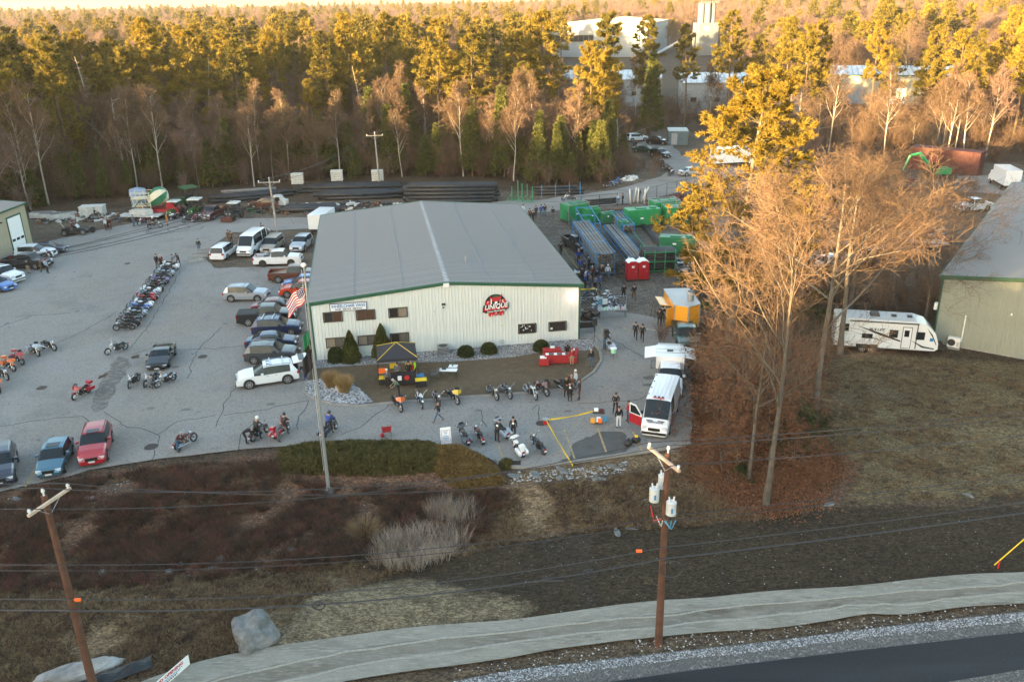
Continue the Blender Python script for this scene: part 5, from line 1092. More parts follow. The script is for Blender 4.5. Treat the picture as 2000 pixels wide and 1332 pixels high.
def food_trailer():
 c=P(1330,634);rz=R(-88);t=thing('food_trailer','yellow-orange food trailer with open serving hatch behind the dark green pickup','food trailer',(c.x,c.y,0),rz);L=5.4;Wd=2.5;z0=.5;z1=2.75
 pf=[(-L/2,-Wd/2),(L/2-.7,-Wd/2),(L/2,0),(L/2-.7,Wd/2),(-L/2,Wd/2)]
 mb=MB();mb.flat(pf,z0,z1);mb.obj('body',mat('trailer_yellow',(.72,.32,.02),.4,coat=.4),t)
 mb=MB();mb.flat([(p[0]*1.015,p[1]*1.03)for p in pf],z1,z1+.09);mb.obj('roof',M('roof_white'),t)
 mb=MB();mb.box(L/2-.04,L/2+.02,-.08,.08,z0,z1);mb.box(L/2-.72,L/2-.62,Wd/2-.08,Wd/2+.01,z0,z1);mb.box(L/2-.72,L/2-.62,-Wd/2-.01,-Wd/2+.08,z0,z1);mb.obj('corner_trim',M('grey_metal'),t)
 mb=MB();mb.cyl((.9,.55,z1+.09),(.9,.55,z1+.75),.34,14);mb.cyl((.9,.55,z1+.75),(.9,.55,z1+.95),.42,14,r2=.30);mb.obj('exhaust_fan',M('grey_metal'),t)
 mb=MB();mb.cyl((.9,.55,z1+.955),(.9,.55,z1+.99),.28,14);mb.obj('fan_cap',M('dark_metal'),t)
 y=-Wd/2
 mb=MB();mb.box(-1.3,1.1,y-.02,y,1.35,2.35);mb.obj('serving_window',M('inside_brown'),t)
 mb=MB();mb.box(-1.2,1.0,y-.10,y-.02,1.5,1.95);mb.obj('menu_shelf',M('chrome'),t)
 mb=MB();mb.box(-1.3,1.1,y-.5,y,1.27,1.33);mb.obj('counter',M('grey_metal'),t)
 mb=MB();mb.add([(-1.35,y,2.40),(1.15,y,2.40),(1.15,y-1.15,2.55),(-1.35,y-1.15,2.55),(-1.35,y,2.34),(1.15,y,2.34),(1.15,y-1.15,2.49),(-1.35,y-1.15,2.49)],[(0,3,2,1),(4,5,6,7),(0,1,5,4),(1,2,6,5),(2,3,7,6),(3,0,4,7)]);mb.obj('raised_hatch',M('trailer_yellow'),t)
 mb=MB();mb.add([(1.75,y,.6),(1.75,y,2.5),(2.2,y-.75,2.5),(2.2,y-.75,.6),(1.8,y+.02,.6),(1.8,y+.02,2.5),(2.25,y-.72,2.5),(2.25,y-.72,.6)],[(0,1,2,3),(7,6,5,4),(0,4,5,1),(1,5,6,2),(2,6,7,3),(3,7,4,0)]);mb.obj('open_door',M('trailer_yellow'),t)
 for x in(-.5,.45):
  for s_ in(-1,1):w_=thing('wheel',None,None,(x,s_*(Wd/2-.05),.36));w_.parent=t;ms=car_meshes('suv');link('tyre',ms['tyre'],w_);link('rim',ms['rim'],w_)
 for s_ in(-1,1):mb=MB();mb.box(-1.0,.95,s_*(Wd/2)-.02,s_*(Wd/2)+.02,.45,.85);mb.obj('wheel_arch',M('grey_metal'),t)
 mb=MB();mb.tube([(L/2-.5,.7,.5),(L/2+1.1,0,.5),(L/2-.5,-.7,.5)],.05,6);mb.obj('tow_bar',M('dark_metal'),t)
 g_=thing('generator','red and white generator on the front of the yellow food trailer','generator',(c.x,c.y-2.95,.55),0);mb=MB();mb.box(-.95,.0,-.3,.3,0,.65,0,.06);mb.obj('housing',M('paint_red'),g_);mb=MB();mb.box(-.75,-.2,-.2,.2,.655,.75,0,.05);mb.obj('lid',M('paint_white'),g_);mb=MB();mb.box(.05,.85,-.3,.3,0,.6,0,.04);mb.obj('battery_box',M('black_plastic'),g_)
food_trailer()
def box_truck(name,label,px,rz,L,W,H,m='paint_white',cab=True):
 c=P(*px);t=thing(name,label,'truck',(c.x,c.y,0),rz);mb=MB();mb.box(-L/2,L/2-(1.8 if cab else 0),-W/2,W/2,.9,H);mb.obj('cargo_box',M(m),t)
 mb=MB();mb.box(-L/2+.1,L/2-.1,-W*.4,W*.4,.5,.9);mb.obj('chassis',M('trim_black'),t)
 if cab:mb=MB();mb.prism([(L/2-1.7,.6),(L/2-1.7,2.3),(L/2-.8,2.25),(L/2-.45,1.5),(L/2,1.3),(L/2,.6)],-W/2+.05,W/2-.05);mb.obj('cab',M(m),t);mb=MB();mb.prism([(L/2-.83,2.2),(L/2-.47,1.52),(L/2-.45,1.53),(L/2-.80,2.22)],-W/2+.15,W/2-.15);mb.obj('windshield',M('car_glass'),t)
 for x in(-L*.3,L*.36):
  for s_ in(-1,1):w_=thing('wheel',None,None,(x,s_*(W/2-.1),.42));w_.parent=t;ms=car_meshes('pickup');link('tyre',ms['tyre'],w_);link('rim',ms['rim'],w_)
 return t
box_truck('box_truck','white box truck behind the roof of the green-grey building',(1958,365),R(80),7.5,2.4,3.3)
box_truck('box_truck','white truck partly hidden behind the lone gold pine',(1432,325),R(10),8.5,2.5,3.6)
box_truck('box_trailer','white enclosed trailer just behind the warehouse left wall',(631,452),R(82),5.0,2.2,2.9,cab=False)
# ================================================================== MOTORCYCLES
def bike_proto(style):
 """parts at the origin, front towards +x, upright; returns list of (name, mesh, paint slot or None, location, children)"""
 out=[];chop=style=='chopper';dirt=style=='dirt';bag=style=='bagger'
 fx,rx=(.98 if chop else .80 if not dirt else .72),(-.72 if not dirt else-.68);fr,rr=(.33 if not dirt else .35),(.32 if not dirt else .33);fw,rw=(.05 if chop or dirt else .065),(.10 if not dirt else .06)
 def wheel(r_,w_):
  mb=MB();n=18;sec=[(r_-.10,-w_),(r_-.02,-w_*1.0),(r_,-w_*.5),(r_,w_*.5),(r_-.02,w_),(r_-.10,w_)];vs=[]
  for k in range(n):
   a=6.28318*k/n
   for q,y in sec:vs.append((q*math.cos(a),y,q*math.sin(a)))
  m_=len(sec);mb.add(vs,[(k*m_+j,k*m_+(j+1)%m_,((k+1)%n)*m_+(j+1)%m_,((k+1)%n)*m_+j)for k in range(n)for j in range(m_)]);ty=mb.mesh('tyre',M('tyre'))
  mb=MB();mb.cyl((0,-w_*1.2,0),(0,w_*1.2,0),.05,8)
  for k in range(9):
   a=6.283*k/9;mb.tube([(.04*math.cos(a),0,.04*math.sin(a)),((r_-.10)*math.cos(a),0,(r_-.10)*math.sin(a))],.012,4)
  vs=[]
  for k in range(n):
   a=6.28318*k/n
   for q,y in((r_-.10,-w_*.8),(r_-.125,0),(r_-.10,w_*.8)):vs.append((q*math.cos(a),y,q*math.sin(a)))
  mb.add(vs,[(k*3+j,k*3+j+1,((k+1)%n)*3+j+1,((k+1)%n)*3+j)for k in range(n)for j in range(2)]);return ty,mb.mesh('rim',M('chrome' if not dirt else 'rim'))
 f_t,f_r=wheel(fr,fw);r_t,r_r=wheel(rr,rw)
 out.append(('wheel',None,None,(fx,0,fr),[('tyre',f_t,None),('rim',f_r,None)]));out.append(('wheel',None,None,(rx,0,rr),[('tyre',r_t,None),('rim',r_r,None)]))
 mb=MB();mb.tube([(fx-.33 if not chop else fx-.45,0,.86),(-.1,0,.72),(-.45,0,.58),(rx,.0,rr)],.028,5);mb.tube([(fx-.36,0,.78),(.30,0,.22),(-.30,0,.20),(rx,0,rr)],.028,5)
 for s_ in(-1,1):mb.tube([(rx,s_*.12,rr),(-.15,s_*.1,.36),(.1,s_*.1,.25)],.022,4)
 out.append(('frame',mb.mesh('frame',M('trim_black')),None,(0,0,0),[]))
 mb=MB();mb.box(-.26,.22,-.15,.15,.22,.46,0,.03);mb.cyl((.02,0,.42),(.16,0,.70),.10,10);mb.cyl((-.08,0,.42),(-.22,0,.70),.10,10);mb.cyl((-.02,-.17,.34),(-.02,.19,.34),.11,10)
 for k in range(3):mb.cyl((.06+.035*k,0,.50+.055*k),(.07+.035*k,0,.515+.055*k),.125,10);mb.cyl((-.11-.035*k,0,.50+.055*k),(-.12-.035*k,0,.515+.055*k),.125,10)
 out.append(('engine',mb.mesh('engine',M('engine_metal')),None,(0,0,0),[]))
 mb=MB();hx,hz=fx-(.33 if not chop else .52),(.88 if not chop else .95)
 for s_ in(-1,1):mb.tube([(fx,s_*.10,fr),(hx,s_*.10,hz)],.026,6)
 out.append(('fork',mb.mesh('fork',M('chrome')),None,(0,0,0),[]))
 mb=MB();mb.ball((.17,0,.80 if not dirt else .88),.30 if not dirt else .24,.15,.13,12,7);out.append(('fuel_tank',mb.mesh('fuel_tank',M('paint_black'),True),0,(0,0,0),[]))
 mb=MB()
 if dirt:mb.box(-.62,.1,-.10,.10,.84,.92,0,.02)
 else:mb.ball((-.22,0,.70),.27,.17,.08,10,5);mb.ball((-.55,0,.77),.20,.13,.07,10,5)
 out.append(('seat',mb.mesh('seat',M('leather_black'),True),None,(0,0,0),[]))
 mb=MB();hh=1.02 if not chop else 1.22;w_=.40
 mb.tube([(hx-.22,-w_,hh-.04),(hx-.06,-w_*.6,hh),(hx,-.10,hz),(hx,.10,hz),(hx-.06,w_*.6,hh),(hx-.22,w_,hh-.04)],.018,5)
 out.append(('handlebar',mb.mesh('handlebar',M('chrome')),None,(0,0,0),[]));mb=MB()
 for s_ in(-1,1):mb.tube([(hx-.08,s_*w_*.7,hh),(hx-.06,s_*(w_+.02),hh+.14)],.01,4);mb.ball((hx-.06,s_*(w_+.04),hh+.16),.02,.06,.04,8,4)
 out.append(('mirror',mb.mesh('mirror',M('chrome')),None,(0,0,0),[]))
 mb=MB();mb.ball((hx+.14,0,hz-.05),.10,.10,.10,10,6);out.append(('headlight',mb.mesh('headlight',M('headlight'),True),None,(0,0,0),[]))
 def fender(cx,r_,w_,a0,a1,nm,mt):
  mb=MB();n=8;vs=[]
  for k in range(n+1):
   a=R(a0+(a1-a0)*k/n)
   for y,q in((-w_,r_),(-w_*.6,r_+.035),(w_*.6,r_+.035),(w_,r_)):vs.append((cx+q*math.cos(a),y,(fr if cx>0 else rr)+q*math.sin(a)))
  mb.add(vs,[(k*4+j,k*4+j+1,k*4+j+5,k*4+j+4)for k in range(n)for j in range(3)]);return(nm,mb.mesh(nm,M('paint_black')),0,(0,0,0),[])
 out.append(fender(fx,fr+.03 if not dirt else fr+.2,fw+.035,60,165 if not chop else 130,'fender',0));out.append(fender(rx,rr+.03 if not dirt else rr+.22,rw+.04,20,150,'fender',0))
 mb=MB();mb.tube([(.14,-.14,.44),(.26,-.19,.30),(.0,-.21,.24),(rx-.18,-.21,.30)],[.03,.03,.035,.05],7);mb.tube([(-.2,-.14,.46),(-.25,-.2,.36),(rx-.1,-.21,.42)],[.03,.035,.05],7)
 out.append(('exhaust_pipe',mb.mesh('exhaust_pipe',M('chrome' if not dirt else 'dark_metal')),None,(0,0,0),[]))
 mb=MB();mb.box(rx-.36,rx-.32,-.09,.09,.50,.60);out.append(('taillight',mb.mesh('taillight',M('taillight')),None,(0,0,0),[]))
 mb=MB();mb.box(rx-.40,rx-.385,-.1,.1,.36,.48);out.append(('license_plate',mb.mesh('license_plate',M('plate')),None,(0,0,0),[]))
 mb=MB();mb.tube([(-.1,.12,.25),(-.05,.32,.0)],.015,4);out.append(('kickstand',mb.mesh('kickstand',M('dark_metal')),None,(0,0,0),[]))
 if bag:
  for s_ in(-1,1):
   mb=MB();y0,y1=sorted((s_*.17,s_*.36));mb.prism([(rx+.32,.36),(rx+.36,.66),(rx-.36,.62),(rx-.44,.50),(rx-.38,.34)],y0,y1);out.append(('saddlebag',mb.mesh('saddlebag',M('paint_black')),0,(0,0,0),[]))
  mb=MB()
  mb.add([(hx+.30,0,.82),(hx+.10,.34,.88),(hx-.02,.40,1.04),(hx+.05,.22,1.18),(hx+.14,0,1.20),(hx+.05,-.22,1.18),(hx-.02,-.40,1.04),(hx+.10,-.34,.88),(hx-.10,0,1.0)],[(0,1,8),(1,2,8),(2,3,8),(3,4,8),(4,5,8),(5,6,8),(6,7,8),(7,0,8),(0,4,3,2,1),(0,7,6,5,4)])
  out.append(('fairing',mb.mesh('fairing',M('paint_black')),0,(0,0,0),[]))
  mb=MB();mb.add([(hx+.08,-.20,1.18),(hx+.08,.20,1.18),(hx-.04,.15,1.36),(hx-.04,-.15,1.36),(hx+.06,-.20,1.18),(hx+.06,.20,1.18),(hx-.06,.15,1.36),(hx-.06,-.15,1.36)],[(0,1,2,3),(7,6,5,4),(0,3,7,4),(1,5,6,2),(2,6,7,3)]);out.append(('windscreen',mb.mesh('windscreen',M('car_glass')),None,(0,0,0),[]))
  mb=MB();mb.box(rx-.40,rx+.02,-.22,.22,.86,1.08,0,.04);out.append(('top_case',mb.mesh('top_case',M('paint_black')),0,(0,0,0),[]))
 if dirt:mb=MB();mb.box(fx-.38,fx-.34,-.1,.1,.82,1.02);out.append(('number_plate',mb.mesh('number_plate',M('sign_white')),None,(0,0,0),[]))
 return out
BP={s:bike_proto(s)for s in('cruiser','bagger','chopper','dirt')}
for s_ in('touring',):BP[s_]=[p for p in BP['bagger']if p[0]!='top_case']
def bike(style,col,x,y,rz,label,group=None,lean=7,z=.065,helmet=False,skip=(),fair=None):
 t=thing('motorcycle',label,'motorcycle',(x,y,terrain(x,y)+z),rz,group);t.rotation_euler=(R(-lean),0,rz)
 for nm,me,slot,loc,kids in BP[style]:
  if nm in skip:continue
  if me is None:
   w_=thing(nm,None,None,loc);w_.parent=t
   if loc[0]>0:w_.rotation_euler=(0,0,R(rnd.choice((14,18,8,-5))))
   for k,m_,_ in kids:link(k,m_,w_)
  else:
   o=link(nm,me,t);o.location=loc
   if slot is not None:override(o,0,M('paint_'+(fair if fair and nm in('fairing',)else col)))
 return t
def bikep(style,col,px,rz,label,**k):c=P(*px);return bike(style,col,c.x,c.y,R(rz),label,**k)
cols=['black','black','maroon','black','silver','black','blue','white','dark_grey','red','black','silver','white','black','maroon','black','purple','black','dark_grey','pearl_blue','black','black','white','black']
NAMES={'black':'black','maroon':'dark maroon','silver':'silver','blue':'blue','white':'white','dark_grey':'dark grey','red':'red','purple':'violet-grey','pearl_blue':'light pearl blue'}
ORD=['nearest','second nearest','third nearest','fourth nearest','fifth nearest','sixth nearest','seventh nearest','eighth nearest','ninth nearest','tenth nearest','eleventh nearest','twelfth nearest','twelfth farthest','eleventh farthest','tenth farthest','ninth farthest','eighth farthest','seventh farthest','sixth farthest','fifth farthest','fourth farthest','third farthest','second farthest','farthest']
pa,pb=P(245,646),P(333,524);n=len(cols)
for i,c in enumerate(cols):
 f=i/(n-1);q=pa.lerp(pb,f);q.x+=.25*math.sin(i*2.1);st=('touring' if c in('white','silver','pearl_blue','blue')else rnd.choice(('cruiser','bagger','touring','cruiser')))
 bike(st,c,q.x,q.y,R(188+7*math.sin(i*1.7)),'%s %s motorcycle, %s in the long diagonal row'%(NAMES[c],{'bagger':'touring','touring':'bagger','cruiser':'cruiser'}[st],ORD[i]),group='motorcycles in the long diagonal row')
for sty,c,px,rz,lab in(
 ('chopper','dark_grey',(231,688),232,'dark motorcycle standing alone below the end of the long diagonal row'),
 ('bagger','red',(160,775),250,'red touring motorcycle standing alone left of the broken asphalt strip'),
 ('cruiser','black',(96,684),-28,'black three-wheeler style motorcycle at the right end of the left edge row'),
 ('touring','silver',(68,694),-38,'chrome and white motorcycle, second from the right in the left edge row'),
 ('bagger','red',(37,710),-42,'red touring motorcycle, third from the right in the left edge row'),
 ('bagger','orange',(19,723),-38,'bright orange motorcycle in the left edge row'),
 ('cruiser','black',(7,740),-40,'black motorcycle in front of the bright orange one at the left edge'),
 ('bagger','orange',(-8,765),-40,'orange motorcycle cut off by the left edge'),
 ('cruiser','black',(262,752),265,'black motorcycle, left one of three below the black sports car'),
 ('cruiser','dark_grey',(297,750),250,'dark motorcycle with a kneeling person, middle of three below the sports car'),
 ('chopper','silver',(326,750),242,'slim white-tanked motorcycle, right one of three below the sports car'),
 ('cruiser','maroon',(364,872),62,'dark red motorcycle beside the person in jeans at the lot edge'),
 ('cruiser','black',(508,855),66,'black motorcycle with white helmet rider beside the bending person'),
 ('bagger','red',(552,850),70,'black and red motorcycle seen from behind at the lot edge'),
 ('touring','blue_black',(645,848),66,'dark blue motorcycle directly behind the flagpole'),
 ('touring','orange',(778,798),290,'black and orange motorcycle at the kerb below the black canopy'),
 ('chopper','white',(820,790),286,'chrome chopper with white front wheel at the kerb'),
 ('cruiser','maroon',(853,788),288,'dark motorcycle with windshield behind the walking man in jeans'),
 ('touring','yellow',(886,784),295,'black touring motorcycle with yellow trim at the kerb'),
 ('cruiser','black',(962,776),294,'black motorcycle at the kerb right of the yellow trimmed one'),
 ('cruiser','dark_grey',(989,773),290,'slim motorcycle next to the black one at the kerb'),
 ('chopper','silver',(1035,774),296,'chrome motorcycle with long exhaust pipes at the kerb'),
 ('touring','maroon',(1060,768),290,'dark red motorcycle just right of the long-piped chrome one'),
 ('touring','black',(1102,764),300,'black motorcycle in front of the group of people at the island tip'),
 ('touring','dark_grey',(909,862),108,'black motorcycle with chrome fairing right of the sandwich board'),
 ('cruiser','maroon',(938,860),108,'dark motorcycle with helmet on its bars, second right of the sandwich board'),
 ('touring','silver',(981,850),118,'silver bagger with red tail lights beside the man in a patched vest'),
 ('bagger','white',(1013,885),112,'white touring motorcycle with wide saddlebags at the drain'),
 ('chopper','black',(1053,880),115,'black chopper parked on the yellow line right of the white touring one'),
 ('cruiser','black',(303,447),20,'dark motorcycle ridden at the top of the lot'),
 ('dirt','red',(281,440),240,'red dirt bike left of the ridden dark motorcycle'),
 ('dirt','white',(340,430),250,'white dirt bike between the green tractors'),
 ('cruiser','black',(366,434),250,'dark motorcycle in front of the old tractors'),
 ('dirt','red',(384,434),80,'red and white dirt bike beside the old tractors'),
 ('dirt','white',(400,434),8,'white dirt bike at the right end by the old tractors'),
 ('cruiser','maroon',(190,428),30,'motorcycle ridden past the white crate at the back'),
 ('dirt','maroon',(520,462),-10,'dirt bike beside the person in the red jacket'),
 ('chopper','silver',(1112,393),176,'motorcycle ridden on the back gravel road'),
 ('cruiser','blue_black',(1191,367),20,'left of the two motorcycles parked on the back road verge'),('touring','blue',(1205,361),30,'blue motorcycle parked on the back road verge'),
 ('touring','black',(1300,336),200,'black motorcycle at the foot of the back lane beside the lone gold pine'),('dirt','silver',(1312,343),240,'grey motorcycle by the standing person at the back lane'),('cruiser','black',(1294,322),60,'black motorcycle just below the black SUV on the back lane'),
 ('touring','silver',(1190,682),100,'motorcycle with a green cooler behind the loudspeaker'),('cruiser','black',(1148,592),20,'black motorcycle nearest the warehouse right corner'),('cruiser','dark_grey',(1156,583),25,'second black motorcycle at the warehouse right corner'),
 ('touring','white',(1180,590),30,'white motorcycle behind the chain-link gate'),('cruiser','silver',(1190,598),20,'chrome motorcycle behind the cluttered table'),('touring','white',(1131,545),200,'white motorcycle in the crowd at the warehouse right side')):
 fr_=c if('trim' in lab or 'black and orange' in lab)else None;bikep(sty,'black' if fr_ else c,px,rz,lab,lean=0 if 'ridden' in lab else 7,fair=fr_)
# ================================================================== PEOPLE
mat('skin',(.40,.23,.16),.6);mat('jeans',(.045,.10,.17),.9);mat('dark_cloth',(.014,.014,.017),.9);mat('black_leather',(.012,.011,.011),.55);mat('grey_cloth',(.10,.105,.12),.9);mat('red_cloth',(.33,.018,.022),.9)
mat('khaki',(.32,.22,.14),.9);mat('green_cloth',(.14,.19,.13),.9);mat('white_cloth',(.52,.56,.60),.9);mat('brown_cloth',(.11,.06,.035),.9);mat('blue_cloth',(.03,.07,.28),.9);mat('orange_cloth',(.42,.16,.03),.9);mat('maroon_cloth',(.09,.018,.018),.9);mat('lightblue_cloth',(.25,.35,.48),.9);mat('shoe',(.03,.025,.022),.8);mat('boot_brown',(.16,.07,.03),.8)
mat('hair_brown',(.06,.035,.02),.8);mat('hair_black',(.012,.01,.01),.7);mat('hair_grey',(.35,.34,.32),.8);mat('helmet_white',(.7,.7,.7),.25,coat=.5);mat('helmet_black',(.012,.012,.014),.2,coat=.5);mat('hivis',(.35,.75,.02),.7)
def pose(nm):
 """joints in metres, person faces +x, left is +y"""
 J=dict(pelvis=(0,0,.96),belly=(.01,0,1.10),chest=(.0,0,1.30),neck=(-.01,0,1.48),head=(.03,0,1.63),top=(.03,0,1.76),
    hipL=(0,.10,.93),kneeL=(.02,.11,.50),ankL=(-.02,.12,.09),toeL=(.16,.14,.035),hipR=(0,-.10,.93),kneeR=(.02,-.11,.50),ankR=(-.02,-.12,.09),toeR=(.16,-.14,.035),
    shL=(0,.19,1.42),elL=(-.03,.25,1.14),haL=(.06,.25,.89),shR=(0,-.19,1.42),elR=(-.03,-.25,1.14),haR=(.06,-.25,.89))
 def s(**k):J.update(k)
 if nm=='walk':s(kneeL=(.22,.10,.52),ankL=(.36,.10,.12),toeL=(.52,.11,.08),kneeR=(-.10,-.10,.50),ankR=(-.40,-.10,.16),toeR=(-.26,-.11,.05),elL=(-.12,.26,1.16),haL=(-.05,.27,.93),elR=(.12,-.25,1.16),haR=(.30,-.22,.98))
 if nm=='talk':s(elL=(.02,.27,1.14),haL=(.24,.12,1.12),elR=(.02,-.27,1.14),haR=(.24,-.10,1.08),kneeR=(.06,-.14,.50),ankR=(.02,-.17,.09),toeR=(.2,-.2,.035))
 if nm=='bend':s(pelvis=(-.12,0,.92),belly=(.04,0,1.02),chest=(.24,0,1.08),neck=(.40,0,1.08),head=(.52,0,1.02),top=(.64,0,.97),hipL=(-.12,.10,.90),hipR=(-.12,-.10,.90),shL=(.32,.18,1.05),shR=(.32,-.18,1.05),elL=(.42,.22,.78),elR=(.42,-.22,.78),haL=(.50,.14,.55),haR=(.50,-.12,.55))
 if nm=='lean':s(belly=(.08,0,1.08),chest=(.20,0,1.24),neck=(.30,0,1.38),head=(.40,0,1.46),top=(.48,0,1.56),shL=(.24,.19,1.33),shR=(.24,-.19,1.33),elL=(.36,.24,1.08),elR=(.36,-.24,1.08),haL=(.52,.2,.98),haR=(.52,-.2,.98))
 if nm=='crouch':s(pelvis=(-.15,0,.42),belly=(-.05,0,.56),chest=(.08,0,.74),neck=(.16,0,.90),head=(.24,0,1.02),top=(.30,0,1.14),hipL=(-.13,.10,.42),hipR=(-.13,-.10,.42),kneeL=(.25,.16,.55),ankL=(.02,.14,.10),toeL=(.2,.16,.035),kneeR=(.22,-.16,.30),ankR=(-.12,-.14,.10),toeR=(.05,-.16,.035),shL=(.12,.18,.84),shR=(.12,-.18,.84),elL=(.30,.24,.66),elR=(.30,-.24,.60),haL=(.46,.12,.62),haR=(.46,-.12,.58))
 if nm=='ride':s(pelvis=(-.24,0,.80),belly=(-.22,0,.94),chest=(-.16,0,1.14),neck=(-.12,0,1.33),head=(-.07,0,1.47),top=(-.06,0,1.60),hipL=(-.22,.12,.80),hipR=(-.22,-.12,.80),kneeL=(.16,.26,.72),ankL=(.08,.27,.32),toeL=(.24,.28,.27),kneeR=(.16,-.26,.72),ankR=(.08,-.27,.32),toeR=(.24,-.28,.27),shL=(-.14,.19,1.26),shR=(-.14,-.19,1.26),elL=(.04,.30,1.08),elR=(.04,-.30,1.08),haL=(.24,.36,1.02),haR=(.24,-.36,1.02))
 if nm=='straddle':s(hipL=(0,.12,.86),hipR=(0,-.12,.86),pelvis=(-.05,0,.88),kneeL=(.06,.26,.48),ankL=(0,.30,.09),toeL=(.17,.33,.035),kneeR=(.06,-.26,.48),ankR=(0,-.30,.09),toeR=(.17,-.33,.035),belly=(.0,0,1.0),chest=(.10,0,1.20),neck=(.16,0,1.37),head=(.22,0,1.50),top=(.25,0,1.62),shL=(.12,.19,1.31),shR=(.12,-.19,1.31),elL=(.26,.28,1.10),elR=(.26,-.28,1.10),haL=(.44,.30,1.02),haR=(.44,-.30,1.02))
 if nm=='point':s(elR=(.16,-.30,1.34),haR=(.38,-.34,1.42),elL=(-.02,.26,1.14),haL=(.12,.22,.95))
 return J
def body_mesh(nm):
 J=pose(nm);names=list(J);vs=[Vector(J[k])for k in names];ix={k:i for i,k in enumerate(names)}
 rad=dict(pelvis=(.155,.125),belly=(.15,.115),chest=(.175,.12),neck=(.062,.062),head=(.095,.085),top=(.075,.07),hipL=(.10,.10),hipR=(.10,.10),kneeL=(.068,.068),kneeR=(.068,.068),ankL=(.05,.05),ankR=(.05,.05),toeL=(.042,.03),toeR=(.042,.03),shL=(.075,.075),shR=(.075,.075),elL=(.052,.052),elR=(.052,.052),haL=(.034,.034),haR=(.034,.034))
 ed=[('pelvis','belly'),('belly','chest'),('chest','neck'),('neck','head'),('head','top')]+[(a+s,b+s)for s in 'LR' for a,b in(('hip','knee'),('knee','ank'),('ank','toe'),('sh','el'),('el','ha'))]+[('pelvis','hipL'),('pelvis','hipR'),('chest','shL'),('chest','shR')]
 R_=[rad[k]for k in names];E_=[(ix[a],ix[b])for a,b in ed];owner={i:k for k,i in ix.items()}
 def addv(p,r_,par,own):vs.append(Vector(p));R_.append((r_,r_));E_.append((par,len(vs)-1));owner[len(vs)-1]=own;return len(vs)-1
 f=(vs[ix['head']]-vs[ix['neck']]).normalized();fw=Vector((f.z,0,-f.x))if f.z>.2 else Vector((0,0,-1));fw.normalize()
 addv(vs[ix['head']]+fw*.105-f*.005,.014,ix['head'],'head')
 for s_ in(-1,1):addv(vs[ix['head']]+Vector((0,s_*.095,0))-f*.005,.018,ix['head'],'head')
 for s_,S_ in((1,'L'),(-1,'R')):
  h=vs[ix['ha'+S_]];d=(h-vs[ix['el'+S_]]).normalized();sd=d.cross(Vector((0,s_,0)))
  sd=sd.normalized()if sd.length>.1 else Vector((0,0,1));nrm=d.cross(sd).normalized();pl=addv(h+d*.06,.032,ix['ha'+S_],'hand')
  for k,(o_,ln)in enumerate(((-.028,.060),(-.009,.074),(.010,.070),(.028,.055))):
   a=addv(vs[pl]+d*(.03+ln*.45)+sd*o_*1.1,.010,pl,'hand');addv(vs[a]+d*ln*.5+nrm*.018*s_+sd*o_*.1,.008,a,'hand')
  a=addv(h+d*.05-sd*.045,.012,pl,'hand');addv(vs[a]+d*.035-sd*.012,.009,a,'hand')
 me=bpy.data.meshes.new('body');me.from_pydata(vs,E_,[]);o=bpy.data.objects.new('body_tmp',me);S.collection.objects.link(o)
 m=o.modifiers.new('s','SKIN');m.use_smooth_shade=True;sk_=me.skin_vertices[0].data
 for i,r_ in enumerate(R_):sk_[i].radius=r_
 sk_[0].use_root=True;m2=o.modifiers.new('d','SUBSURF');m2.levels=1
 dg=bpy.context.evaluated_depsgraph_get();out=bpy.data.meshes.new_from_object(o.evaluated_get(dg));bpy.data.objects.remove(o);out.name='body'
 out.materials.clear()
 for k in('skin','dark_cloth','jeans','shoe'):out.materials.append(M(k))
 reg={'pelvis':2,'hipL':2,'hipR':2,'kneeL':2,'kneeR':2,'ankL':3,'ankR':3,'toeL':3,'toeR':3,'belly':1,'chest':1,'shL':1,'shR':1,'elL':1,'elR':1,'neck':0,'head':0,'top':0,'haL':0,'haR':0,'hand':0}
 segs=[(vs[a],vs[b],a,b)for a,b in E_];sa=np.array([s[0][:]for s in segs]);sb=np.array([s[1][:]for s in segs]);ow=[(reg[owner[s[2]]],reg[owner[s[3]]],owner[s[2]],owner[s[3]])for s in segs]
 cen=np.array([p.center[:]for p in out.polygons]);mi=[]
 for c in cen:
  e=sb-sa;t=np.clip(((c-sa)*e).sum(1)/((e*e).sum(1)+1e-9),0,1);d=np.linalg.norm(c-sa-e*t[:,None],axis=1);k=int(d.argmin());r1,r2,n1,n2=ow[k]
  lim=.5
  if n1[:4]=='knee' and n2[:3]=='ank':lim=.82
  if n1[:2]=='el' and n2[:2]=='ha':lim=.85
  if n1=='chest' and n2=='neck':lim=.62
  if n1=='pelvis' and n2=='belly':lim=.35
  mi.append(r1 if t[k]<lim else r2)
 out.polygons.foreach_set('material_index',mi);out.update();return out,J
POSES={k:body_mesh(k)for k in('stand','walk','talk','bend','lean','crouch','ride','straddle','point')}
def hair_mesh(J,helmet=False,long=False):
 h=Vector(J['head']);tp=Vector(J['top']);f=(tp-Vector(J['neck'])).normalized();mb=MB();c=h+f*(.055 if not helmet else .045)
 r_=.112 if not helmet else .150
 mb.ball((c.x-(.02 if not helmet else 0),0,c.z),r_*.98,r_*.92,r_*(.95 if not helmet else 1.0),10,7)
 if long:mb.ball((c.x-.08,0,c.z-.16),.06,.10,.16,8,5)
 return mb.mesh('helmet' if helmet else 'hair',M('hair_brown'),True)
HM={(k,h,l):hair_mesh(POSES[k][1],h,l)for k in POSES for h in(False,True)for l in(False,True)}
def cap_mesh(J):
 h=Vector(J['head']);mb=MB();mb.ball((h.x,0,h.z+.07),.112,.105,.085,10,5);mb.box(h.x+.07,h.x+.19,-.07,.07,h.z+.055,h.z+.07);return mb.mesh('cap',M('dark_cloth'),True)
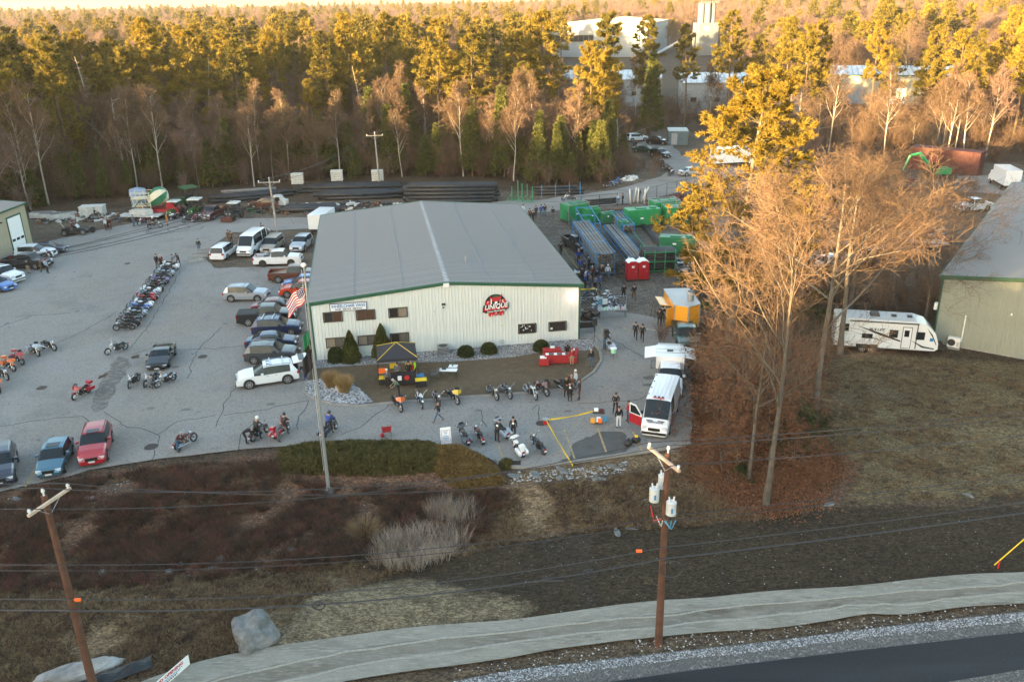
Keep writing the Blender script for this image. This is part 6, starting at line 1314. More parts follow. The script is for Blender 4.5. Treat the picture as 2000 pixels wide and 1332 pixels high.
CM={k:cap_mesh(POSES[k][1])for k in POSES}
def vest_patch(J):
 c=Vector(J['chest']);mb=MB();mb.cyl((c.x-.155,0,c.z),(c.x-.135,0,c.z),.09,12);return mb.mesh('back_patch',M('sign_white'))
def person(px,rz,ps,top,legs,label,hair='hair_brown',kind='hair',shoes='shoe',z=.065,long=False,group=None,h=None,patch=False,xyz=None):
 c=P(*px)if xyz is None else Vector(xyz);me,J=POSES[ps];hh=h or rnd.uniform(.98,1.06)
 t=thing('person',label,'person',(c.x,c.y,terrain(c.x,c.y)+z),R(rz),group);t.scale=(hh,hh,hh)
 b=link('body',me,t)
 for i,m_ in enumerate(('skin',top,legs,shoes)):override(b,i,M(m_))
 hm=link('cap',CM[ps],t)if kind=='cap' else link('helmet' if kind=='helmet' else 'hair',HM[(ps,kind=='helmet',long)],t)
 override(hm,0,M(hair))
 if patch:link('back_patch',vest_patch(J),t)
 return t
PL=[
 ((482,868),20,'bend','dark_cloth','dark_cloth','person in black bending down left of a motorcycle at the lot edge','hair_black'),
 ((544,864),30,'lean','grey_cloth','grey_cloth','person in grey leaning over the black and red motorcycle','hair_brown'),
 ((503,858),66,'straddle','black_leather','dark_cloth','rider with white helmet sitting on a black motorcycle at the lot edge','helmet_white','helmet'),
 ((556,848),70,'straddle','black_leather','dark_cloth','rider in black astride the black and red motorcycle','helmet_black','helmet'),
 ((643,846),66,'straddle','blue_cloth','dark_cloth','rider in dark blue on the motorcycle behind the flagpole','helmet_black','helmet'),
 ((349,884),5,'lean','maroon_cloth','jeans','person in brown jacket and blue jeans beside the dark red motorcycle','hair_grey','cap'),
 ((296,760),80,'crouch','grey_cloth','grey_cloth','person in grey crouching at the motorcycle below the sports car','hair_black'),
 ((758,762),100,'stand','grey_cloth','dark_cloth','person with white cap standing at the black canopy','helmet_white','cap'),
 ((780,776),200,'lean','green_cloth','dark_cloth','person in sage green jacket behind the orange motorcycle','hair_grey'),
 ((812,742),180,'stand','hivis','dark_cloth','person with lime sleeve behind the right post of the canopy','hair_brown'),
 ((778,748),265,'talk','grey_cloth','dark_cloth','person standing behind the table under the canopy','hair_black'),
 ((800,746),265,'stand','dark_cloth','dark_cloth','person in black at the right side under the canopy','hair_brown'),
 ((857,826),190,'walk','dark_cloth','jeans','man in black jacket and blue jeans walking across the lot','hair_black','cap','boot_brown'),
 ((1117,719),95,'stand','red_cloth','khaki','person in red hooded jacket at the red table','red_cloth'),
 ((1108,706),270,'lean','black_leather','dark_cloth','person in black behind the red table','hair_black','hair','shoe'),
 ((1154,722),100,'stand','black_leather','jeans','man in black jacket and jeans standing on the lawn tip','hair_grey'),
 ((1106,775),290,'talk','black_leather','dark_cloth','person in black leather at the left of the group by the island','hair_brown'),
 ((1116,772),250,'talk','brown_cloth','khaki','bald person in brown in the group by the island','skin'),
 ((1124,764),200,'stand','white_cloth','jeans','person with white hood in the group by the island','helmet_white'),
 ((1113,786),90,'stand','black_leather','dark_cloth','person in patched black vest seen from behind, front of the island group','hair_black'),
 ((1132,782),170,'talk','black_leather','maroon_cloth','person with long hair at the right of the group by the island','hair_brown'),
 ((971,865),60,'lean','black_leather','dark_cloth','person in patched vest leaning over the silver bagger','hair_black'),
 ((1003,858),85,'stand','black_leather','dark_cloth','man in black vest with a round white back patch by the silver bagger','hair_black'),
 ((1202,808),265,'talk','black_leather','dark_cloth','tall person in black leather facing the van','hair_brown'),
 ((1208,838),95,'stand','dark_cloth','white_cloth','person in black T-shirt and pale grey trousers near the van','hair_brown'),
 ((1227,825),200,'stand','red_cloth','jeans','person in red and black jacket and jeans beside the open van door','hair_brown'),
 ((1241,664),262,'walk','black_leather','dark_cloth','man of the couple walking towards the camera','hair_black'),
 ((1254,668),262,'walk','black_leather','dark_cloth','long haired woman of the couple walking towards the camera','hair_black','hair','shoe'),
 ((1218,587),95,'walk','black_leather','dark_cloth','person in dark hooded jacket walking away beyond the gate','black_leather'),
 ((1238,588),95,'walk','dark_cloth','brown_cloth','person in dark jacket and brown trousers walking away','hair_black'),
 ((1174,548),262,'stand','dark_cloth','jeans','bald man in black jacket and jeans facing the camera near the toilets','skin'),
 ((1187,547),262,'walk','white_cloth','jeans','person in pale grey hoodie walking beside the bald man','helmet_white'),
 ((1287,638),60,'talk','dark_cloth','dark_cloth','person in black ordering at the food trailer','hair_black'),
 ((1294,632),60,'stand','dark_cloth','dark_cloth','second person in black right at the serving hatch','hair_black'),
 ((1180,684),20,'lean','dark_cloth','jeans','person in jeans behind the right loudspeaker','hair_brown'),
 ((1095,500),80,'walk','dark_cloth','dark_cloth','person in black walking along the warehouse right wall','hair_black'),
 ((390,494),95,'stand','dark_cloth','jeans','person in dark jacket beside the concrete barriers','maroon_cloth','cap'),
 ((448,476),80,'stand','brown_cloth','brown_cloth','left one of the pair in brown behind the white minivan','hair_brown'),((453,478),250,'talk','brown_cloth','dark_cloth','right one of the pair in brown behind the white minivan','hair_brown'),
 ((517,466),120,'stand','red_cloth','grey_cloth','person in a red jacket behind the white van','hair_brown'),((512,461),10,'stand','maroon_cloth','dark_cloth','person in dark red beside the dirt bike behind the white van','hair_black'),
 ((262,444),60,'stand','grey_cloth','jeans','person in grey top watching left of the dirt bikes','hair_brown'),((328,442),220,'stand','orange_cloth','orange_cloth','person in tan-orange coveralls at the top of the lot','orange_cloth'),
 ((302,446),20,'ride','dark_cloth','khaki','rider with white helmet on the dark motorcycle at the top of the lot','helmet_white','helmet'),((189,427),30,'ride','dark_cloth','dark_cloth','rider passing the white crate','helmet_black','helmet'),
 ((208,451),240,'stand','white_cloth','maroon_cloth','person in pale top, left of the three near the buggy','hair_brown'),((213,450),250,'stand','maroon_cloth','dark_cloth','person in dark red, middle of the three near the buggy','hair_black'),((218,449),200,'stand','maroon_cloth','maroon_cloth','person in maroon, right of the three near the buggy','hair_black'),
 ((234,437),250,'stand','brown_cloth','jeans','person in jeans at the left end of the flatbed','hair_brown'),((404,433),200,'stand','dark_cloth','dark_cloth','person standing behind the right dirt bike','hair_black'),
 ((94,535),60,'stand','lightblue_cloth','dark_cloth','person in light blue with red cap at the dark pickup','red_cloth','cap'),((82,532),200,'stand','brown_cloth','brown_cloth','person in brown left of the light blue one','hair_grey','cap'),((57,536),90,'stand','dark_cloth','khaki','person in black with khaki trousers before the dark pickup','hair_black'),((103,512),180,'lean','maroon_cloth','dark_cloth','person in dark red behind the dark pickup','hair_black'),
 ((308,524),80,'stand','black_leather','dark_cloth','person in black at the far end of the diagonal row, left','hair_brown'),((317,526),150,'stand','maroon_cloth','dark_cloth','person in dark red at the far end of the diagonal row','hair_grey','cap'),((340,525),200,'talk','grey_cloth','khaki','person in grey and khaki at the far end of the diagonal row','hair_brown'),((350,520),240,'straddle','black_leather','dark_cloth','person in black seated on the farthest motorcycle of the row','hair_black'),
 ((322,448),0,'stand','dark_cloth','dark_cloth',None,None),
 ((1035,432),250,'stand','brown_cloth','dark_cloth','person in brown at the warehouse back corner','hair_brown'),((1041,436),80,'stand','dark_cloth','dark_cloth','person in black nearest the warehouse back corner','hair_black'),((1047,426),100,'stand','dark_cloth','dark_cloth','third person behind the warehouse','hair_black'),((1057,425),95,'stand','blue_cloth','jeans','person in blue and white jacket behind the warehouse','hair_black'),((1064,424),95,'stand','dark_cloth','jeans','person beside the blue and white jacket','hair_brown'),((1080,428),260,'stand','dark_cloth','grey_cloth','person standing alone at the fence corner','hair_black'),
 ((1022,424),60,'stand','white_cloth','dark_cloth','person partly hidden at the roof edge back right','hair_black'),
 ((1111,392),176,'ride','black_leather','dark_cloth','rider on the back gravel road','helmet_black','helmet'),((1207,402),90,'stand','lightblue_cloth','jeans','left one of two people at the yard fence','hair_grey'),((1216,401),200,'stand','dark_cloth','dark_cloth','right one of two people at the yard fence','hair_black'),((1248,392),250,'stand','dark_cloth','dark_cloth','person in black beside the leaning white pipes','hair_black'),
 ((1238,292),60,'stand','grey_cloth','dark_cloth','left one of two people by the back lane','hair_brown'),((1242,292),200,'stand','dark_cloth','dark_cloth','right one of two people by the back lane','hair_black'),((1306,346),80,'stand','dark_cloth','dark_cloth','person in black beside motorcycles at the back lane','hair_black'),
 ((146,455),8,'ride','maroon_cloth','dark_cloth','driver with red helmet sitting in the open buggy','red_cloth','helmet'),
 ((598,744),140,'bend','dark_cloth','blue_cloth','person in dark blue reaching into the open tailgate of the white SUV','hair_black'),
]
for i,a in enumerate(PL):
 if a[5]is None:continue
 px,rz,ps,top,legs,lab,hair=a[:7];k=a[7]if len(a)>7 else 'hair';sh=a[8]if len(a)>8 else 'shoe'
 z=.17 if(600<px[0]<1170 and 700<px[1]<766 and ps!='bend' and px[0]!=598)else .065
 person(px,rz,ps,top,legs,lab,hair,k,sh,z=z,long=('long hair' in lab or 'woman' in lab),patch=('patch' in lab))
rc=random.Random(5);tops=['dark_cloth','black_leather','brown_cloth','maroon_cloth','blue_cloth','grey_cloth','dark_cloth','black_leather'];wn={'dark_cloth':'black','black_leather':'black leather','brown_cloth':'brown','maroon_cloth':'dark red','blue_cloth':'bright blue','grey_cloth':'grey'}
spots=[(1133,533),(1141,540),(1150,530),(1158,538),(1137,552),(1147,556),(1157,549),(1166,557),(1143,566),(1153,568),(1162,572),(1172,568),(1151,520),(1160,522),(1170,545),(1130,516)]
where=['back left','left middle','back','back right','left','centre','right of centre','right','front left','front centre','front right','far right','rear left of the pair behind','rear right of the pair behind','right rear','alone at the rear']
for i,px in enumerate(spots):
 tp=rc.choice(tops)if i!=5 else 'blue_cloth';person(px,rc.uniform(0,360),rc.choice(('stand','talk','stand','lean')),tp,rc.choice(('dark_cloth','jeans','dark_cloth')),'person in %s, %s of the crowd beside the warehouse'%(wn[tp],where[i]),rc.choice(('hair_brown','hair_black','hair_grey')),rc.choice(('hair','hair','cap')),group='people crowded at the right side of the warehouse')
# ================================================================== PIPE YARD AND MACHINES
mat('pipe_black',(.020,.022,.025),.55,var=.3,scale=1);mat('pipe_grey',(.16,.155,.15),.6,var=.3,scale=1);mat('pipe_brown',(.10,.05,.03),.7,var=.3);mat('gen_green',(.015,.22,.075),.4,var=.15,scale=1);mat('gen_green2',(.012,.15,.07),.45);mat('rack_blue',(.03,.20,.42),.5);mat('rack_green',(.02,.22,.10),.5);mat('frame_grey',(.22,.25,.28),.5,metal=.3);mat('toilet_red',(.42,.01,.02),.45);mat('galv',(.34,.35,.37),.5,metal=.6);mat('tape_yellow',(.70,.50,.02),.6);mat('tractor_green',(.02,.075,.02),.5);mat('rust',(.13,.06,.035),.8,var=.3);mat('old_white',(.5,.49,.45),.6,var=.2,scale=2);mat('cream',(.60,.54,.40),.6)
PM={}
def pipe(a,b,r,m,label,group,hollow=True):
 a=Vector(a);b=Vector(b);d=b-a;L=d.length;k=(round(L,1),round(r,2),m)
 if k not in PM:
  mb=MB();n=10;h=k[0]/2;vs=[]
  for x,q in((-h,r*.84),(-h,r),(h,r),(h,r*.84),(h-.5,r*.82),(-h+.5,r*.82)):
   for j in range(n):vs.append((x,q*math.cos(6.2832*j/n),q*math.sin(6.2832*j/n)))
  mb.add(vs,[(i*n+j,i*n+(j+1)%n,(i+1)*n+(j+1)%n,(i+1)*n+j)for i in range(4)for j in range(n)]+[(5*n+j,5*n+(j+1)%n,(j+1)%n,j)for j in range(n)])
  PM[k]=mb.mesh('pipe',M(m),True)
 o=link('pipe',PM[k]);o.location=(a+b)/2;o.rotation_euler=d.to_track_quat('X','Z').to_euler();tag(o,label,'pipe',group);return o
def pile(pa,pb,depth,r,layers,m,label,group,n=None,jit=.5,z0=.05,Lj=.8):
 """pipes lying along pa-pb, side by side towards the back, in layers"""
 a,b=P(*pa),P(*pb);d=(b-a).normalized();nrm=Vector((-d.y,d.x,0));n=n or int(depth/(2*r))
 for l in range(layers):
  for i in range(n-l):
   off=nrm*((i+.5*l)*2.05*r);e=rnd.uniform(-Lj,Lj);e2=rnd.uniform(-Lj,Lj);tw=nrm*rnd.uniform(-.12,.12)*jit
   z=z0+r+l*1.76*r;p=a+off+d*e+tw;q=b+off+d*e2-tw;p.z=z;q.z=z;pipe(p,q,r,m,label,group)
pile((792,398),(968,396),6.5,.30,5,'pipe_black','long black plastic pipe in the tall stack behind the warehouse ridge','black pipes in the tall stack',n=8)
pile((640,392),(780,388),6,.28,2,'pipe_black','black pipe in the low stack right of the utility pole','black pipes in the low middle stack',n=7,Lj=2.5)
pile((565,416),(672,412),4,.40,1,'pipe_black','thick black pipe lying on the dirt behind the white pickup','thick black pipes on the dirt',n=4,Lj=1.5)
pile((600,378),(775,374),5,.30,2,'pipe_black','black pipe in the rear low stack under the white crates','black pipes in the rear low stack',n=6,Lj=2)
pile((418,398),(560,385),6,.26,2,'pipe_black','black pipe in the stack left of the near utility pole','black pipes left of the near utility pole',n=6,Lj=2)
pile((448,388),(530,382),3,.22,3,'pipe_grey','grey pipe on the stack left of the near utility pole','grey pipes left of the near utility pole',n=4,Lj=1.5)
pile((1050,382),(1138,380),3,.25,3,'pipe_black','black pipe in the blue racks beside the back gravel road','black pipes in the racks by the back road',n=3)
for i,(px,w_)in enumerate(((562,21),(643,22),(726,22))):
 c=P(px,385 if i else 392);t=thing('crate_stack','stack of white slatted crates '+('left of the near utility pole, leftmost' if i==0 else 'in the middle above the pipes' if i==1 else 'just left of the middle utility pole'),'crate stack',(c.x,c.y+8,0),.1,None)
 for k in range(5):mb=MB();mb.box(-1.0,1.0,-.6,.6,1.2+k*.36,1.2+k*.36+.31);mb.obj('crate',M('old_white'),t)
 mb=MB();mb.box(-.9,.9,-.5,.5,0,1.2);mb.obj('base',M('dark_metal'),t)
def rack(px0,px1,depth,h,nst,levels,m,label):
 a,b=P(*px0),P(*px1);L=(b-a).length;t=thing('pipe_rack',label,'pipe rack',a,heading(a,b))
 for i in range(nst):
  x=L*i/(nst-1)
  for y in(0,depth):mb=MB();mb.box(x-.05,x+.05,y-.05,y+.05,0,h);mb.obj('upright',M(m),t)
  for k in range(levels):z=.25+(h-.5)*k/max(1,levels-1);mb=MB();mb.box(x-.04,x+.04,.05,depth-.05,z-.05,z+.05);mb.obj('cross_beam',M(m),t)
 for k in range(levels):
  z=.25+(h-.5)*k/max(1,levels-1)
  for y in(-.07,depth+.01):mb=MB();mb.box(0,L,y,y+.06,z-.05,z+.05);mb.obj('rail',M(m),t)
 return t,a,heading(a,b),L
def rack_pipes(r_,depth,h,rows,per,rad,m,label,group,over=.6):
 t,a,hd_,L=r_;mx=Matrix.Translation(a)@Matrix.Rotation(hd_,4,'Z')
 for i in range(rows):
  for j in range(per):
   y=.12+rad+j*(depth-.24-2*rad)/max(1,per-1)+rnd.uniform(-.03,.03);z=.32+rad+i*(h-.5)/rows
   e=rnd.uniform(.1,over);f=rnd.uniform(.1,over);pipe(mx@Vector((-e,y,z)),mx@Vector((L+f,y+rnd.uniform(-.1,.1),z)),rad,m,label,group)
r1=rack((1200,537),(1150,470),2.2,2.9,4,3,'rack_blue','tall blue steel pipe rack standing along the yard fence');rack_pipes(r1,2.2,2.9,7,5,.17,'pipe_grey','grey metal pipe in the blue rack along the yard fence','grey pipes in the blue rack')
r2=rack((1172,470),(1152,437),2.0,2.6,3,2,'rack_blue','empty blue rack frame behind the long pipe rack')
r3=rack((1258,534),(1318,532),2.4,2.7,4,3,'rack_green','green and blue rack of black pipes right of the red toilets');rack_pipes(r3,2.4,2.7,7,5,.19,'pipe_black','black pipe in the rack right of the red toilets','black pipes in the green rack',.3)
r4=rack((1260,520),(1205,455),1.8,1.3,3,2,'rack_blue','low blue rack between the two long pipe rows');rack_pipes(r4,1.8,1.3,3,4,.17,'pipe_grey','grey metal pipe on the low rack in the yard middle','grey pipes on the low rack')
r5=rack((1262,498),(1228,452),1.3,1.0,3,2,'rack_green','low rack with dark pipes below the green machines');rack_pipes(r5,1.3,1.0,2,4,.13,'pipe_black','dark thin pipe on the rack below the green machines','dark pipes on the low rack')
r6=rack((1238,462),(1214,436),1.6,1.9,3,2,'rack_blue','blue rack with red and grey pipes in front of the tall green boxes');rack_pipes(r6,1.6,1.9,3,3,.16,'pipe_grey','grey pipe on the blue rack before the green boxes','grey pipes before the green boxes')
pile((1146,403),(1204,398),1.5,.16,4,'pipe_black','black pipe in the stack behind the tall green boxes','black pipes behind the green boxes',n=3)
pile((1170,420),(1222,414),1.5,.14,2,'pipe_brown','rusty brown pipe lying behind the small green boxes','rusty pipes behind the green boxes',n=4)
pile((1300,488),(1240,420),1.2,.10,2,'pipe_black','thin dark hose pipe on the ground at the yard middle','thin pipes on the ground',n=4)
def gen(px,rz,L,W,H,label,m='gen_green',frame=False,roof=True):
 c=P(*px);t=thing('generator',label,'generator',(c.x,c.y,.03),R(rz),None)
 mb=MB();mb.box(-L/2,L/2,-W/2,W/2,.25,H);mb.obj('housing',M(m),t);mb=MB();mb.box(-L/2-.05,L/2+.05,-W/2-.05,W/2+.05,.02,.25);mb.obj('skid',M('dark_metal'),t)
 n=3
 for k in range(n):mb=MB();x=-L/2+(k+.1)*L/n;mb.box(x,x+L/n*.8,-W/2-.02,-W/2,.4,H-.2);mb.obj('side_door',M(m),t)
 mb=MB()
 for k in range(5):mb.box(L*.2,L*.42,-W/2-.03,-W/2-.021,.6+k*.14,.66+k*.14)
 mb.obj('louvre',M('black_plastic'),t);mb=MB();mb.box(-L*.2,L*.1,-W*.25,W*.25,H,H+.12);mb.obj('top_box',M('gen_green2'),t);mb=MB();mb.cyl((L*.32,0,H),(L*.32,0,H+.16),min(L,W)*.26,12);mb.obj('exhaust_cap',M('gen_green2'),t)
 mb=MB();mb.box(-L*.12,-L*.02,-W/2-.03,-W/2-.02,1.1,1.3);mb.obj('label_plate',M('sign_white'),t)
 if frame:
  mb=MB()
  for x in(-L/2-.08,L/2+.0):
   for y in(-W/2-.08,W/2):mb.box(x,x+.08,y,y+.08,0,H+.1)
  for y in(-W/2-.08,W/2):mb.box(-L/2-.08,L/2+.08,y,y+.08,H+.1,H+.2);mb.box(-L/2-.08,L/2+.08,y-.01,y+.09,0,.12)
  for x in(-L/2-.08,L/2):mb.box(x,x+.08,-W/2,W/2,H+.1,H+.2)
  mb.obj('frame',M('frame_grey'),t)
 return t
gen((1122,431),28,3.4,2.2,2.5,'tall green machine box in a grey frame at the left end of the yard',frame=True)
gen((1154,435),20,2.2,1.7,2.1,'small green machine box right of the framed one');gen((1186,437),12,1.9,1.5,1.6,'lowest small green machine box in the row',m='gen_green2')
gen((1253,440),12,4.8,2.0,2.4,'long bright green machine box with double doors');gen((1296,428),15,3.8,2.1,2.7,'tall green box in a grey frame behind the long one',frame=True)
gen((1318,437),15,3.2,2.1,2.5,'green box in a grey frame beside the lone gold pine',frame=True);gen((1340,443),5,2.6,1.6,1.7,'green machine with a round port under the gold pine',m='gen_green2')
gen((1322,492),-14,4.4,1.7,2.0,'dark green machine box standing alone in the middle of the yard',m='gen_green2');gen((1364,441),0,2.0,1.4,1.0,'flat green box at the right end of the green row',m='gen_green2')
gen((1218,458),100,1.4,1.2,1.8,'narrow green box standing behind the pipe racks',m='gen_green2')
c=P(1830,348);ex=thing('excavator','green excavator with folded arm in front of the dark red container','excavator',(c.x,c.y,0),R(180))
mb=MB();mb.box(-1.6,1.6,-1.3,-.8,0,.7);mb.obj('track',M('tyre'),ex);mb=MB();mb.box(-1.6,1.6,.8,1.3,0,.7);mb.obj('track',M('tyre'),ex);mb=MB();mb.box(-1.8,.9,-1.1,1.1,.8,1.8);mb.obj('body',M('gen_green'),ex);mb=MB();mb.box(.1,1.4,.1,1.1,.9,2.7,0,.08);mb.obj('cab',M('car_glass'),ex)
mb=MB();mb.tube([(1.0,-.4,1.6),(3.4,-.4,4.2),(5.0,-.4,3.9)],[.28,.32,.2],6);mb.obj('boom',M('gen_green'),ex);mb=MB();mb.tube([(5.0,-.4,3.9),(5.9,-.4,1.4)],[.24,.16],6);mb.obj('arm',M('gen_green'),ex);mb=MB();mb.box(5.6,6.4,-.9,.1,.6,1.4,0,.12);mb.obj('bucket',M('dark_metal'),ex)
def toilet(px,rz,label):
 c=P(*px);t=thing('portable_toilet',label,'portable toilet',(c.x,c.y,.03),R(rz),'red portable toilets');s_=.59
 mb=MB();mb.box(-s_,s_,-s_,s_,.12,2.1);mb.obj('cabin',M('toilet_red'),t);mb=MB();mb.box(-s_-.04,s_+.04,-s_-.04,s_+.04,0,.12);mb.obj('base',M('dark_metal'),t)
 mb=MB();mb.prism([(-s_-.03,2.1),(-s_*.5,2.34),(s_*.5,2.34),(s_+.03,2.1)],-s_-.03,s_+.03);mb.obj('roof',M('white_paint'),t)
 mb=MB();mb.prism([(-s_,2.06),(-s_*.45,2.24),(s_*.45,2.24),(s_,2.06)],-s_-.05,-s_-.03);mb.obj('arch',M('toilet_red'),t)
 mb=MB();mb.box(-.42,.42,-s_-.03,-s_,.2,1.95);d=mb.obj('door',M('toilet_red'),t);mb=MB();mb.box(-.16,.14,-s_-.045,-s_-.03,1.5,1.75);mb.obj('label_plate',M('sign_white'),d);mb=MB();mb.box(.3,.36,-s_-.06,-s_-.03,1.0,1.15);mb.obj('handle',M('galv'),d)
 for k in(-1,1):mb=MB();mb.box(s_-.001,s_+.02,k*.28-.2,k*.28+.2,.25,1.9);mb.obj('side_panel',M('toilet_red'),t)
 mb=MB();mb.cyl((-.3,.35,2.2),(-.3,.35,2.55),.05,8);mb.obj('vent_pipe',M('white_paint'),t)
toilet((1233,546),8,'left one of two red portable toilets with white roofs');toilet((1254,545),8,'right one of two red portable toilets with white roofs')
def chain_fence(pxs,h,label,gap=2.6,dense=True,post='dark_metal',z=.05):
 pts=[P(*p)for p in pxs];t=thing('chain_link_fence',label,'fence',pts[0],0);o=pts[0];L=[]
 for a,b in zip(pts,pts[1:]):
  n=max(1,round((b-a).length/gap))
  for i in range(n):L.append(a.lerp(b,i/n)-o)
 L.append(pts[-1]-o);pm_=MB();pm_.cyl((0,0,0),(0,0,h+.06),.045,6);pm=pm_.mesh('post',M(post))
 for q in L:p_=link('post',pm,t);p_.location=q
 mb=MB()
 for a,b in zip(L,L[1:]):mb.tube([a+Vector((0,0,h)),b+Vector((0,0,h))],.03,4)
 mb.obj('top_rail',M(post),t);mb=MB();s_=.35
 for a,b in zip(L,L[1:]):
  d=b-a;n=int(d.length/s_);k=int(h/s_)
  for i in range(-k,n):
   for sg in(0,1):
    u0=max(0,i)/n;z0_=(max(0,i)-i)*s_;u1=min(n,i+k)/n;z1_=(min(n,i+k)-i)*s_
    if sg:z0_,z1_=h-z0_,h-z1_
    if u1>u0:mb.tube([a+d*u0+Vector((0,0,z0_)),a+d*u1+Vector((0,0,z1_))],.006,3,cap=False)
 w_=mb.obj('wire_mesh',M('galv' if post=='galv' else post),t);w_['kind']='stuff';return t
chain_fence([(1218,563-8),(1160,500),(1100,432),(1100,412)],1.9,'dark chain-link fence running from the toilets along the pipe racks');chain_fence([(1100,412),(1205,402),(1262,392),(1340,372),(1400,352)],1.9,'dark chain-link fence along the back gravel road')
chain_fence([(1134,622),(1222,618)],2.2,'galvanised chain-link gate at the warehouse right corner',gap=5.2,post='galv')
for px in((1000,392),(1012,392),(1020,396),(1030,394),(1040,396)):
 c=P(*px);t=thing('green_stand','green steel A-frame stand %s right of the black pipe stack'%{1000:'nearest to',1012:'second',1020:'third',1030:'fourth',1040:'farthest'}[px[0]],'steel stand',(c.x,c.y,0),R(rnd.uniform(-20,20)),'green steel stands')
 mb=MB();mb.box(-.06,.06,-.06,.06,0,rnd.uniform(2.2,3.4));mb.obj('post',M('rack_green'),t);mb=MB();mb.box(-.9,.9,-.05,.05,.0,.12);mb.obj('foot',M('rack_green'),t);mb=MB();mb.tube([(-.8,0,.1),(0,0,1.2)],.05,4);mb.obj('brace',M('rack_green'),t)
for px in((1058,388),(1085,386),(1112,384),(1133,383)):
 c=P(*px);mb=MB();mb.box(-.05,.05,-.05,.05,0,2.2);o=mb.obj('rack_post',M('rack_blue'));o.location=(c.x,c.y,0);tag(o,'blue upright post holding the black pipes by the back road','post','blue posts by the back road')
def heap(name,label,cat,outline,m,n,size,zmax,kind='mix',seed=1):
 g_=random.Random(seed);pl=PP(*outline);x0,x1=min(p[0]for p in pl),max(p[0]for p in pl);y0,y1=min(p[1]for p in pl),max(p[1]for p in pl);mb=MB();k=0;cx,cy=(x0+x1)/2,(y0+y1)/2
 while k<n:
  x,y=g_.uniform(x0,x1),g_.uniform(y0,y1)
  if not inside(pl,x,y):continue
  f=1-min(1,math.hypot((x-cx)/(x1-x0+.01)*2,(y-cy)/(y1-y0+.01)*2));z=terrain(x,y)+g_.random()*zmax*(.3+f);a=g_.uniform(0,6.28);s_=size*g_.uniform(.5,1.4);k+=1
  mb.M=Matrix.Translation((x,y,z))@Matrix.Rotation(a,4,'Z')@Matrix.Rotation(g_.uniform(-.6,.6),4,'X')
  if g_.random()<.5:mb.box(-s_,s_,-s_*.3,s_*.3,-s_*.25,s_*.25,g_.randrange(len(m)))
  else:mb.cyl((-s_,0,0),(s_,0,g_.uniform(-.3,.3)*s_),s_*.35,6,g_.randrange(len(m)))
 o=mb.obj(name,[M(q)for q in m]);return tag(o,label,cat,kind='stuff')
heap('scrap_heap','heap of dark red pipe fittings along the yard fence','scrap heap',[(1262,402),(1300,388),(1350,378),(1392,378),(1390,400),(1330,412),(1270,412)],['rust_red','dark_metal','maroon_cloth'],260,.35,.8,seed=2)
heap('scrap_heap','heap of grey hoses and fittings right of the green rack','scrap heap',[(1318,528),(1325,508),(1360,505),(1380,528),(1372,556),(1330,552)],['dark_metal','pipe_black','frame_grey','galv'],260,.35,.9,seed=3)
heap('scrap_heap','heap of black scrap under the left side of the blue rack','scrap heap',[(1210,545),(1200,520),(1222,515),(1232,535)],['pipe_black','dark_metal','brown_cloth'],120,.25,1.1,seed=4)
heap('debris','old boats and scrap along the wood edge behind the buggy','debris',[(70,425),(140,418),(245,420),(240,430),(140,436),(75,438)],['old_white','dark_metal','rust','pipe_grey'],110,.45,.5,seed=5)
heap('debris','scrap machinery along the wood edge by the tractors','debris',[(250,425),(330,412),(480,405),(560,400),(600,405),(560,420),(430,415),(330,425)],['dark_metal','rust','brown_cloth','tractor_green'],170,.45,.6,seed=6)
heap('debris','timber and pipe offcuts among the pipe stacks','debris',[(560,400),(700,395),(790,400),(790,410),(700,415),(600,422)],['pipe_black','dark_metal','old_white','rust'],150,.5,.6,seed=7)
heap('debris','dark machine parts on the trailer yard behind the bare trees','debris',[(1400,520),(1500,500),(1700,480),(1830,440),(1850,480),(1720,530),(1500,545)],['dark_metal','old_white','pipe_grey','maroon_cloth','frame_grey'],260,.8,1.0,seed=8)
heap('debris','dark machines standing left of the excavator','debris',[(1560,380),(1700,350),(1780,352),(1790,375),(1650,420),(1560,420)],['dark_metal','pipe_grey','tractor_green','maroon_cloth'],200,.8,1.0,seed=9)
heap('snow_patch','white torn plastic lying on the verge of the back lane','plastic sheet',[(1215,352),(1240,342),(1244,350),(1222,358)],['white_paint','old_white'],50,.4,.3,seed=10)
for i,px in enumerate(((1238,397),(1246,398),(1252,396),(1258,399),(1232,400))):
 c=P(*px);t=pipe((c.x,c.y,.1),(c.x+rnd.uniform(-1.2,1.2),c.y+.4,2.4),.12,'old_white','white pipe propped upright beside the fence','white pipes propped by the fence')
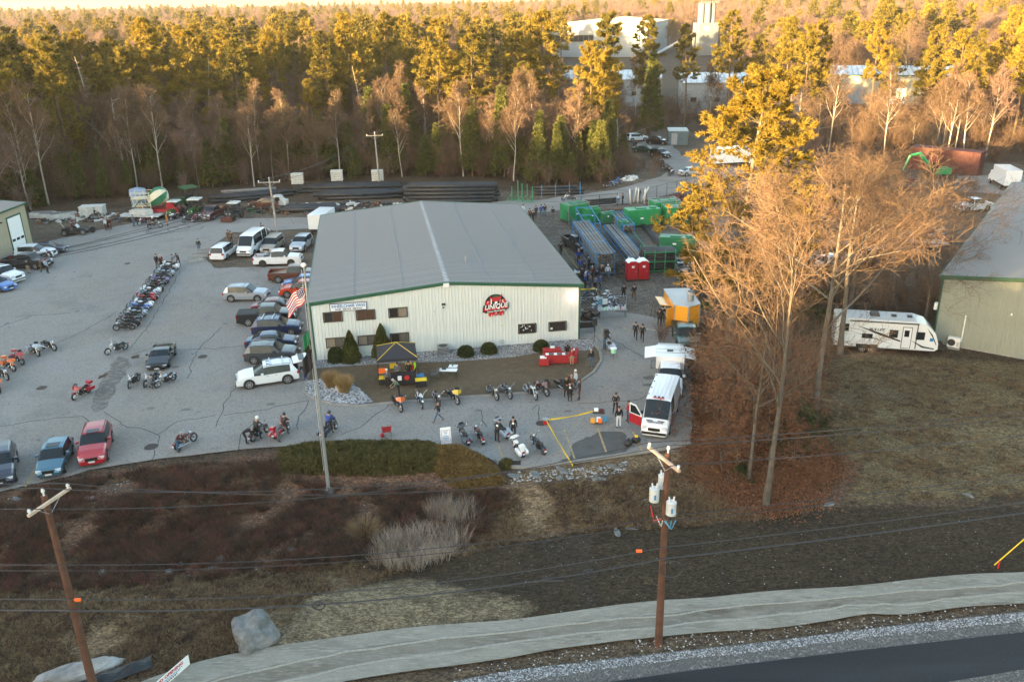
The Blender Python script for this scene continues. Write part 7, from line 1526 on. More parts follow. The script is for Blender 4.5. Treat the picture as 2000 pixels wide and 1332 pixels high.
def tractor(px,rz,label,body,roof,front='dark_metal',s=1.0,bucket=None):
 c=P(*px);t=thing('tractor',label,'tractor',(c.x,c.y,.05),R(rz));t.scale=(s,s,s)
 mb=MB();mb.box(-.1,1.7,-.38,.38,.75,1.35,0,.04);mb.obj('hood',M(body),t);mb=MB();mb.box(-1.3,.1,-.7,.7,.7,1.15);mb.obj('body',M(body),t)
 for x in(-1.2,.0):
  for y in(-.68,.68):mb=MB();mb.box(x-.05,x+.05,y-.05,y+.05,1.1,2.3);mb.obj('roof_post',M('dark_metal'),t)
 mb=MB();mb.box(-1.4,.25,-.85,.85,2.3,2.45,0,.05);mb.obj('roof',M(roof),t);mb=MB();mb.box(-.9,-.4,-.25,.25,1.15,1.6);mb.obj('seat',M('leather_black'),t)
 for x,r_,w_ in((-.8,.65,.3),(1.3,.42,.2)):
  for s_ in(-1,1):mb=MB();mb.cyl((x,s_*(.75 if x<0 else .6),r_),(x,s_*(.75 if x<0 else .6)+s_*w_,r_),r_,14);mb.obj('wheel',M('tyre'),t)
 for s_ in(-1,1):mb=MB();mb.ball((1.72,s_*.28,1.1),.06,.09,.09,8,4);mb.obj('headlight',M('headlight'),t)
 if bucket:mb=MB();mb.box(2.1,2.6,-.9,.9,.1,.8,0,.06);mb.obj('bucket',M(bucket),t);mb=MB();mb.box(1.4,2.2,-.6,-.5,.5,.7);mb.box(1.4,2.2,.5,.6,.5,.7);mb.obj('loader_arm',M(bucket),t)
tractor((341,425),265,'open tractor with pale green flat roof right of the mixer truck','tractor_green','old_white');tractor((382,424),268,'old dark tractor with pale roof behind the dirt bikes','tractor_green','old_white',s=1.1)
tractor((363,410),220,'tall dark green machine cab behind the tractors','tractor_green','tractor_green',s=1.45)
tractor((457,428),262,'small loader tractor with red bucket in front of the pipes','dark_metal','old_white',bucket='rust_red',s=1.0)
car('pickup','maroon',(417,425),R(262),'old dark red truck with round headlights among the tractors','pickup truck');car('suv','brown',(518,407),R(170),'dark old car with white front by the near utility pole');
c=P(528,411);t=thing('truck_cab','small white truck cab right behind the near utility pole','truck',(c.x+1.2,c.y+2,0),R(0));mb=MB();mb.prism([(-1,.5),(-1,1.9),(.1,1.9),(.5,1.3),(1.1,1.1),(1.1,.5)],-.8,.8);mb.obj('cab',M('old_white'),t);mb=MB();mb.box(-.8,.1,-.83,-.8,1.2,1.75);mb.obj('side_window',M('car_glass'),t)
c=P(304,424);t=box_truck('mixer_truck','old concrete mixer truck with cream frame and green striped drum by the wood edge',(308,424),R(6),7.0,2.2,1.4,'paint_red');L=7.0
for z in(1.9,3.0):mb=MB();mb.box(-3.2,-.4,-1,1,z,z+.08);mb.obj('platform',M('cream'),t)
for x in(-3.1,-1.8,-.5):
 for y in(-.9,.9):mb=MB();mb.cyl((x*.9,y,1.3),(x,y,4.0),.06,6);mb.obj('frame_post',M('cream'),t)
for z in(3.4,3.95):mb=MB();mb.box(-3.15,-.45,-.95,-.9,z,z+.07);mb.obj('rail',M('cream'),t);mb=MB();mb.box(-3.15,-.45,.9,.95,z,z+.07);mb.obj('rail',M('cream'),t)
mb=MB();mb.tube([(-3.2,-1,1.4),(-1.8,-1,2.9),(-.4,-1,1.4)],.07,5);mb.obj('brace',M('tractor_green'),t)
n=8
for k in range(n):
 a0,a1=6.2832*k/n,6.2832*(k+1)/n;mb=MB();mb.M=Matrix.Translation((.9,0,3.3))@Matrix.Rotation(R(58),4,'Y');pr=[(-1.9,.75),(-.9,1.25),(.1,1.35),(.8,1.05),(1.15,.5),(1.2,0)]
 for(z0,r0),(z1,r1_)in zip(pr,pr[1:]):mb.quad((r0*math.cos(a0),r0*math.sin(a0),z0),(r0*math.cos(a1),r0*math.sin(a1),z0),(r1_*math.cos(a1),r1_*math.sin(a1),z1),(r1_*math.cos(a0),r1_*math.sin(a0),z1))
 mb.obj('drum_stave',M('cream' if k%2 else 'gen_green2'),t)
c=P(277,430);t=thing('flatbed_trailer','flatbed trailer with white boat-like load left of the mixer truck','trailer',(c.x,c.y,0),R(-6));mb=MB();mb.box(-3.2,3.2,-1.1,1.1,.7,.85);mb.obj('deck',M('old_white'),t);mb=MB();mb.flat([(-1.4,-.7),(1.2,-.8),(2.0,0),(1.2,.8),(-1.4,.7)],.9,1.6);mb.obj('load',M('old_white'),t)
for x in(-1.0,-.1,2.4):
 for s_ in(-1,1):mb=MB();mb.cyl((x,s_*1.0,.38),(x,s_*1.2,.38),.38,12);mb.obj('wheel',M('tyre'),t)
c=P(184,425);mb=MB();mb.box(-1.7,1.7,-.9,.9,.1,1.75);mb.box(-1.75,1.75,-.95,.95,1.75,1.85);mb.box(-.9,-.2,-.93,-.9,.2,1.6);o=mb.obj('white_crate',M('old_white'));o.location=(c.x,c.y,0);o.rotation_euler=(0,0,R(5));tag(o,'large white box on the ground behind the passing motorcycle','crate')
for px,l in(((86,425),'left'),((101,427),'middle'),((122,427),'right')):
 c=P(*px);t=thing('old_boat','small old white boat on the dirt behind the garage, %s of three'%l,'boat',(c.x,c.y,.1),R(rnd.uniform(0,40)),'small old boats');mb=MB();mb.flat([(-1.8,-.7),(1.0,-.75),(2.1,0),(1.0,.75),(-1.8,.7)],.0,.75);mb.obj('hull',M('old_white'),t);mb=MB();mb.flat([(-1.6,-.5),(.9,-.55),(1.6,0),(.9,.55),(-1.6,.5)],.751,.78);mb.obj('deck',M('pipe_grey'),t)
c=P(148,458);bg_=thing('dune_buggy','low dark open buggy with big wheels and a rear light bar','buggy',(c.x,c.y,.05),R(8))
mb=MB();mb.prism([(-1.6,.45),(-1.5,.95),(-.5,.9),(-.3,.7),(.5,.7),(.7,.95),(1.5,.8),(1.8,.55),(1.7,.4)],-.65,.65);mb.obj('body',M('paint_black'),bg_)
mb=MB();mb.add([(.62,-.5,.95),(.62,.5,.95),(.3,.45,1.4),(.3,-.45,1.4),(.60,-.5,.95),(.60,.5,.95),(.28,.45,1.4),(.28,-.45,1.4)],[(0,1,2,3),(7,6,5,4)]);mb.obj('windshield',M('headlight'),bg_)
for x in(-1.2,1.3):
 for s_ in(-1,1):w_=thing('wheel',None,None,(x,s_*.85,.40));w_.parent=bg_;ms=car_meshes('pickup');link('tyre',ms['tyre'],w_);link('rim',ms['rim'],w_)
mb=MB();mb.tube([(-1.3,0,.9),(-1.9,0,1.9)],.04,5);mb.box(-2.0,-1.8,-.5,.5,1.85,1.95);mb.obj('light_bar',M('old_white'),bg_);mb=MB();mb.tube([(1.6,.3,.6),(2.4,.3,.5)],.05,5);mb.cyl((2.3,.15,.45),(2.3,.45,.45),.42,12);mb.obj('spare_wheel',M('tyre'),bg_)
for i,px in enumerate(((383,512),(392,505),(400,498))):
 c=P(*px);mb=MB();mb.prism([(-.35,0),(-.3,.25),(-.12,.35),(-.1,.8),(.1,.8),(.12,.35),(.3,.25),(.35,0)],-.9,.9);o=mb.obj('concrete_barrier',M('concrete'));o.location=(c.x,c.y,.06);o.rotation_euler=(0,0,R(-58));tag(o,('nearest','middle','farthest')[i]+' concrete barrier block at the edge of the dirt patch','concrete barrier','concrete barriers at the dirt patch')
c=P(805,293);t=thing('flatbed_trailer','long flatbed trailer with lights parked deep among the trees by the far utility pole','trailer',(c.x,c.y,0),R(4));mb=MB();mb.box(-6,6,-1.2,1.2,1.0,1.25);mb.obj('deck',M('old_white'),t);mb=MB();mb.box(-6,6,-1.25,-1.2,.9,1.1);mb.obj('side_rail',M('dark_metal'),t)
for x in(-4.5,-3.4):mb=MB();mb.cyl((x,-1.1,.5),(x,1.1,.5),.5,12);mb.obj('axle_wheel',M('tyre'),t)
# ================================================================== POLES, WIRES, EVENT PROPS
mat('pole_wood',(.095,.042,.025),.85,var=.3,scale=2);mat('pole_grey',(.30,.28,.25),.85,var=.2,scale=2);mat('arm_wood',(.55,.40,.30),.8,var=.15,scale=3);mat('insulator',(.62,.63,.64),.3);mat('wire',(.025,.025,.03),.5);mat('pole_alu',(.30,.315,.32),.45,metal=.3);mat('trafo_grey',(.48,.51,.52),.45);mat('cable_red',(.5,.04,.04),.5);mat('cable_blue',(.05,.25,.4),.5);mat('flag_red',(.50,.03,.05),.8);mat('flag_white',(.75,.73,.72),.8);mat('flag_blue',(.03,.03,.12),.8);mat('marker_orange',(.9,.15,.02),.6)
def base_h(px,top_py):
 q=P(*px);return q,fit_height(q.x,q.y,top_py)
def pole(px,top_py,lean,r0,r1,m,label,name='utility_pole',cat='utility pole'):
 q=P(*px);h=fit_height(q.x,q.y,top_py);t=thing(name,label,cat,(q.x,q.y,terrain(q.x,q.y)),0);mb=MB();mb.tube([(0,0,-.1),(lean[0]*.5,lean[1]*.5,h*.5),(lean[0],lean[1],h)],[r0,(r0+r1)/2,r1],12);mb.obj('pole',M(m),t);return t,h,Vector((q.x,q.y,terrain(q.x,q.y))),Vector((lean[0],lean[1],h))
def dress(t,top,ang,aw,m,k=3):
 d=Vector((math.cos(ang),math.sin(ang),0));n=Vector((-d.y,d.x,0));mb=MB();mb.M=Matrix.Translation(top+Vector((0,0,-.25)))@Matrix.Rotation(ang,4,'Z');mb.box(-aw/2,aw/2,-.30,-.18,-.06,.06);mb.obj('crossarm',M(m),t);out=[]
 for u in([-aw/2+.1,aw/2-.1]if k>=2 else[]):p=top+d*u-n*.24+Vector((0,0,-.19));mb=MB();mb.cyl(p,p+Vector((0,0,.12)),.05,8,0);mb.cyl(p+Vector((0,0,.10)),p+Vector((0,0,.22)),.085,8,0,.05);mb.obj('insulator',M('insulator'),t);out.append(p+Vector((0,0,.22)))
 p=top+Vector((0,0,0));mb=MB();mb.cyl(p,p+Vector((0,0,.25)),.04,8,0);mb.cyl(p+Vector((0,0,.2)),p+Vector((0,0,.36)),.085,8,0,.05);mb.obj('insulator',M('insulator'),t);out.append(p+Vector((0,0,.36)))
 for s_ in(-1,1):mb=MB();mb.tube([top+d*s_*aw*.28-n*.2+Vector((0,0,-.3)),top-n*.12+Vector((0,0,-.9))],.02,4);mb.obj('arm_brace',M('galv'),t)
 return out
tL,hL,bL,topL=pole((188,1360),975,(-.25,.3),.20,.13,'pole_wood','brown wooden utility pole leaning at the lower left')
aL=dress(tL,topL,R(72),2.3,'arm_wood')
tR,hR,bR,topR=pole((1286,1258),884,(-.05,0),.20,.13,'pole_wood','brown wooden utility pole with three grey transformers at lower right')
aR=dress(tR,topR,R(-66),2.5,'arm_wood')
for i,(dx,dy,dz)in enumerate(((-.55,-.1,-2.1),(.15,-.62,-2.5),(-.05,.55,-1.8))):
 p=topR+Vector((dx,dy,dz));tr_=thing('transformer','grey transformer can on the right pole, '+('left one','front right one','rear one')[i],'transformer',bR+p,0,'transformers on the right pole');tr_.scale=(.85,.85,.8)
 mb=MB();mb.cyl((0,0,-.42),(0,0,.38),.27,14);mb.cyl((0,0,.38),(0,0,.46),.28,14,0,.18);mb.obj('tank',M('trafo_grey'),tr_)
 for s_ in(-.1,.1):mb=MB();mb.cyl((s_,0,.42),(s_*1.4,0,.72),.045,8);mb.obj('bushing',M('insulator'),tr_)
 mb=MB();mb.box(-.05,.05,-.29,-.26,-.2,.1);mb.obj('nameplate',M('sign_blue'),tr_)
def curve_tube(pts,r,name,m,parent=None,n=5):mb=MB();mb.tube(pts,r,n);return mb.obj(name,M(m),parent)
for k,(m_,a,b)in enumerate((('cable_red',(-.7,-.1,-2.7),(-.15,-.15,-3.4)),('wire',(-.72,-.1,-2.2),(-.6,-.1,-3.2)),('cable_blue',(.4,-.6,-3.2),(-.05,-.2,-3.5)),('cable_blue',(.2,-.6,-3.2),(0,-.2,-3.45)),('insulator',(-.4,-.1,-3.3),(-.1,-.1,-3.5)))):
 a,b=topR+Vector(a),topR+Vector(b);c=(a+b)/2+Vector((.1 if k>1 else-.1,0,-.45));curve_tube([a,a.lerp(c,.6),c,b.lerp(c,.4),b],.03,'drop_cable',m_,tR)
def wires(A,B,sag,r,label,cat='power line',n=24,extend=True,grp=None,m='wire'):
 A=Vector(A);B=Vector(B);pts=[]
 for i in range(n+1):f=i/n;p=A.lerp(B,f);p.z-=4*sag*f*(1-f);pts.append(p)
 mb=MB();mb.tube(pts,r,4);o=mb.obj('power_line',M(m));return tag(o,label,cat,grp)
dirv=(bR-bL);dirv.z=0;nxt=bR+Vector((46,9.5,0));prv=bL+Vector((-42,4,0))
for i in range(3):
 nm_=('front','rear','top')[i];p,q=bL+aL[i],bR+aR[i]
 wires(p,q,1.0,.022,'thin overhead wire between the two brown poles, %s insulator'%nm_);wires(q,nxt+aR[i],.9,.022,'thin overhead wire leaving the right pole to the right, %s insulator'%nm_);wires(p,prv+aL[i],.5,.022,'thin overhead wire leaving the left pole to the left, %s insulator'%nm_)
def at_h(b,top,h):return b+Vector((top.x*h/top.z,top.y*h/top.z-.2,h))
for z1,z2,rr,nm_ in((7.4,7.6,.022,'upper neutral'),(7.1,7.3,.018,'lower neutral'),(5.6,5.9,.026,'upper communication cable'),(5.0,5.25,.042,'thick communication cable')):
 wires(at_h(bL,topL,z1),at_h(bR,topR,z2),.75 if z1>6 else .9,rr,nm_+' between the two brown poles');wires(at_h(bR,topR,z2),nxt+Vector((0,-.2,z2)),.5,rr,nm_+' right of the right pole');wires(at_h(bL,topL,z1),prv+Vector((0,-.2,z1)),.5,rr,nm_+' left of the left pole')
cabA,cabB=at_h(bL,topL,5.0),at_h(bR,topR,5.25)
def on_cable(f):p=cabA.lerp(cabB,f);p.z-=4*.9*f*(1-f);return p
for f,w_,lab in((.40,.55,'small coil of cable hanging on the thick line left of centre'),(.867,.55,'small coil of cable hanging on the thick line near the right pole')):
 p=on_cable(f);mb=MB();mb.tube([(w_/2*math.cos(a),0,-.06+.22*math.sin(a))for a in[k*6.2832/14 for k in range(15)]],.035,5);mb.box(-.08,.08,-.04,.04,-.05,.05);o=mb.obj('cable_coil',M('wire'));o.location=p;tag(o,lab,'cable coil')
p=on_cable(.805);mb=MB();mb.cyl((-.5,0,-.12),(.5,0,-.12),.11,8);mb.box(-.55,.55,-.03,.03,0,.04);o=mb.obj('splice_case',M('black_plastic'));o.location=p;tag(o,'black splice case hanging on the thick line','splice case')
for dx,rr,lab in((.35,.55,'coil of spare cable on the right pole'),(-1.9,.5,'loose loop of thin cable left of the right pole')):
 mb=MB();c_=bR+Vector((dx,-.25,4.7));mb.tube([(c_.x+rr*math.cos(a),c_.y,c_.z+rr*.85*math.sin(a))for a in[k*6.2832/18 for k in range(19)]],.03 if dx>0 else .015,4);tag(mb.obj('cable_coil',M('wire')),lab,'cable coil')
for b_,tp,zz,l in((bL,topL,5.6,'left'),(bR,topR,5.95,'right')):
 o_=bR if l=='left' else bL;c0=at_h(b_,tp,zz);c1=at_h(o_,topR if l=='left' else topL,5.9 if l=='left' else 5.6);p=c0+(c1-c0).normalized()*(.4 if l=='left' else 1.2)+Vector((0,0,-.06 if l=='left' else-.14));mb=MB();mb.box(-.14,.14,-.05,.05,-.06,.06);o=mb.obj('cable_marker',M('marker_orange'));o.location=p;tag(o,'orange marker on the cable at the %s brown pole'%l,'marker')
t1,h1,b1,tp1=pole((545,474),352,(-.3,0),.17,.11,'pole_grey','weathered grey utility pole behind the white crew-cab pickup');a1=dress(t1,tp1,R(4),2.9,'pole_grey')
t2,h2,b2_,tp2=pole((742,368),262,(-.2,0),.17,.11,'pole_grey','weathered grey utility pole between the crates and the tall pipe stack');a2=dress(t2,tp2,R(4),2.8,'pole_grey')
t3,h3,b3_,tp3=pole((834,296),209,(-.1,0),.17,.11,'pole_grey','farthest grey utility pole in front of the bare wood');a3=dress(t3,tp3,R(4),2.8,'pole_grey')
for i in range(3):wires(b1+a1[i],b2_+a2[i],1.2,.022,'overhead wire between the near and middle yard poles, %s'%('left','right','top')[i]);wires(b2_+a2[i],b3_+a3[i],1.2,.022,'overhead wire between the middle and far yard poles, %s'%('left','right','top')[i])
off=P(-260,720)+Vector((0,0,7.5))
for k,(z,dx)in enumerate(((7.2,-1.2),(7.2,1.2),(6.2,0),(5.6,0))):wires(b1+Vector((dx,0,z)),off+Vector((dx*.6-k*1.5,k*1.2,(z-7.2)*.8)),1.3,.03,'long wire crossing over the lot to the lower left, number %s from the top'%('one','two','three','four')[k])
wires(b1+Vector((0,0,h1-1)),P(575,440),.0,.012,'guy wire of the near yard pole');wires(b2_+Vector((0,0,h2*.6)),b1+Vector((0,0,6.4)),1.4,.016,'low cable between the near and middle yard poles')
tf,hf,bf,tpf=pole((642,957),521,(0,0),.13,.05,'pole_alu','tall pale metal flagpole with a flag, standing on the slope','flagpole','flagpole')
mb=MB();mb.ball((0,0,hf+.1),.17,.17,.14,12,6);mb.obj('finial',M('insulator'),tf);mb=MB();mb.cyl((0,0,.04),(0,0,.22),.30,14,0,.17);mb.obj('base_collar',M('pole_alu'),tf);mb=MB();mb.cyl((0,0,-.3),(0,0,.05),.48,14,0,.42);mb.obj('footing',M('concrete'),tf)
mb=MB();mb.tube([(-.16,-.02,hf-.2),(-.18,-.02,1.4)],.012,4);mb.obj('halyard',M('insulator'),tf)
mb=MB();mb.box(-.26,-.10,-.03,.03,1.3,1.55);mb.obj('cleat',M('dark_metal'),tf)
fl=thing('american_flag','flag with red and white stripes hanging limp from the flagpole top','flag',bf+Vector((-.14,0,hf-1.1)),R(188));fl.scale=(.8,.8,.85)
nx,nz=14,13;Lf,Hf=1.9,2.4
def fpt(u,v):return Vector((u*Lf*.72+.05*math.sin(v*9),.22*math.sin(u*7+v*2.2)*(.3+u),-v*Hf*.55-u*1.15-.10*math.sin(u*8)))
for j in range(nz):
 mb=MB();u0=.42 if j<7 else 0;seg=8
 for i in range(seg):
  ua,ub=u0+(1-u0)*i/seg,u0+(1-u0)*(i+1)/seg;a,b,c,d=fpt(ua,j/nz),fpt(ub,j/nz),fpt(ub,(j+1)/nz),fpt(ua,(j+1)/nz);e=Vector((0,.012,0));mb.quad(a,b,c,d);mb.quad(d+e,c+e,b+e,a+e)
 mb.obj('stripe',M('flag_red' if j%2==0 else 'flag_white'),fl)
mb=MB()
for i in range(5):
 for j in range(7):
  ua,ub=.42*i/5,.42*(i+1)/5;a,b,c,d=fpt(ua,j/nz),fpt(ub,j/nz),fpt(ub,(j+1)/nz),fpt(ua,(j+1)/nz);e=Vector((0,.012,0));mb.quad(a,b,c,d);mb.quad(d+e,c+e,b+e,a+e)
mb.obj('canton',M('flag_blue'),fl);mb=MB()
for i in range(5):
 for j in range(5):
  p=fpt(.04+.085*i,(.5+1.4*j)/nz);mb.box(p.x-.025,p.x+.025,p.y-.01,p.y+.022,p.z-.03,p.z+.03)
mb.obj('stars',M('flag_white'),fl)
fl2=thing('service_flag','small dark green flag hanging below the striped one','flag',bf+Vector((-.14,0,hf-4.1)),R(188));fl2.scale=(.7,.7,.7);mb=MB()
for k in range(6):a=k/6;b=(k+1)/6;mb.quad((a*.6,.1*math.sin(a*9),-a*.7),(b*.6,.1*math.sin(b*9),-b*.7),(b*.6,.1*math.sin(b*9),-b*.7-1.3),(a*.6,.1*math.sin(a*9),-a*.7-1.3))
mb.obj('cloth',M('gen_green2'),fl2)
fl3=thing('service_flag','small black flag lowest on the flagpole','flag',bf+Vector((-.14,0,hf-5.4)),R(188));mb=MB()
for k in range(6):a=k/6;b=(k+1)/6;mb.quad((a*.6,.1*math.sin(a*9),-a*.7),(b*.6,.1*math.sin(b*9),-b*.7),(b*.6,.1*math.sin(b*9),-b*.7-1.3),(a*.6,.1*math.sin(a*9),-a*.7-1.3))
mb.obj('cloth',M('dark_cloth'),fl3)
ZI=.12
def ip(px,z=ZI):c=P(*px);return Vector((c.x,c.y,z))
def table(px,rz,L,W,H,m,label,cloth=None,legs=True,z=ZI):
 t=thing('table',label,'table',ip(px,z),R(rz));mb=MB();mb.box(-L/2,L/2,-W/2,W/2,H-.04,H);mb.obj('tabletop',M(m),t)
 for x in(-L/2+.12,L/2-.12):
  for y in(-W/2+.08,W/2-.08):mb=MB();mb.cyl((x,y,0),(x,y,H-.04),.02,6);mb.obj('leg',M('dark_metal'),t)
 if cloth:
  o=MB();o.box(-L/2-.02,L/2+.02,-W/2-.02,W/2+.02,.08,H+.012,0,.0);o=o.obj('tablecloth',M(cloth));o.location=t.location;o.rotation_euler=t.rotation_euler;tag(o,{'red_cloth':'red','dark_cloth':'black'}[cloth]+' cloth draped over the '+label,'tablecloth')
 return t
cn=thing('canopy_tent','black pop-up canopy with yellow seams on the lawn in front of the warehouse','canopy',ip((778,735)),HB);w_=1.65
for x in(-w_,w_):
 for y in(-w_,w_):mb=MB();mb.cyl((x,y,0),(x,y,2.15),.035,6);mb.obj('leg',M('dark_metal'),cn)
mat('canopy_black',(.022,.022,.028),.75)
cs=[(-w_,-w_,2.2),(w_,-w_,2.2),(w_,w_,2.2),(-w_,w_,2.2)];ap=(0,0,3.05)
for k in range(4):
 a,b=cs[k],cs[(k+1)%4];mb=MB();mb.add([a,b,ap,(a[0],a[1],1.95),(b[0],b[1],1.95)],[(0,1,2),(3,4,1,0)]);mb.obj('canopy_panel',M('canopy_black'),cn);mb=MB();mb.tube([a,ap],.03,4);mb.obj('seam',M('tape_yellow'),cn)
for i,(px,lab,m1,m2)in enumerate((((752,752),'yellow bin with black body left of the canopy','tape_yellow','black_plastic'),((818,748),'blue lidded box right of the canopy','rack_blue','black_plastic'),((823,756),'yellow lidded black tub right of the canopy','tape_yellow','black_plastic'))):
 t=thing('storage_tub',lab,'storage box',ip(px),HB);mb=MB();mb.box(-.45,.45,-.28,.28,0,.55,0,.03);mb.obj('tub',M(m2),t);mb=MB();mb.box(-.48,.48,-.31,.31,.55,.62);mb.obj('lid',M(m1),t)
table((785,752),9,2.4,.8,.9,'dark_metal','table under the black canopy','dark_cloth')
for(px,m_,lab)in(((782,752),'sign_white','white paper notice on the front of the black table'),((796,751),'logo_red','round red and yellow emblem on the front of the black table')):
 o=MB();
 if m_=='sign_white':o.box(-.16,.16,-.02,.0,-.2,.2)
 else:o.prism(disc(.22,0,0,16),-.02,0,0)
 o=o.obj('notice',M(m_));q=ip(px);o.location=(q.x+.05,q.y-.48,.85);o.rotation_euler=(0,0,HB);tag(o,lab,'notice')
for(px,m_,lab)in(((748,748),'marker_orange','orange banner hanging at the left of the canopy'),((770,740),'tape_yellow','yellow fabric on display under the canopy'),((800,739),'tape_yellow','yellow frame on display at the right under the canopy'),((805,744),'logo_red','red item on the table under the canopy')):
 o=MB();o.box(-.3,.3,-.04,.04,0,.45);o=o.obj('display_item',M(m_));q=ip(px);o.location=(q.x,q.y,1.0 if m_!='marker_orange' else .9);o.rotation_euler=(0,0,HB);tag(o,lab,'display')
table((876,740),-6,1.55,.6,.74,'sign_white','white folding table with a cup right of the canopy');table((886,733),-6,.75,.6,.76,'sign_white','small white table standing behind the longer one')
o=MB();o.cyl((0,0,0),(0,0,.22),.06,10);o=o.obj('cup',M('gen_green2'));o.location=ip((885,733),.89);tag(o,'dark green cup on the small white table','cup')
o=MB();o.box(-.2,.15,-.12,.12,0,.16);o.box(-.22,-.14,-.03,.03,.1,.4);o=o.obj('tool',M('dark_metal'));o.location=ip((869,739),.87);tag(o,'small dark device on the long white table','device')
def camp_chair(px,rz,m,label,z=ZI):
 t=thing('camping_chair',label,'camping chair',ip(px,z),R(rz));mb=MB();mb.add([(-.28,-.28,.44),(.28,-.25,.46),(.28,.25,.46),(-.28,.28,.44),(-.28,-.28,.41),(.28,-.25,.43),(.28,.25,.43),(-.28,.28,.41)],[(0,1,2,3),(7,6,5,4),(0,4,5,1),(2,6,7,3)]);mb.obj('seat',M(m),t)
 mb=MB();mb.add([(-.28,-.3,.44),(-.28,.3,.44),(-.42,.3,.95),(-.42,-.3,.95),(-.31,-.3,.44),(-.31,.3,.44),(-.45,.3,.95),(-.45,-.3,.95)],[(0,1,2,3),(7,6,5,4)]);mb.obj('backrest',M(m),t)
 for s_ in(-1,1):mb=MB();mb.box(-.35,.3,s_*.33-.04,s_*.33+.04,.64,.67);mb.obj('armrest',M(m),t)
 for a,b in(((-.3,-.32,0),(.3,-.30,.64)),((.3,-.32,0),(-.3,-.3,.6)),((-.3,.32,0),(.3,.30,.64)),((.3,.32,0),(-.3,.3,.6)),((.3,-.3,0),(.3,.3,.44)),((.3,.3,0),(.3,-.3,.44))):mb=MB();mb.tube([a,b],.014,4);mb.obj('leg',M('dark_metal'),t)
camp_chair((848,742),200,'grey_cloth','grey and blue camping chair left of the white folding table');camp_chair((756,852),100,'red_cloth','red folding camping chair standing alone on the asphalt',.07)
o=MB();o.ball((0,0,.15),.17,.17,.17,10,6);o=o.obj('helmet',M('toilet_red'));o.location=ip((747,855),.07);tag(o,'red helmet on the ground beside the red camping chair','helmet')
table((1092,710),4,2.6,.8,.8,'dark_metal','long middle display table on the lawn tip','red_cloth');table((1119,706),80,1.6,.8,.85,'dark_metal','right end table of the red display','red_cloth');table((1078,700),8,1.5,.7,.8,'dark_metal','rear left table of the red display','red_cloth');table((1063,715),-8,.8,.7,.6,'dark_metal','small low table at the left of the red display','red_cloth')
for i in range(6):
 o=MB();o.box(-.14,.14,-.2,.2,0,.05);o=o.obj('folded_shirt',M('sign_white' if i%2==0 else 'grey_cloth'));q=ip((1092,710));o.location=(q.x-1.05+i*.36,q.y-.1,ZI+.82);tag(o,'folded shirt %s on the long red table'%('at the left end','second from left','third from left','third from right','second from right','at the right end')[i],'shirt')
for px,lab,s_ in(((1061,714),'white sheets on the small low red table',.28),((1118,704),'white box on the right end red table',.2),((1079,699),'white parcel on the rear left red table',.2)):
 o=MB();o.box(-s_,s_,-s_*.7,s_*.7,0,.12);o=o.obj('paper_goods',M('sign_white'));q=ip(px);o.location=(q.x,q.y,ZI+(.62 if '1061' in str(px)else .88));tag(o,lab,'goods')
def speaker(px,h,rz,label,m='black_plastic'):
 t=thing('loudspeaker',label,'loudspeaker',ip(px,.06),R(rz));mb=MB();mb.cyl((0,0,.1),(0,0,h),.02,6);mb.obj('pole',M('dark_metal'),t)
 for k in range(3):a=k*2.094;mb=MB();mb.tube([(0,0,.75),(.6*math.cos(a),.6*math.sin(a),0)],.016,5);mb.obj('leg',M('dark_metal'),t)
 mb=MB();mb.box(-.2,.2,-.19,.19,h,h+.68,0,.02);mb.obj('cabinet',M(m),t);mb=MB();mb.cyl((0,-.20,h+.25),(0,-.19,h+.25),.15,14);mb.obj('grille',M('dark_metal'),t)
speaker((1161,670),1.75,10,'loudspeaker on a tripod at the warehouse right corner');speaker((1183,690),1.6,15,'black loudspeaker on a tripod beside the person in jeans')
t=thing('cooler','pale green lidded bucket on a folding stand by the loudspeaker','cooler',ip((1198,700),.06),0);mb=MB();mb.cyl((0,0,.5),(0,0,.9),.24,12,0,.28);mb.obj('bucket',mat('mint',(.35,.75,.5),.5),t);mb=MB();mb.cyl((0,0,.9),(0,0,.94),.30,12);mb.obj('lid',M('sign_white'),t)
for a in range(4):mb=MB();mb.tube([(.2*math.cos(a*1.57),.2*math.sin(a*1.57),.5),(.3*math.cos(a*1.57),.3*math.sin(a*1.57),0)],.015,4);mb.obj('leg',M('dark_metal'),t)
t=thing('metal_bench','dark metal bench beside the warehouse right wall','bench',ip((1146,648),.06),R(5));mb=MB();mb.box(-.85,.85,-.25,.25,.42,.47);mb.obj('seat',M('dark_metal'),t);mb=MB();mb.box(-.85,.85,.2,.25,.47,.85);mb.obj('backrest',M('dark_metal'),t)
for x in(-.75,.75):
 for y in(-.2,.2):mb=MB();mb.box(x-.03,x+.03,y-.03,y+.03,0,.42);mb.obj('leg',M('dark_metal'),t)
table((1195,620),4,2.9,.9,.85,'grey_metal','long table crowded with white bottles at the gate',z=.06);q=ip((1195,620),.92)
for i in range(17):
 o=MB();r_=rnd.uniform(.05,.09);h_=rnd.uniform(.18,.38);o.cyl((0,0,0),(0,0,h_*.75),r_,8);o.cyl((0,0,h_*.75),(0,0,h_),r_*.4,6);c_=rnd.choice(('sign_white','sign_white','toilet_red','insulator','mint','sign_blue'));o=o.obj('bottle',M(c_));o.location=(q.x-1.3+i*.165,q.y+rnd.uniform(-.35,.35),q.z);tag(o,'bottle or can on the crowded table at the gate','bottle','bottles on the gate table')
heap('mixed_goods','jumble of tools and parts behind the gate','goods',[(1150,612),(1210,608),(1212,596),(1160,598)],['galv','sign_white','dark_metal','sign_blue'],120,.14,.9,seed=21)
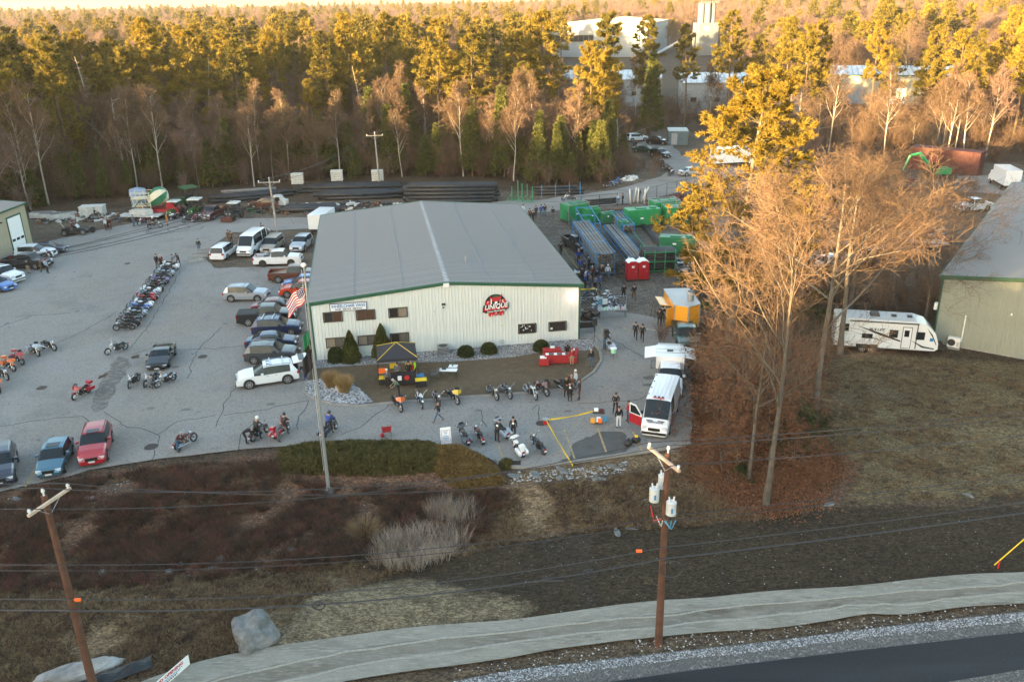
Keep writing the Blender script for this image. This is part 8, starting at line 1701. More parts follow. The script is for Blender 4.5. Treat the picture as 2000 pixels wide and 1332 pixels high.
o=MB();o.box(-.3,.3,-.02,.02,0,.6);o=o.obj('gate_sign',M('cable_blue'));o.location=ip((1174,619),1.3);tag(o,'small blue sign hung on the chain-link gate','sign');o=MB();o.box(-.25,.25,-.02,.02,0,.6);o=o.obj('gate_sign',M('sign_white'));o.location=ip((1181,619),1.35);tag(o,'small white sign beside the blue one on the gate','sign')
heap('scrap_pile','brown wood and junk against the warehouse corner inside the gate','junk',[(1136,628),(1165,626),(1168,612),(1137,610)],['brown_cloth','rust','dark_metal'],80,.3,.9,seed=22)
sb=thing('sandwich_board','white A-frame sign with red border and blue writing at the lot edge','sign',ip((871,864),.06),R(12));an=R(14)
for s_ in(-1,1):
 mb=MB();mb.M=Matrix.Translation((0,s_*.30,.0))@Matrix.Rotation(s_*an,4,'X');mb.box(-.38,.38,-.02,.02,0,1.2);b_=mb.obj('board',M('sign_white'),sb)
mb=MB();mb.M=Matrix.Translation((0,-.30,0))@Matrix.Rotation(-an,4,'X')
for a in((-.31,.31,.16,.18),(-.31,.31,1.0,1.02),(-.31,-.29,.16,1.02),(.29,.31,.16,1.02)):mb.box(a[0],a[1],-.026,-.02,a[2],a[3])
mb.obj('red_border',M('logo_red'),sb)
for k in range(6):
 mb=MB();mb.M=Matrix.Translation((0,-.30,0))@Matrix.Rotation(-an,4,'X');w2=(.16,.10,.03,.2,.22,.2)[k];z_=.88-k*.12
 x=-w2
 while x<w2:ww=rnd.uniform(.03,.06);mb.box(x,min(w2,x+ww),-.026,-.02,z_,z_+.055);x+=ww+.018
 mb.obj('writing',M('sign_blue'),sb)
o=MB();o.cyl((0,0,0),(0,0,.35),.2,12,0,.25);o.cyl((0,0,.35),(0,0,.42),.26,12,1);o=o.obj('bucket',[M('logo_red'),M('grey_metal')]);o.location=ip((1066,829),.066);tag(o,'red and grey bucket holding the yellow tape','bucket')
def tape(a,b,za,zb,label,sag=.1,w2=.05):
 A=P(*a)+Vector((0,0,za));B=P(*b)+Vector((0,0,zb));mb=MB();n=14;pr=None
 for i in range(n+1):
  f=i/n;p=A.lerp(B,f);p.z-=4*sag*f*(1-f);tw=R(25*math.sin(f*9));u=Vector((0,math.sin(tw)*w2,math.cos(tw)*w2));c=(p-u,p+u)
  if pr:mb.quad(pr[0],c[0],c[1],pr[1])
  pr=c
 tag(mb.obj('barrier_tape',M('tape_yellow')),label,'barrier tape')
tape((1066,830),(1119,917),.45,.3,'yellow barrier tape from the bucket down to the kerb',.05,.09);tape((1066,830),(1160,816),.45,.6,'yellow barrier tape from the bucket to the tool cart',.12,.06);tape((1133,588),(1162,584),1.3,1.2,'yellow tape stretched at the warehouse corner',.02,.07);tape((1162,584),(1178,608),1.2,.9,'yellow tape slanting towards the gate',.02,.05);tape((1100,507),(1128,545),1.4,1.3,'yellow tape along the warehouse right wall',.02,.05)
ct=thing('tool_cart','small cart loaded with white and yellow containers in front of the van','cart',ip((1169,826),.066),R(-6));mb=MB();mb.box(-.45,.45,-.35,.35,.15,.22);mb.obj('shelf',M('grey_metal'),ct);mb=MB();mb.box(-.45,.45,-.3,.3,.85,.95);mb.obj('top',M('dark_metal'),ct)
for x in(-.4,.4):
 for y in(-.28,.28):mb=MB();mb.box(x-.03,x+.03,y-.03,y+.03,0,.85);mb.obj('leg',M('galv'),ct)
for x,y,m_,z_ in((-.2,0,'sign_white',.95),(.2,-.1,'maroon_cloth',.95),(0,-.36,'sign_white',.25),(.1,-.4,'marker_orange',.2),(.45,-.2,'cable_blue',.25),(-.45,-.25,'trailer_yellow',.1)):mb=MB();mb.box(x-.16,x+.16,y-.12,y+.12,z_,z_+.2+.15*(z_<.5));mb.obj('container',M(m_),ct)
for px,m_,m2,lab in(((1227,872),'black_plastic','dark_metal','black bag on the asphalt left of the van front'),((1242,866),'black_plastic','tape_yellow','black gear bag with yellow item by the open van door')):
 o=MB();o.ball((0,0,.25),.36,.26,.26,10,6,0);o.box(-.1,.12,-.1,.08,.42,.6,1);o=o.obj('gear_bag',[M(m_),M(m2)]);o.location=ip(px,.066);tag(o,lab,'bag')
t=thing('folding_stand','small folding stand beside the raised doors of the tool truck','stand',ip((1278,722),.066),0)
for a,b in(((-.3,0,0),(-.3,0,.8)),((.3,0,0),(.3,0,.8)),((-.3,0,.8),(.3,0,.8)),((-.3,0,.1),(.3,0,.1))):mb=MB();mb.tube([a,b],.02,4);mb.obj('bar',M('dark_metal'),t)
t=thing('step_ladder','step ladder leaning beside the food trailer hatch','ladder',ip((1279,622),.04),R(20))
for s_ in(-1,1):mb=MB();mb.tube([(s_*.25,-.5,0),(s_*.2,0,1.9)],.03,4);mb.tube([(s_*.25,.5,0),(s_*.2,0,1.9)],.03,4);mb.obj('side_rail',M('dark_metal'),t)
t=thing('sidewalk_sign','dark green house-number board 588 right of the food trailer','sign',P(1374,628),R(-8));mb=MB();mb.box(-.8,.8,-.03,.03,1.3,2.1);mb.obj('board',M('tractor_green'),t);text_obj('lettering','588',.6,M('gen_green2'),t,(0,-.04,1.7),(R(90),0,0));mb=MB();mb.box(-.7,-.62,-.03,.03,0,1.3);mb.box(.62,.7,-.03,.03,0,1.3);mb.obj('post',M('dark_metal'),t)
bn=thing('grand_opening_banner','white banner reading GRAND OPENING on stakes at the lower left','banner',P(338,1318),0);A=P(306,1360);B=P(372,1302);hb_=heading(A,B);L=3.3;bn.location=(B.x-L*math.cos(hb_),B.y-L*math.sin(hb_),terrain(B.x,B.y));bn.rotation_euler=(0,0,hb_);bn.scale.z=.72
mb=MB();mb.box(0,L,-.01,.01,.25,1.05);mb.obj('board',M('sign_white'),bn);text_obj('lettering','GRAND OPENING',.32,M('logo_red'),bn,(1.85,-.016,.84),(R(90),0,0),sx=.82,bold=.01);
for z_,x0,x1,m_,h_ in((.60,.9,2.8,'sign_blue',.05),(.50,.8,2.7,'sign_blue',.05),(.36,1.0,2.5,'maroon_cloth',.09)):
 mb=MB();x=x0
 while x<x1:ww=rnd.uniform(.04,.12);mb.box(x,x+ww,-.016,-.0105,z_,z_+h_);x+=ww+.035
 mb.obj('small_print',M(m_),bn)
for x in(.05,L-.05):mb=MB();mb.cyl((x,.04,-.2),(x,.04,1.15),.03,6);mb.obj('stake',M('dark_metal'),bn)
c=P(215,1326);mb=MB();g_=random.Random(4);vs=[];fs=[];nn=14;mm_=6
for i in range(nn+1):
 for j in range(mm_+1):x=-1.9+3.8*i/nn;y=-.45+.9*j/mm_;vs.append((x+g_.uniform(-.05,.05),y+.25*(x/1.9),.12+.30*math.exp(-(y/.28)**2)*(.7+.4*math.sin(i*1.3))+g_.uniform(0,.05)))
for i in range(nn):
 for j in range(mm_):k=i*(mm_+1)+j;fs.append((k,k+mm_+1,k+mm_+2,k+1))
mb.add(vs,fs);o=mb.obj('tarp',mat('tarp_black',(.012,.012,.013),.35));o.location=(c.x,c.y,terrain(c.x,c.y));o.rotation_euler=(0,0,R(24));tag(o,'crumpled black plastic silt fence on the ground behind the left pole','tarp')
gw=MB();a=P(1942,1103);gw.cyl((a.x,a.y,terrain(a.x,a.y)),(a.x+4.2,a.y+.2,5.0),.035,6);tag(gw.obj('guy_wire_guard',M('tape_yellow')),'yellow guard on a guy wire at the right edge','guy wire');o=MB();o.box(-.03,.03,-.03,.03,0,.5);o=o.obj('marker_stake',M('logo_red'));o.location=P(1949,1110);tag(o,'small red stake below the yellow guy guard','stake')
# ================================================================== NEAR TREES, SHRUBS, STONES, WEEDS
t,c,w2=pine(907,24.5,.30,.22,.38,whorl=1.55,per=6,tk=28,ln=.30,wd=.085,subs=15,irregular=.42,rmin=.012)
hp=tree_meshes('gold_pine',t,c,'bark_grey','needles_sunlit',w2);q=P(1425,668);h=fit_height(q.x,q.y,132)
tp_=put_tree('pine_tree',hp,q.x,q.y,h/mesh_top(hp),2.2,'big lone white pine glowing gold between the yard and the bare trees','pine tree',None);tp_.scale.x*=1.15;tp_.scale.y*=1.15
HERO=[]
for i,(H,k,r0,dn)in enumerate(((18,'maple',.19,.86),(17,'maple',.19,.9),(17,'oak',.19,.9),(16,'maple',.14,.85))):
 t,c=bare_tree(930+i,H,r0,k,dn,.0095,fine=True);ms=tree_meshes('hero_tree',t,c,'bark_grey','twig');HERO.append((ms,mesh_top(ms,99)))
def hero(px,py,top,v,lab,rz=None,wide=1.0):
 q=P(px,py);h=fit_height(q.x,q.y,top);s_=h/HERO[v][1];t=put_tree('bare_tree',HERO[v][0],q.x,q.y,s_,rnd.uniform(0,6.28)if rz is None else rz,lab,'bare tree',None);t.scale=(s_*wide,s_*wide,s_);t.rotation_euler=(0,R(4),t.rotation_euler.z);return t
for a in((1495,985,330,0,'thick pale-barked leafless tree nearest the camera with its foot in the leaves',0.0,.80),(1462,935,560,3,'shorter leafless tree just left of the thick pale-barked one',0.4,1.0),
    (1590,800,300,1,'tall leaning leafless tree right of the thick pale-barked one',2.0,1.1),(1540,700,380,2,'leafless tree with pale limbs left of the travel trailer',3.3,.85),(1640,690,300,1,'leafless tree standing directly before the travel trailer rear',4.4,1.15),
    (1480,690,440,3,'thin leafless tree just right of the dark green truck',5.0,.7),(1450,640,470,3,'slender leafless tree below the lone gold pine',0.9,.75),(1560,640,285,2,'broad orange-lit leafless tree behind the travel trailer, left one',1.6,1.2),
    (1660,610,290,0,'broad orange-lit leafless tree behind the travel trailer, middle one',2.6,1.2),(1740,600,315,2,'broad orange-lit leafless tree behind the travel trailer, right one',3.9,1.2),(1805,640,400,1,'leafless tree reaching over the corner of the green-grey building',5.5,1.15),
    (1700,520,315,1,'leafless tree rising before the excavator',.2,1.1),(1790,545,350,3,'leafless tree left of the white pickup behind the building',1.1,1.2),(1740,470,290,2,'leafless tree in the upper part of the orange-lit thicket, right',3.1,1.1),(1850,540,345,1,'leafless tree with twigs over the white pickup corner',4.1,1.15),(1655,475,285,0,'leafless tree in the upper part of the orange-lit thicket, left',.6,1.1),(1610,545,300,3,'slim leafless tree in the middle of the orange-lit thicket',2.9,1.3),(1530,600,345,1,'leafless tree right beside the lone gold pine',4.9,.9)):
 hero(*a[:5],a[5],a[6])
def leafy(seed,H,kind,n_leaf,m_leaf,ln=.14,wd=.10,lo=.12):
 g_=np.random.default_rng(seed);T,TR=trunk_line(g_,H*.9,H*.012);A,AR=spawn(g_,T,TR,15,lo,.98,(40,80),lambda t:.60*(1.25-t),5,.05,.5,.12,.012);B,BR=spawn(g_,A,AR,7,.2,1,(25,60),lambda t:.5*(1.2-.5*t),3,.04,.6,.14,.009);C,CR=spawn(g_,B,BR,5,.1,1,(25,60),lambda t:.55+0*t,2,.04,.7,.15,.007)
 tp=[]
 for Q in(B,C):p,tg,_=sample(Q,np.ones(Q.shape[:2]),g_.random((len(Q),n_leaf)));tp.append(p.reshape(-1,3))
 tp=np.concatenate(tp);tp=tp[g_.random(len(tp))<.8];V,F=blades(g_,tp,2,ln,wd,-.2,1.0);tr=merge([tubes(T,TR,6),tubes(A,AR,4)]);wd_=merge([tubes(B,BR,3),tubes(C,CR,3)]);return tree_meshes('leafy',tr,(V,F),'bark_grey',m_leaf,wd_)
BEECH=[leafy(950+i,H,'b',3,'beech_leaf')for i,H in enumerate((6.0,7.5,5.0))]
for i,(px,py,sc,v)in enumerate(((1412,868,.9,0),(1412,800,1.0,1),(1445,850,1.05,1),(1400,750,.9,2),(1470,800,.95,0),(1500,840,1.0,2),(1530,780,.9,1),(1440,900,.8,2),(1402,812,.7,2),(1500,900,.85,0),(1560,830,.8,2),(1440,735,.85,0),(1490,740,.8,2),(1550,905,.7,2),(1410,920,.6,0))):
 q=P(px,py);put_tree('beech_sapling',BEECH[v],q.x,q.y,sc,rnd.uniform(0,6.28),('russet-leaved sapling in the thicket right of the white van, '+('left edge','upper left','centre','top left','upper right','right of centre','upper right edge','lower centre','leftmost','lower right','right edge','topmost','top right','lowest right','lowest left')[i]),'sapling','russet-leaved saplings right of the van')
SHR=[leafy(970+i,H,'b',5,'shrub_leaf',.10,.08,.05)for i,H in enumerate((2.4,3.2))]
for i,(px,py,sc,v)in enumerate(((1560,870,1.0,1),(1530,880,.9,0),(1590,850,.8,0),(1450,935,.5,0),(1545,800,.9,1),(1480,655,1.3,1),(1540,650,1.4,1),(1590,650,1.3,1),(1420,640,1.1,1),(1385,560,1.2,1),(1360,570,1.0,0),(1400,535,1.0,1))):
 q=P(px,py);put_tree('evergreen_shrub',SHR[v],q.x,q.y,sc,rnd.uniform(0,6.28),'dark green shrub '+('under the bare trees, lower right','under the bare trees, lower centre','right of the leaning bare tree','tiny one at the foot of the left bare tree','behind the russet saplings','left of the travel trailer, first','left of the travel trailer, second','left of the travel trailer, third','under the lone gold pine','beside the green rack, right','beside the green rack, left','under the pine beside the grey heap')[i],'shrub')
def leaf_shell(seed,fn,n,ln,wd,depth=.12):
 """fn(u, v) gives a point on the outline, its inward neighbour is scaled towards the middle"""
 g_=np.random.default_rng(seed);pts=np.array([fn(g_.random(),g_.random())for _ in range(n)]);c=np.array([0,0,pts[:,2].mean()*.8]);pts=c+(pts-c)*(1-depth*g_.random((n,1))**1.5);return blades(g_,pts,3,ln,wd,.3,.7,unit(pts-c))
def shrub_mesh(name,seed,fn,n,ln,wd,leaf,core):
 V,F=leaf_shell(seed,fn,n,ln,wd);mb=MB();core(mb);cv=np.array(mb.v);cf=[]
 for f in mb.f:
  for k in range(1,len(f)-1):cf.append((f[0],f[k],f[k+1]))
 V2,F2=merge([(V,F),(cv,np.array(cf))]);return np_mesh(name,V2,F2,M(leaf))
def cone(r_,h_):
 def f(u,v):z=v**1.0*h_;q_=r_*min(1,1.15*(1-v)**.75)*(.92+.16*math.sin(u*40+z*5));return(q_*math.cos(6.2832*u),q_*math.sin(6.2832*u),z)
 return f
def globe(r_,h_,sq=1.0):
 def f(u,v):a=v*math.pi/2*1.15-.2;q_=r_*max(0.0,math.cos(a))**sq;return(q_*math.cos(6.2832*u),q_*math.sin(6.2832*u),h_*(.12+.88*max(0,math.sin(max(0,a)))))
 return f
c1=shrub_mesh('foliage',1,cone(1.0,3.1),5200,.10,.05,'conifer_leaf',lambda mb:mb.tube([(0,0,.1),(0,0,1.2),(0,0,2.9)],[.86,.68,.05],12))
c2=shrub_mesh('foliage',2,globe(.78,1.35,.45),3000,.09,.05,'shrub_leaf',lambda mb:mb.tube([(0,0,.1),(0,0,.9),(0,0,1.2)],[.66,.66,.4],12))
c3=shrub_mesh('foliage',3,globe(.70,1.0,.7),1500,.14,.06,'shrub_leaf',lambda mb:mb.tube([(0,0,.1),(0,0,.5),(0,0,.8)],[.5,.55,.25],10))
def shrub(nm,me,px,s_,lab,cat='shrub',z=.12):q=P(*px);t=thing(nm,lab,cat,(q.x,q.y,z),rnd.uniform(0,6));t.scale=s_;link('foliage',me,t);mb=MB();mb.cyl((0,0,-.1),(0,0,.3),.06,6);mb.obj('stem',M('bark_brown'),t);return t
shrub('conical_shrub',c1,(687,708),(.85,.85,.95),'tall cone-shaped evergreen between the left lower windows');shrub('conical_shrub',c1,(748,699),(.92,.92,1.02),'tall cone-shaped evergreen left of the black canopy')
shrub('clipped_shrub',c2,(657,708),(.95,.9,.9),'rounded dark clipped shrub at the warehouse left corner');shrub('clipped_shrub',c2,(786,697),(1.1,.8,.7),'low clipped shrub behind the black canopy')
for px,l in(((910,697),'left of the three along the stone bed'),((955,691),'middle of the three along the stone bed'),((1057,686),'right of the three, above the red tables')):shrub('round_shrub',c3,px,(1.0,1.0,.85),'round loose dark shrub, '+l)
shrub('conical_shrub',c1,(603,690),(.4,.4,.65),'small orange-brown evergreen at the warehouse left side corner')
def grass_clump(seed,n,h,r_,splay=.3,w_=.02,bend=.35):
 g_=np.random.default_rng(seed);a=g_.random(n)*6.2832;rr=r_*np.sqrt(g_.random(n));b=np.stack([rr*np.cos(a),rr*np.sin(a),0*a],1);d=unit(np.stack([np.cos(a)*splay*g_.random(n)*2,np.sin(a)*splay*g_.random(n)*2,np.ones(n)],1)+g_.normal(size=(n,3))*.10)
 L=h*(.55+.5*g_.random((n,1)));s_=unit(np.cross(d,g_.normal(size=(n,3))))*w_;m_=b+d*L*.55;d2=unit(d+np.stack([np.cos(a),np.sin(a),-.2+0*a],1)*bend+g_.normal(size=(n,3))*(.35-bend));e=m_+d2*L*.45
 V=np.stack([b-s_,b+s_,m_+s_*.8,m_-s_*.8,e],1).reshape(-1,3);i=np.arange(n)[:,None]*5;return V,np.concatenate([i+np.array([[0,1,2]]),i+np.array([[0,2,3]]),i+np.array([[3,2,4]])])
gm1=np_mesh('blades',*grass_clump(1,1600,1.75,.50,.28,.018),M('golden_grass'))
for px,l,s_ in(((647,758),'left',.95),((673,768),'right',1.0)):q=P(*px);o=link('ornamental_grass',gm1);o.location=(q.x,q.y,.12);o.scale=(s_*.72,s_*.72,s_*.95);tag(o,'tall golden ornamental grass clump on the river stones, %s one'%l,'grass clump')
def rock_mesh(name,seed,sx,sy,sz,m,n=3,rough_=.22):
 import bmesh
 bm=bmesh.new();bmesh.ops.create_icosphere(bm,subdivisions=n,radius=1)
 for v in bm.verts:
  d=noise.noise(v.co*1.1+Vector((seed,0,0)))*rough_*1.6+noise.noise(v.co*3+Vector((0,seed,0)))*rough_*.6+noise.noise(v.co*7+Vector((0,0,seed)))*rough_*.25;v.co*=1+d;v.co.x*=sx;v.co.y*=sy;v.co.z*=sz
 me=bpy.data.meshes.new(name);bm.to_mesh(me);bm.free();me.materials.append(m);return me
mat('rock_grey',(.075,.08,.078),.9,col2=(.20,.205,.20),scale=2.2,bump=.5);mat('rock_pale',(.28,.27,.25),.9,col2=(.48,.46,.43),scale=2.0,bump=.5);mat('rock_stripe',(.12,.115,.11),.9,col2=(.36,.35,.33),scale=1.1,bump=.6);mat('pebble_a',(.30,.31,.32),.8,var=.2,scale=9);mat('pebble_b',(.48,.47,.46),.8,var=.2,scale=9);mat('pebble_c',(.10,.10,.105),.8)
def rock(px,s_,m,lab,seed=1,rz=0,z=0,n=3,rg=.22,nm='boulder'):
 q=P(*px);o=link(nm,rock_mesh(nm,seed,*s_,M(m),n,rg));o.location=(q.x,q.y,terrain(q.x,q.y)+z);o.rotation_euler=(0,0,R(rz));return tag(o,lab,'rock')
rock((500,1240),(1.05,1.35,1.05),'rock_grey','big upright grey lichened boulder on the slope above the netting',3,20,.15,4);rock((158,1315),(1.95,.65,.5),'rock_stripe','long pale streaked boulder lying behind the left utility pole',7,24,.1,4,.18)
rock((663,764),(.55,.4,.4),'rock_pale','pale boulder between the two golden grasses',9,0,.1)
for i,(px,s_)in enumerate(((168,974),.28),)if False else enumerate((((170,976),(.30,.2,.2)),((180,974),(.2,.2,.18)),((112,1026),(.2,.18,.15)),((202,1120),(.32,.25,.2)),((105,1140),(.3,.2,.15)),((354,1102),(.28,.2,.12)),((330,1117),(.25,.2,.15)),((33,976),(.35,.2,.12)),((12,1022),(.25,.2,.12)),((1006,930),(.5,.22,.10)),((1045,928),(.6,.25,.12)),((1098,920),(.6,.22,.12)),((1195,912),(.5,.2,.12)),((1093,935),(.3,.25,.2)),((1165,935),(.35,.3,.22)),((1178,937),(.25,.2,.15)),((1216,908),(.2,.2,.15)),((1235,952),(.15,.12,.1)),((1205,1040),(.5,.2,.04)),((1232,1033),(.4,.1,.04)),((1620,985),(.4,.2,.08)),((1890,967),(.4,.15,.1)),((430,1095),(.5,.3,.25)),((415,1115),(.5,.35,.2)),((440,1078),(.4,.3,.2)),((570,1075),(.3,.3,.2)),((580,1090),(.25,.2,.15)),((565,1098),(.2,.2,.15)))):
 lab=['white split rock right of the left pole top','smaller half of the split white rock'][i]if i<2 else None
 q=P(*px);u=px[0];zone='in the weedy basin at the left' if u<500 and px[1]>1000 else 'along the kerb near the drain' if 990<u<1240 and px[1]<960 else 'in the middle of the basin' if 500<u<700 else 'at the lawn edge on the right' if u>1500 else 'on the bare slope left of the right pole' if u>1190 else 'at the lot edge on the left'
 rock(px,s_,'rock_pale' if i in(0,1,3,5)else 'rock_grey',lab or 'pale stone %s, %s'%(zone,('flat','rounded','small','low','broad')[i%5]),20+i,rnd.uniform(0,180),.03,2,.3,'stone')['group']='stones '+zone
def stones(name,outline,n,s0,s1,mats,lab,seed,zoff=.12,flat_=.6):
 """countless pebbles: one mesh of small irregular blocks"""
 g_=np.random.default_rng(seed);pl=PP(*outline);x0,x1=min(p[0]for p in pl),max(p[0]for p in pl);y0,y1=min(p[1]for p in pl),max(p[1]for p in pl);pts=[]
 while len(pts)<n:
  x,y=g_.uniform(x0,x1),g_.uniform(y0,y1)
  if inside(pl,x,y):pts.append((x,y,terrain(x,y)+zoff))
 c=np.array(pts);base=np.array([[1,0,0],[0,1,0],[-1,0,0],[0,-1,0],[.5,.5,.8],[-.6,.4,.7],[-.3,-.6,.8],[.5,-.4,.75]],float);fs=np.array([[0,1,4],[1,5,4],[1,2,5],[2,6,5],[2,3,6],[3,7,6],[3,0,7],[0,4,7],[4,5,6],[4,6,7]])
 s_=(s0+(s1-s0)*g_.random(n)**2)[:,None,None];a=g_.random(n)*6.28;b_=base[None]*(1+g_.normal(size=(n,8,3))*.18)*s_*np.array([1,.8,flat_]);R2=np.zeros((n,3,3));R2[:,0,0]=np.cos(a);R2[:,0,1]=-np.sin(a);R2[:,1,0]=np.sin(a);R2[:,1,1]=np.cos(a);R2[:,2,2]=1
 V=(np.einsum('nij,nkj->nki',R2,b_)+c[:,None]).reshape(-1,3);F=(np.arange(n)[:,None,None]*8+fs[None]).reshape(-1,3);o=link(name,np_mesh(name,V,F,[M(m_)for m_ in mats],np.repeat(g_.integers(0,len(mats),n),len(fs))));return tag(o,lab,'stones',kind='stuff')
stones('river_stones',[(600,747),(597,765),(612,777),(652,788),(700,792),(729,787),(690,752),(640,741)],2600,.06,.15,['pebble_a','pebble_b','pebble_a','pebble_c'],'grey and white river stones at the round tip of the lawn island',1,.13)
stones('gravel_stones',[(615,706),(612,722),(700,716),(760,712),(900,708),(1000,700),(1060,690),(1155,686),(1163,676),(1148,665),(1131,664)],7000,.03,.075,['pebble_a','pebble_b','pebble_c'],'band of small grey stones along the foot of the warehouse',2,.13)
stones('roadside_gravel',[(866,1336),(1000,1311),(1200,1289),(1350,1272),(1500,1256),(1700,1230),(2000,1197),(2150,1180),(2150,1195),(2000,1214),(1700,1246),(1500,1272),(1350,1287),(1200,1305),(1000,1336)],9000,.02,.065,['pebble_a','pebble_c','pebble_c','pebble_a','pebble_b'],'crushed stone band along the new road',3,.075)
stones('kerb_rubble',[(990,925),(1100,918),(1200,905),(1230,900),(1220,925),(1100,940),(1000,945)],260,.04,.13,['rock_pale','pebble_a'],'rubble scattered below the kerb',4,.02)
stones('scattered_stones',[(0,975),(300,920),(560,890),(620,905),(400,960),(200,1000),(0,1080)],300,.03,.10,['rock_pale','pebble_a'],'small stones scattered down the left bank',5,.02)
stones('scattered_stones',[(0,1100),(500,1000),(940,950),(1300,920),(1330,1010),(900,1080),(500,1150),(0,1200)],420,.02,.08,['rock_pale','pebble_a'],'small stones scattered over the slope',6,.02)
stones('scattered_stones',[(1000,1080),(1990,1000),(1990,1110),(1300,1170),(1000,1200)],150,.02,.05,['rock_grey','pebble_a'],'tiny pale stones on the dark seeded soil',7,.06)
stones('scattered_stones',[(870,1310),(1200,1255),(1990,1180),(1990,1195),(1300,1275),(1000,1312)],300,.02,.07,['pebble_b','pebble_a'],'stones strewn on the verge beside the netting',8,.06)
tree_mat('hedge_leaf',(.055,.055,.016),(.105,.088,.03),.7,trans=.1,scale=1.2);tree_mat('hedge_brown',(.13,.085,.030),(.20,.13,.05),.8,trans=.1,scale=1.2)
def hedge(name,outline,h,n,leaf,lab,seed,ln=.16,wd=.09):
 g_=np.random.default_rng(seed);pl=PP(*outline);arr_=np.array(pl);x0,x1=arr_[:,0].min(),arr_[:,0].max();y0,y1=arr_[:,1].min(),arr_[:,1].max();X=g_.uniform(x0,x1,n*3);Y=g_.uniform(y0,y1,n*3)
 def pd(X,Y):
  d=np.full(X.shape,1e9);c=np.zeros(X.shape,bool)
  for i in range(len(pl)):
   a=arr_[i-1];b=arr_[i];e=b-a;t=np.clip(((X-a[0])*e[0]+(Y-a[1])*e[1])/(e@e+1e-9),0,1);d=np.minimum(d,np.hypot(X-a[0]-t*e[0],Y-a[1]-t*e[1]));cr=(a[1]>Y)!=(b[1]>Y);c^=cr&(X<(b[0]-a[0])*(Y-a[1])/(b[1]-a[1]+1e-12)+a[0])
  return np.where(c,d,-d)
 d=pd(X,Y);k=d>0;X,Y,d=X[k][:n],Y[k][:n],d[k][:n];o_=Vector((float(X.mean()),float(Y.mean()),0));Z0=np.array([terrain(a,b)for a,b in zip(X,Y)]);nz=np.array([noise.noise(Vector((a*.8,b*.8,seed)))+.5*noise.noise(Vector((a*2.2,b*2.2,seed)))for a,b in zip(X,Y)])
 top=h*np.minimum(1,(d/.9))**.5*(1+.30*nz);Z=Z0+top*(1-.5*g_.random(len(X))**2.2);V,F=blades(g_,np.stack([X-o_.x,Y-o_.y,Z],1),5,ln,wd,.35,.9)
 t=thing(name,lab,'hedge',(o_.x,o_.y,0));link('foliage',np_mesh('foliage',V,F,M(leaf)),t);mb=MB()
 for i in range(0,len(X),max(1,len(X)//60)):mb.cyl((X[i]-o_.x,Y[i]-o_.y,Z0[i]-.1),(X[i]-o_.x+.1,Y[i]-o_.y,Z[i]),.02,4)
 s_=mb.obj('stems',M('bark_brown'),t);s_['kind']='stuff';return t
hedge('hedge',[(540,905),(545,882),(600,872),(700,868),(800,868),(850,872),(880,890),(880,918),(800,928),(700,930),(600,928),(548,925)],.75,8500,'hedge_leaf','long low green hedge along the lot edge behind the flagpole',2)
hedge('hedge',[(830,880),(900,880),(940,895),(975,925),(985,945),(960,962),(900,962),(868,940),(840,915)],.85,5200,'hedge_brown','brownish spreading juniper at the right end of the long hedge',3)
hedge('hedge',[(975,908),(985,898),(1000,902),(998,916),(985,918)],.5,420,'hedge_leaf','small shrub at the kerb corner beside the drain',4)
tree_mat('weed_brown',(.085,.050,.035),(.15,.09,.06),.9,scale=.5);tree_mat('weed_tan',(.17,.115,.065),(.25,.18,.10),.9,scale=.5);tree_mat('reed',(.20,.16,.13),(.38,.32,.27),.9,scale=.6);tree_mat('weed_red',(.15,.055,.045),(.19,.08,.06),.9,scale=.5);tree_mat('weed_dark',(.04,.03,.024),(.07,.05,.036),.9,scale=.5)
q=P(820,1075);V,F=[],None;g_=np.random.default_rng(8);parts=[]
for i in range(105):
 a,r_=g_.random()*6.28,g_.random()**.5;v,f=grass_clump(40+i,26,1.0+.7*g_.random(),.4,.30,.009,.05);v[:,0]+=2.5*r_*math.cos(a)+.9*r_*math.sin(a);v[:,1]+=1.9*r_*math.sin(a);parts.append((v,f))
o=link('reed_bed',np_mesh('reed_bed',*merge(parts),M('reed')));o.location=(q.x,q.y,terrain(q.x,q.y));tag(o,'large clump of pale dead reeds in the basin','reeds',kind='stuff')
q=P(885,1005);parts=[]
for i in range(50):a,r_=g_.random()*6.28,g_.random()**.5;v,f=grass_clump(240+i,20,1.4,.3,.15,.010,.08);v[:,0]+=1.6*r_*math.cos(a);v[:,1]+=.9*r_*math.sin(a);parts.append((v,f))
o=link('reed_bed',np_mesh('reed_bed',*merge(parts),M('reed')));o.location=(q.x,q.y,terrain(q.x,q.y));tag(o,'thinner patch of pale reeds above the large clump','reeds',kind='stuff')
q=P(713,1045);o=link('grass_clump',np_mesh('grass_clump',*grass_clump(400,900,1.3,.6,.9,.012),M('weed_tan')));o.location=(q.x,q.y,terrain(q.x,q.y));tag(o,'tan arching grass clump left of the reeds','grass clump')
def tufts(name,outline,n,protos,lab,seed,s0=.6,s1=1.2,zoff=0):
 g_=np.random.default_rng(seed);pl=PP(*outline);a_=np.array(pl);x0,x1,y0,y1=a_[:,0].min(),a_[:,0].max(),a_[:,1].min(),a_[:,1].max();pts=[];tries=0
 while len(pts)<n and tries<n*20:
  x,y=g_.uniform(x0,x1),g_.uniform(y0,y1);tries+=1
  if not inside(pl,x,y):continue
  if noise.noise(Vector((x*.35,y*.35,seed)))+.6*g_.random()<.18:continue
  pts.append((x,y,terrain(x,y)+zoff,g_.random()*6.28,g_.uniform(s0,s1),int(g_.integers(0,len(protos)))))
 return tag(scatter(name,pts,protos),lab,'weeds')
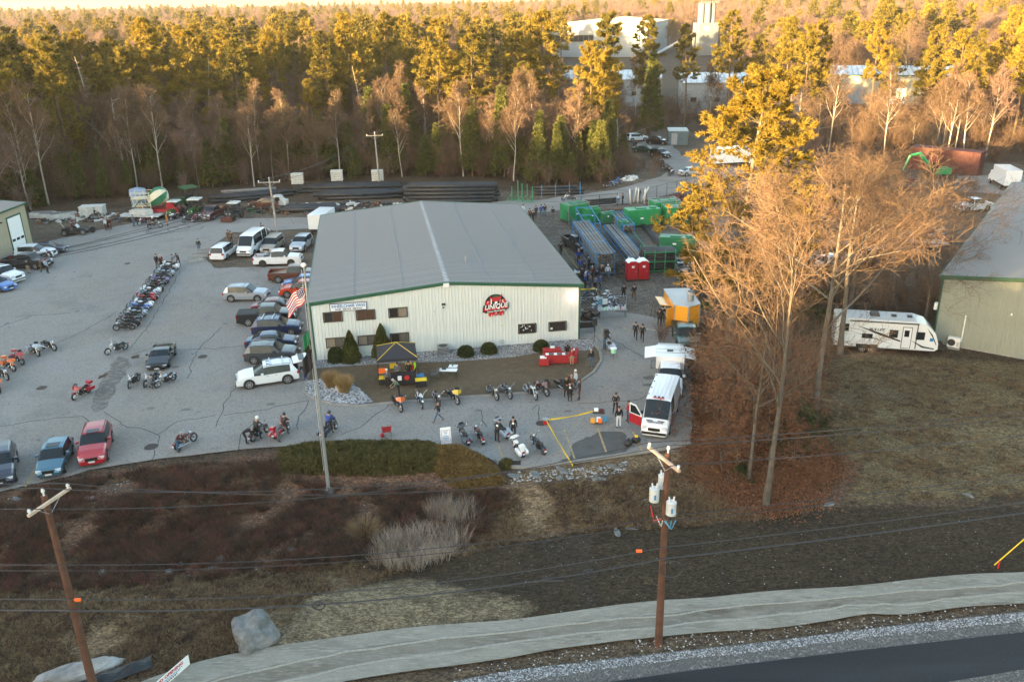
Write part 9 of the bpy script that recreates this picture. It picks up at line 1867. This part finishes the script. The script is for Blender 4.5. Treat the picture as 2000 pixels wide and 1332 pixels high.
TB=[np_mesh('weed',*grass_clump(500+i,n_,h_,r_,sp,.010),M(m_))for i,(n_,h_,r_,sp,m_)in enumerate(((46,.55,.22,.8,'weed_brown'),(40,.75,.18,.5,'weed_brown'),(50,.45,.25,1.0,'weed_tan'),(36,.9,.15,.45,'weed_dark'),(40,.5,.25,.9,'weed_dark'),(30,.8,.2,.5,'weed_red')))]
TG=[np_mesh('grass_tuft',*grass_clump(520+i,34,.16,.22,1.0,.008),M(m_))for i,m_ in enumerate(('weed_tan','weed_brown','weed_tan','weed_dark'))]
tufts('basin_weeds',[(-60,1110),(0,975),(110,950),(240,925),(400,906),(540,905),(560,935),(960,965),(990,965),(970,1010),(930,1060),(700,1100),(400,1135),(100,1155),(-60,1170)],5200,TB,'dead brown weeds filling the basin',1)
tufts('dry_grass',[(-60,1332),(-60,1165),(100,1150),(400,1130),(700,1095),(940,1050),(990,960),(1150,935),(1340,905),(1400,965),(1490,1012),(1300,1030),(1000,1058),(800,1110),(600,1165),(540,1255),(400,1285),(230,1335)],5600,TG,'short dry grass on the slope',2,.8,1.8,.0)
tufts('lawn_grass',[(1560,735),(1660,700),(1830,705),(2050,735),(2050,970),(1800,975),(1650,985),(1690,910),(1570,850)],3600,TG,'dormant lawn grass on the right',3,.5,1.1)
LV=[]
for i in range(3):v,f=blades(np.random.default_rng(600+i),np.random.default_rng(700+i).normal(size=(60,3))*np.array([.5,.5,.015]),1,.09,.09,.1,1.0);LV.append(np_mesh('leaves',v,f,M('beech_leaf')))
tufts('fallen_leaves',[(1345,900),(1352,760),(1375,650),(1500,640),(1600,700),(1590,850),(1640,905),(1600,985),(1480,1005),(1360,960)],1900,LV,'russet fallen leaves under the bare trees',4,.8,1.6,.05)
BR=[]
for i,(H,m_)in enumerate(((3.2,'twig_red'),(4.2,'twig'),(2.4,'weed_brown'),(5.0,'twig'))):
 g_=np.random.default_rng(800+i);b0=np.zeros((9,2,3));an=g_.random(9)*6.28;b0[:,0,:2]=g_.normal(size=(9,2))*.5;b0[:,1]=b0[:,0]+np.stack([np.cos(an)*.25*H,np.sin(an)*.25*H,np.full(9,H*.9)],1);rd=np.tile(np.array([.03,.015]),(9,1));B,BR_=spawn(g_,b0,rd,9,.1,1,(20,60),lambda t:.45+0*t,3,.05,.7,.15,.016);C,CR_=spawn(g_,B,BR_,5,.1,1,(20,60),lambda t:.55+0*t,2,.05,.8,.15,.014)
 BR.append(np_mesh('brush',*merge([tubes(b0,rd,3),tubes(B,BR_,3),tubes(C,CR_,3)]),M(m_)))
g_=np.random.default_rng(77);pts=[]
for k in range(26000):
 y=g_.uniform(118,330);x=g_.uniform(-.66*y-20,.66*y+20)
 if free(x,y)and not(95<y<245 and px_of(x,y)[0]>1215 and g_.random()<.6):pts.append((x,y,terrain(x,y),g_.random()*6.28,g_.uniform(.6,1.25),int(g_.integers(0,4))))
 if len(pts)>5200:break
tag(scatter('undergrowth',pts,BR),'brown twiggy undergrowth through the wood','undergrowth')
pts=[]
for(px,py,n_)in((1380,640,5),(1420,620,6),(1500,650,6),(1560,600,8),(1640,590,8),(1720,585,8),(1790,600,6),(1370,720,3),(1600,560,8),(1680,540,8),(1500,560,6),(1750,520,8),(1810,560,5),(1180,330,6),(1225,335,8),(1260,330,8)):
 q=P(px,py)
 for k in range(n_):x,y=q.x+g_.normal()*2.2,q.y+g_.normal()*2.2;pts.append((x,y,terrain(x,y),g_.random()*6.28,g_.uniform(.35,.7),int(g_.integers(0,4))))
tag(scatter('brush',pts,BR),'low tangled brush under the bare trees on the right and by the back lane','brush')
# ================================================================== HAZE: one closed box of thin even air
hz=MB();hz.box(-4300,4300,-420,6600,-4.0,66.0);hm=bpy.data.materials.new('haze');hm.use_nodes=True;n_=hm.node_tree;n_.nodes.clear();ho=n_.nodes.new('ShaderNodeOutputMaterial');hv=n_.nodes.new('ShaderNodeVolumePrincipled')
hv.inputs['Color'].default_value=(.92,.90,.88,1);hv.inputs['Density'].default_value=.000085;hv.inputs['Anisotropy'].default_value=.2;n_.links.new(hv.outputs[0],ho.inputs['Volume'])
tag(hz.obj('haze',hm),'thin evening haze over the whole scene',None,kind='stuff')
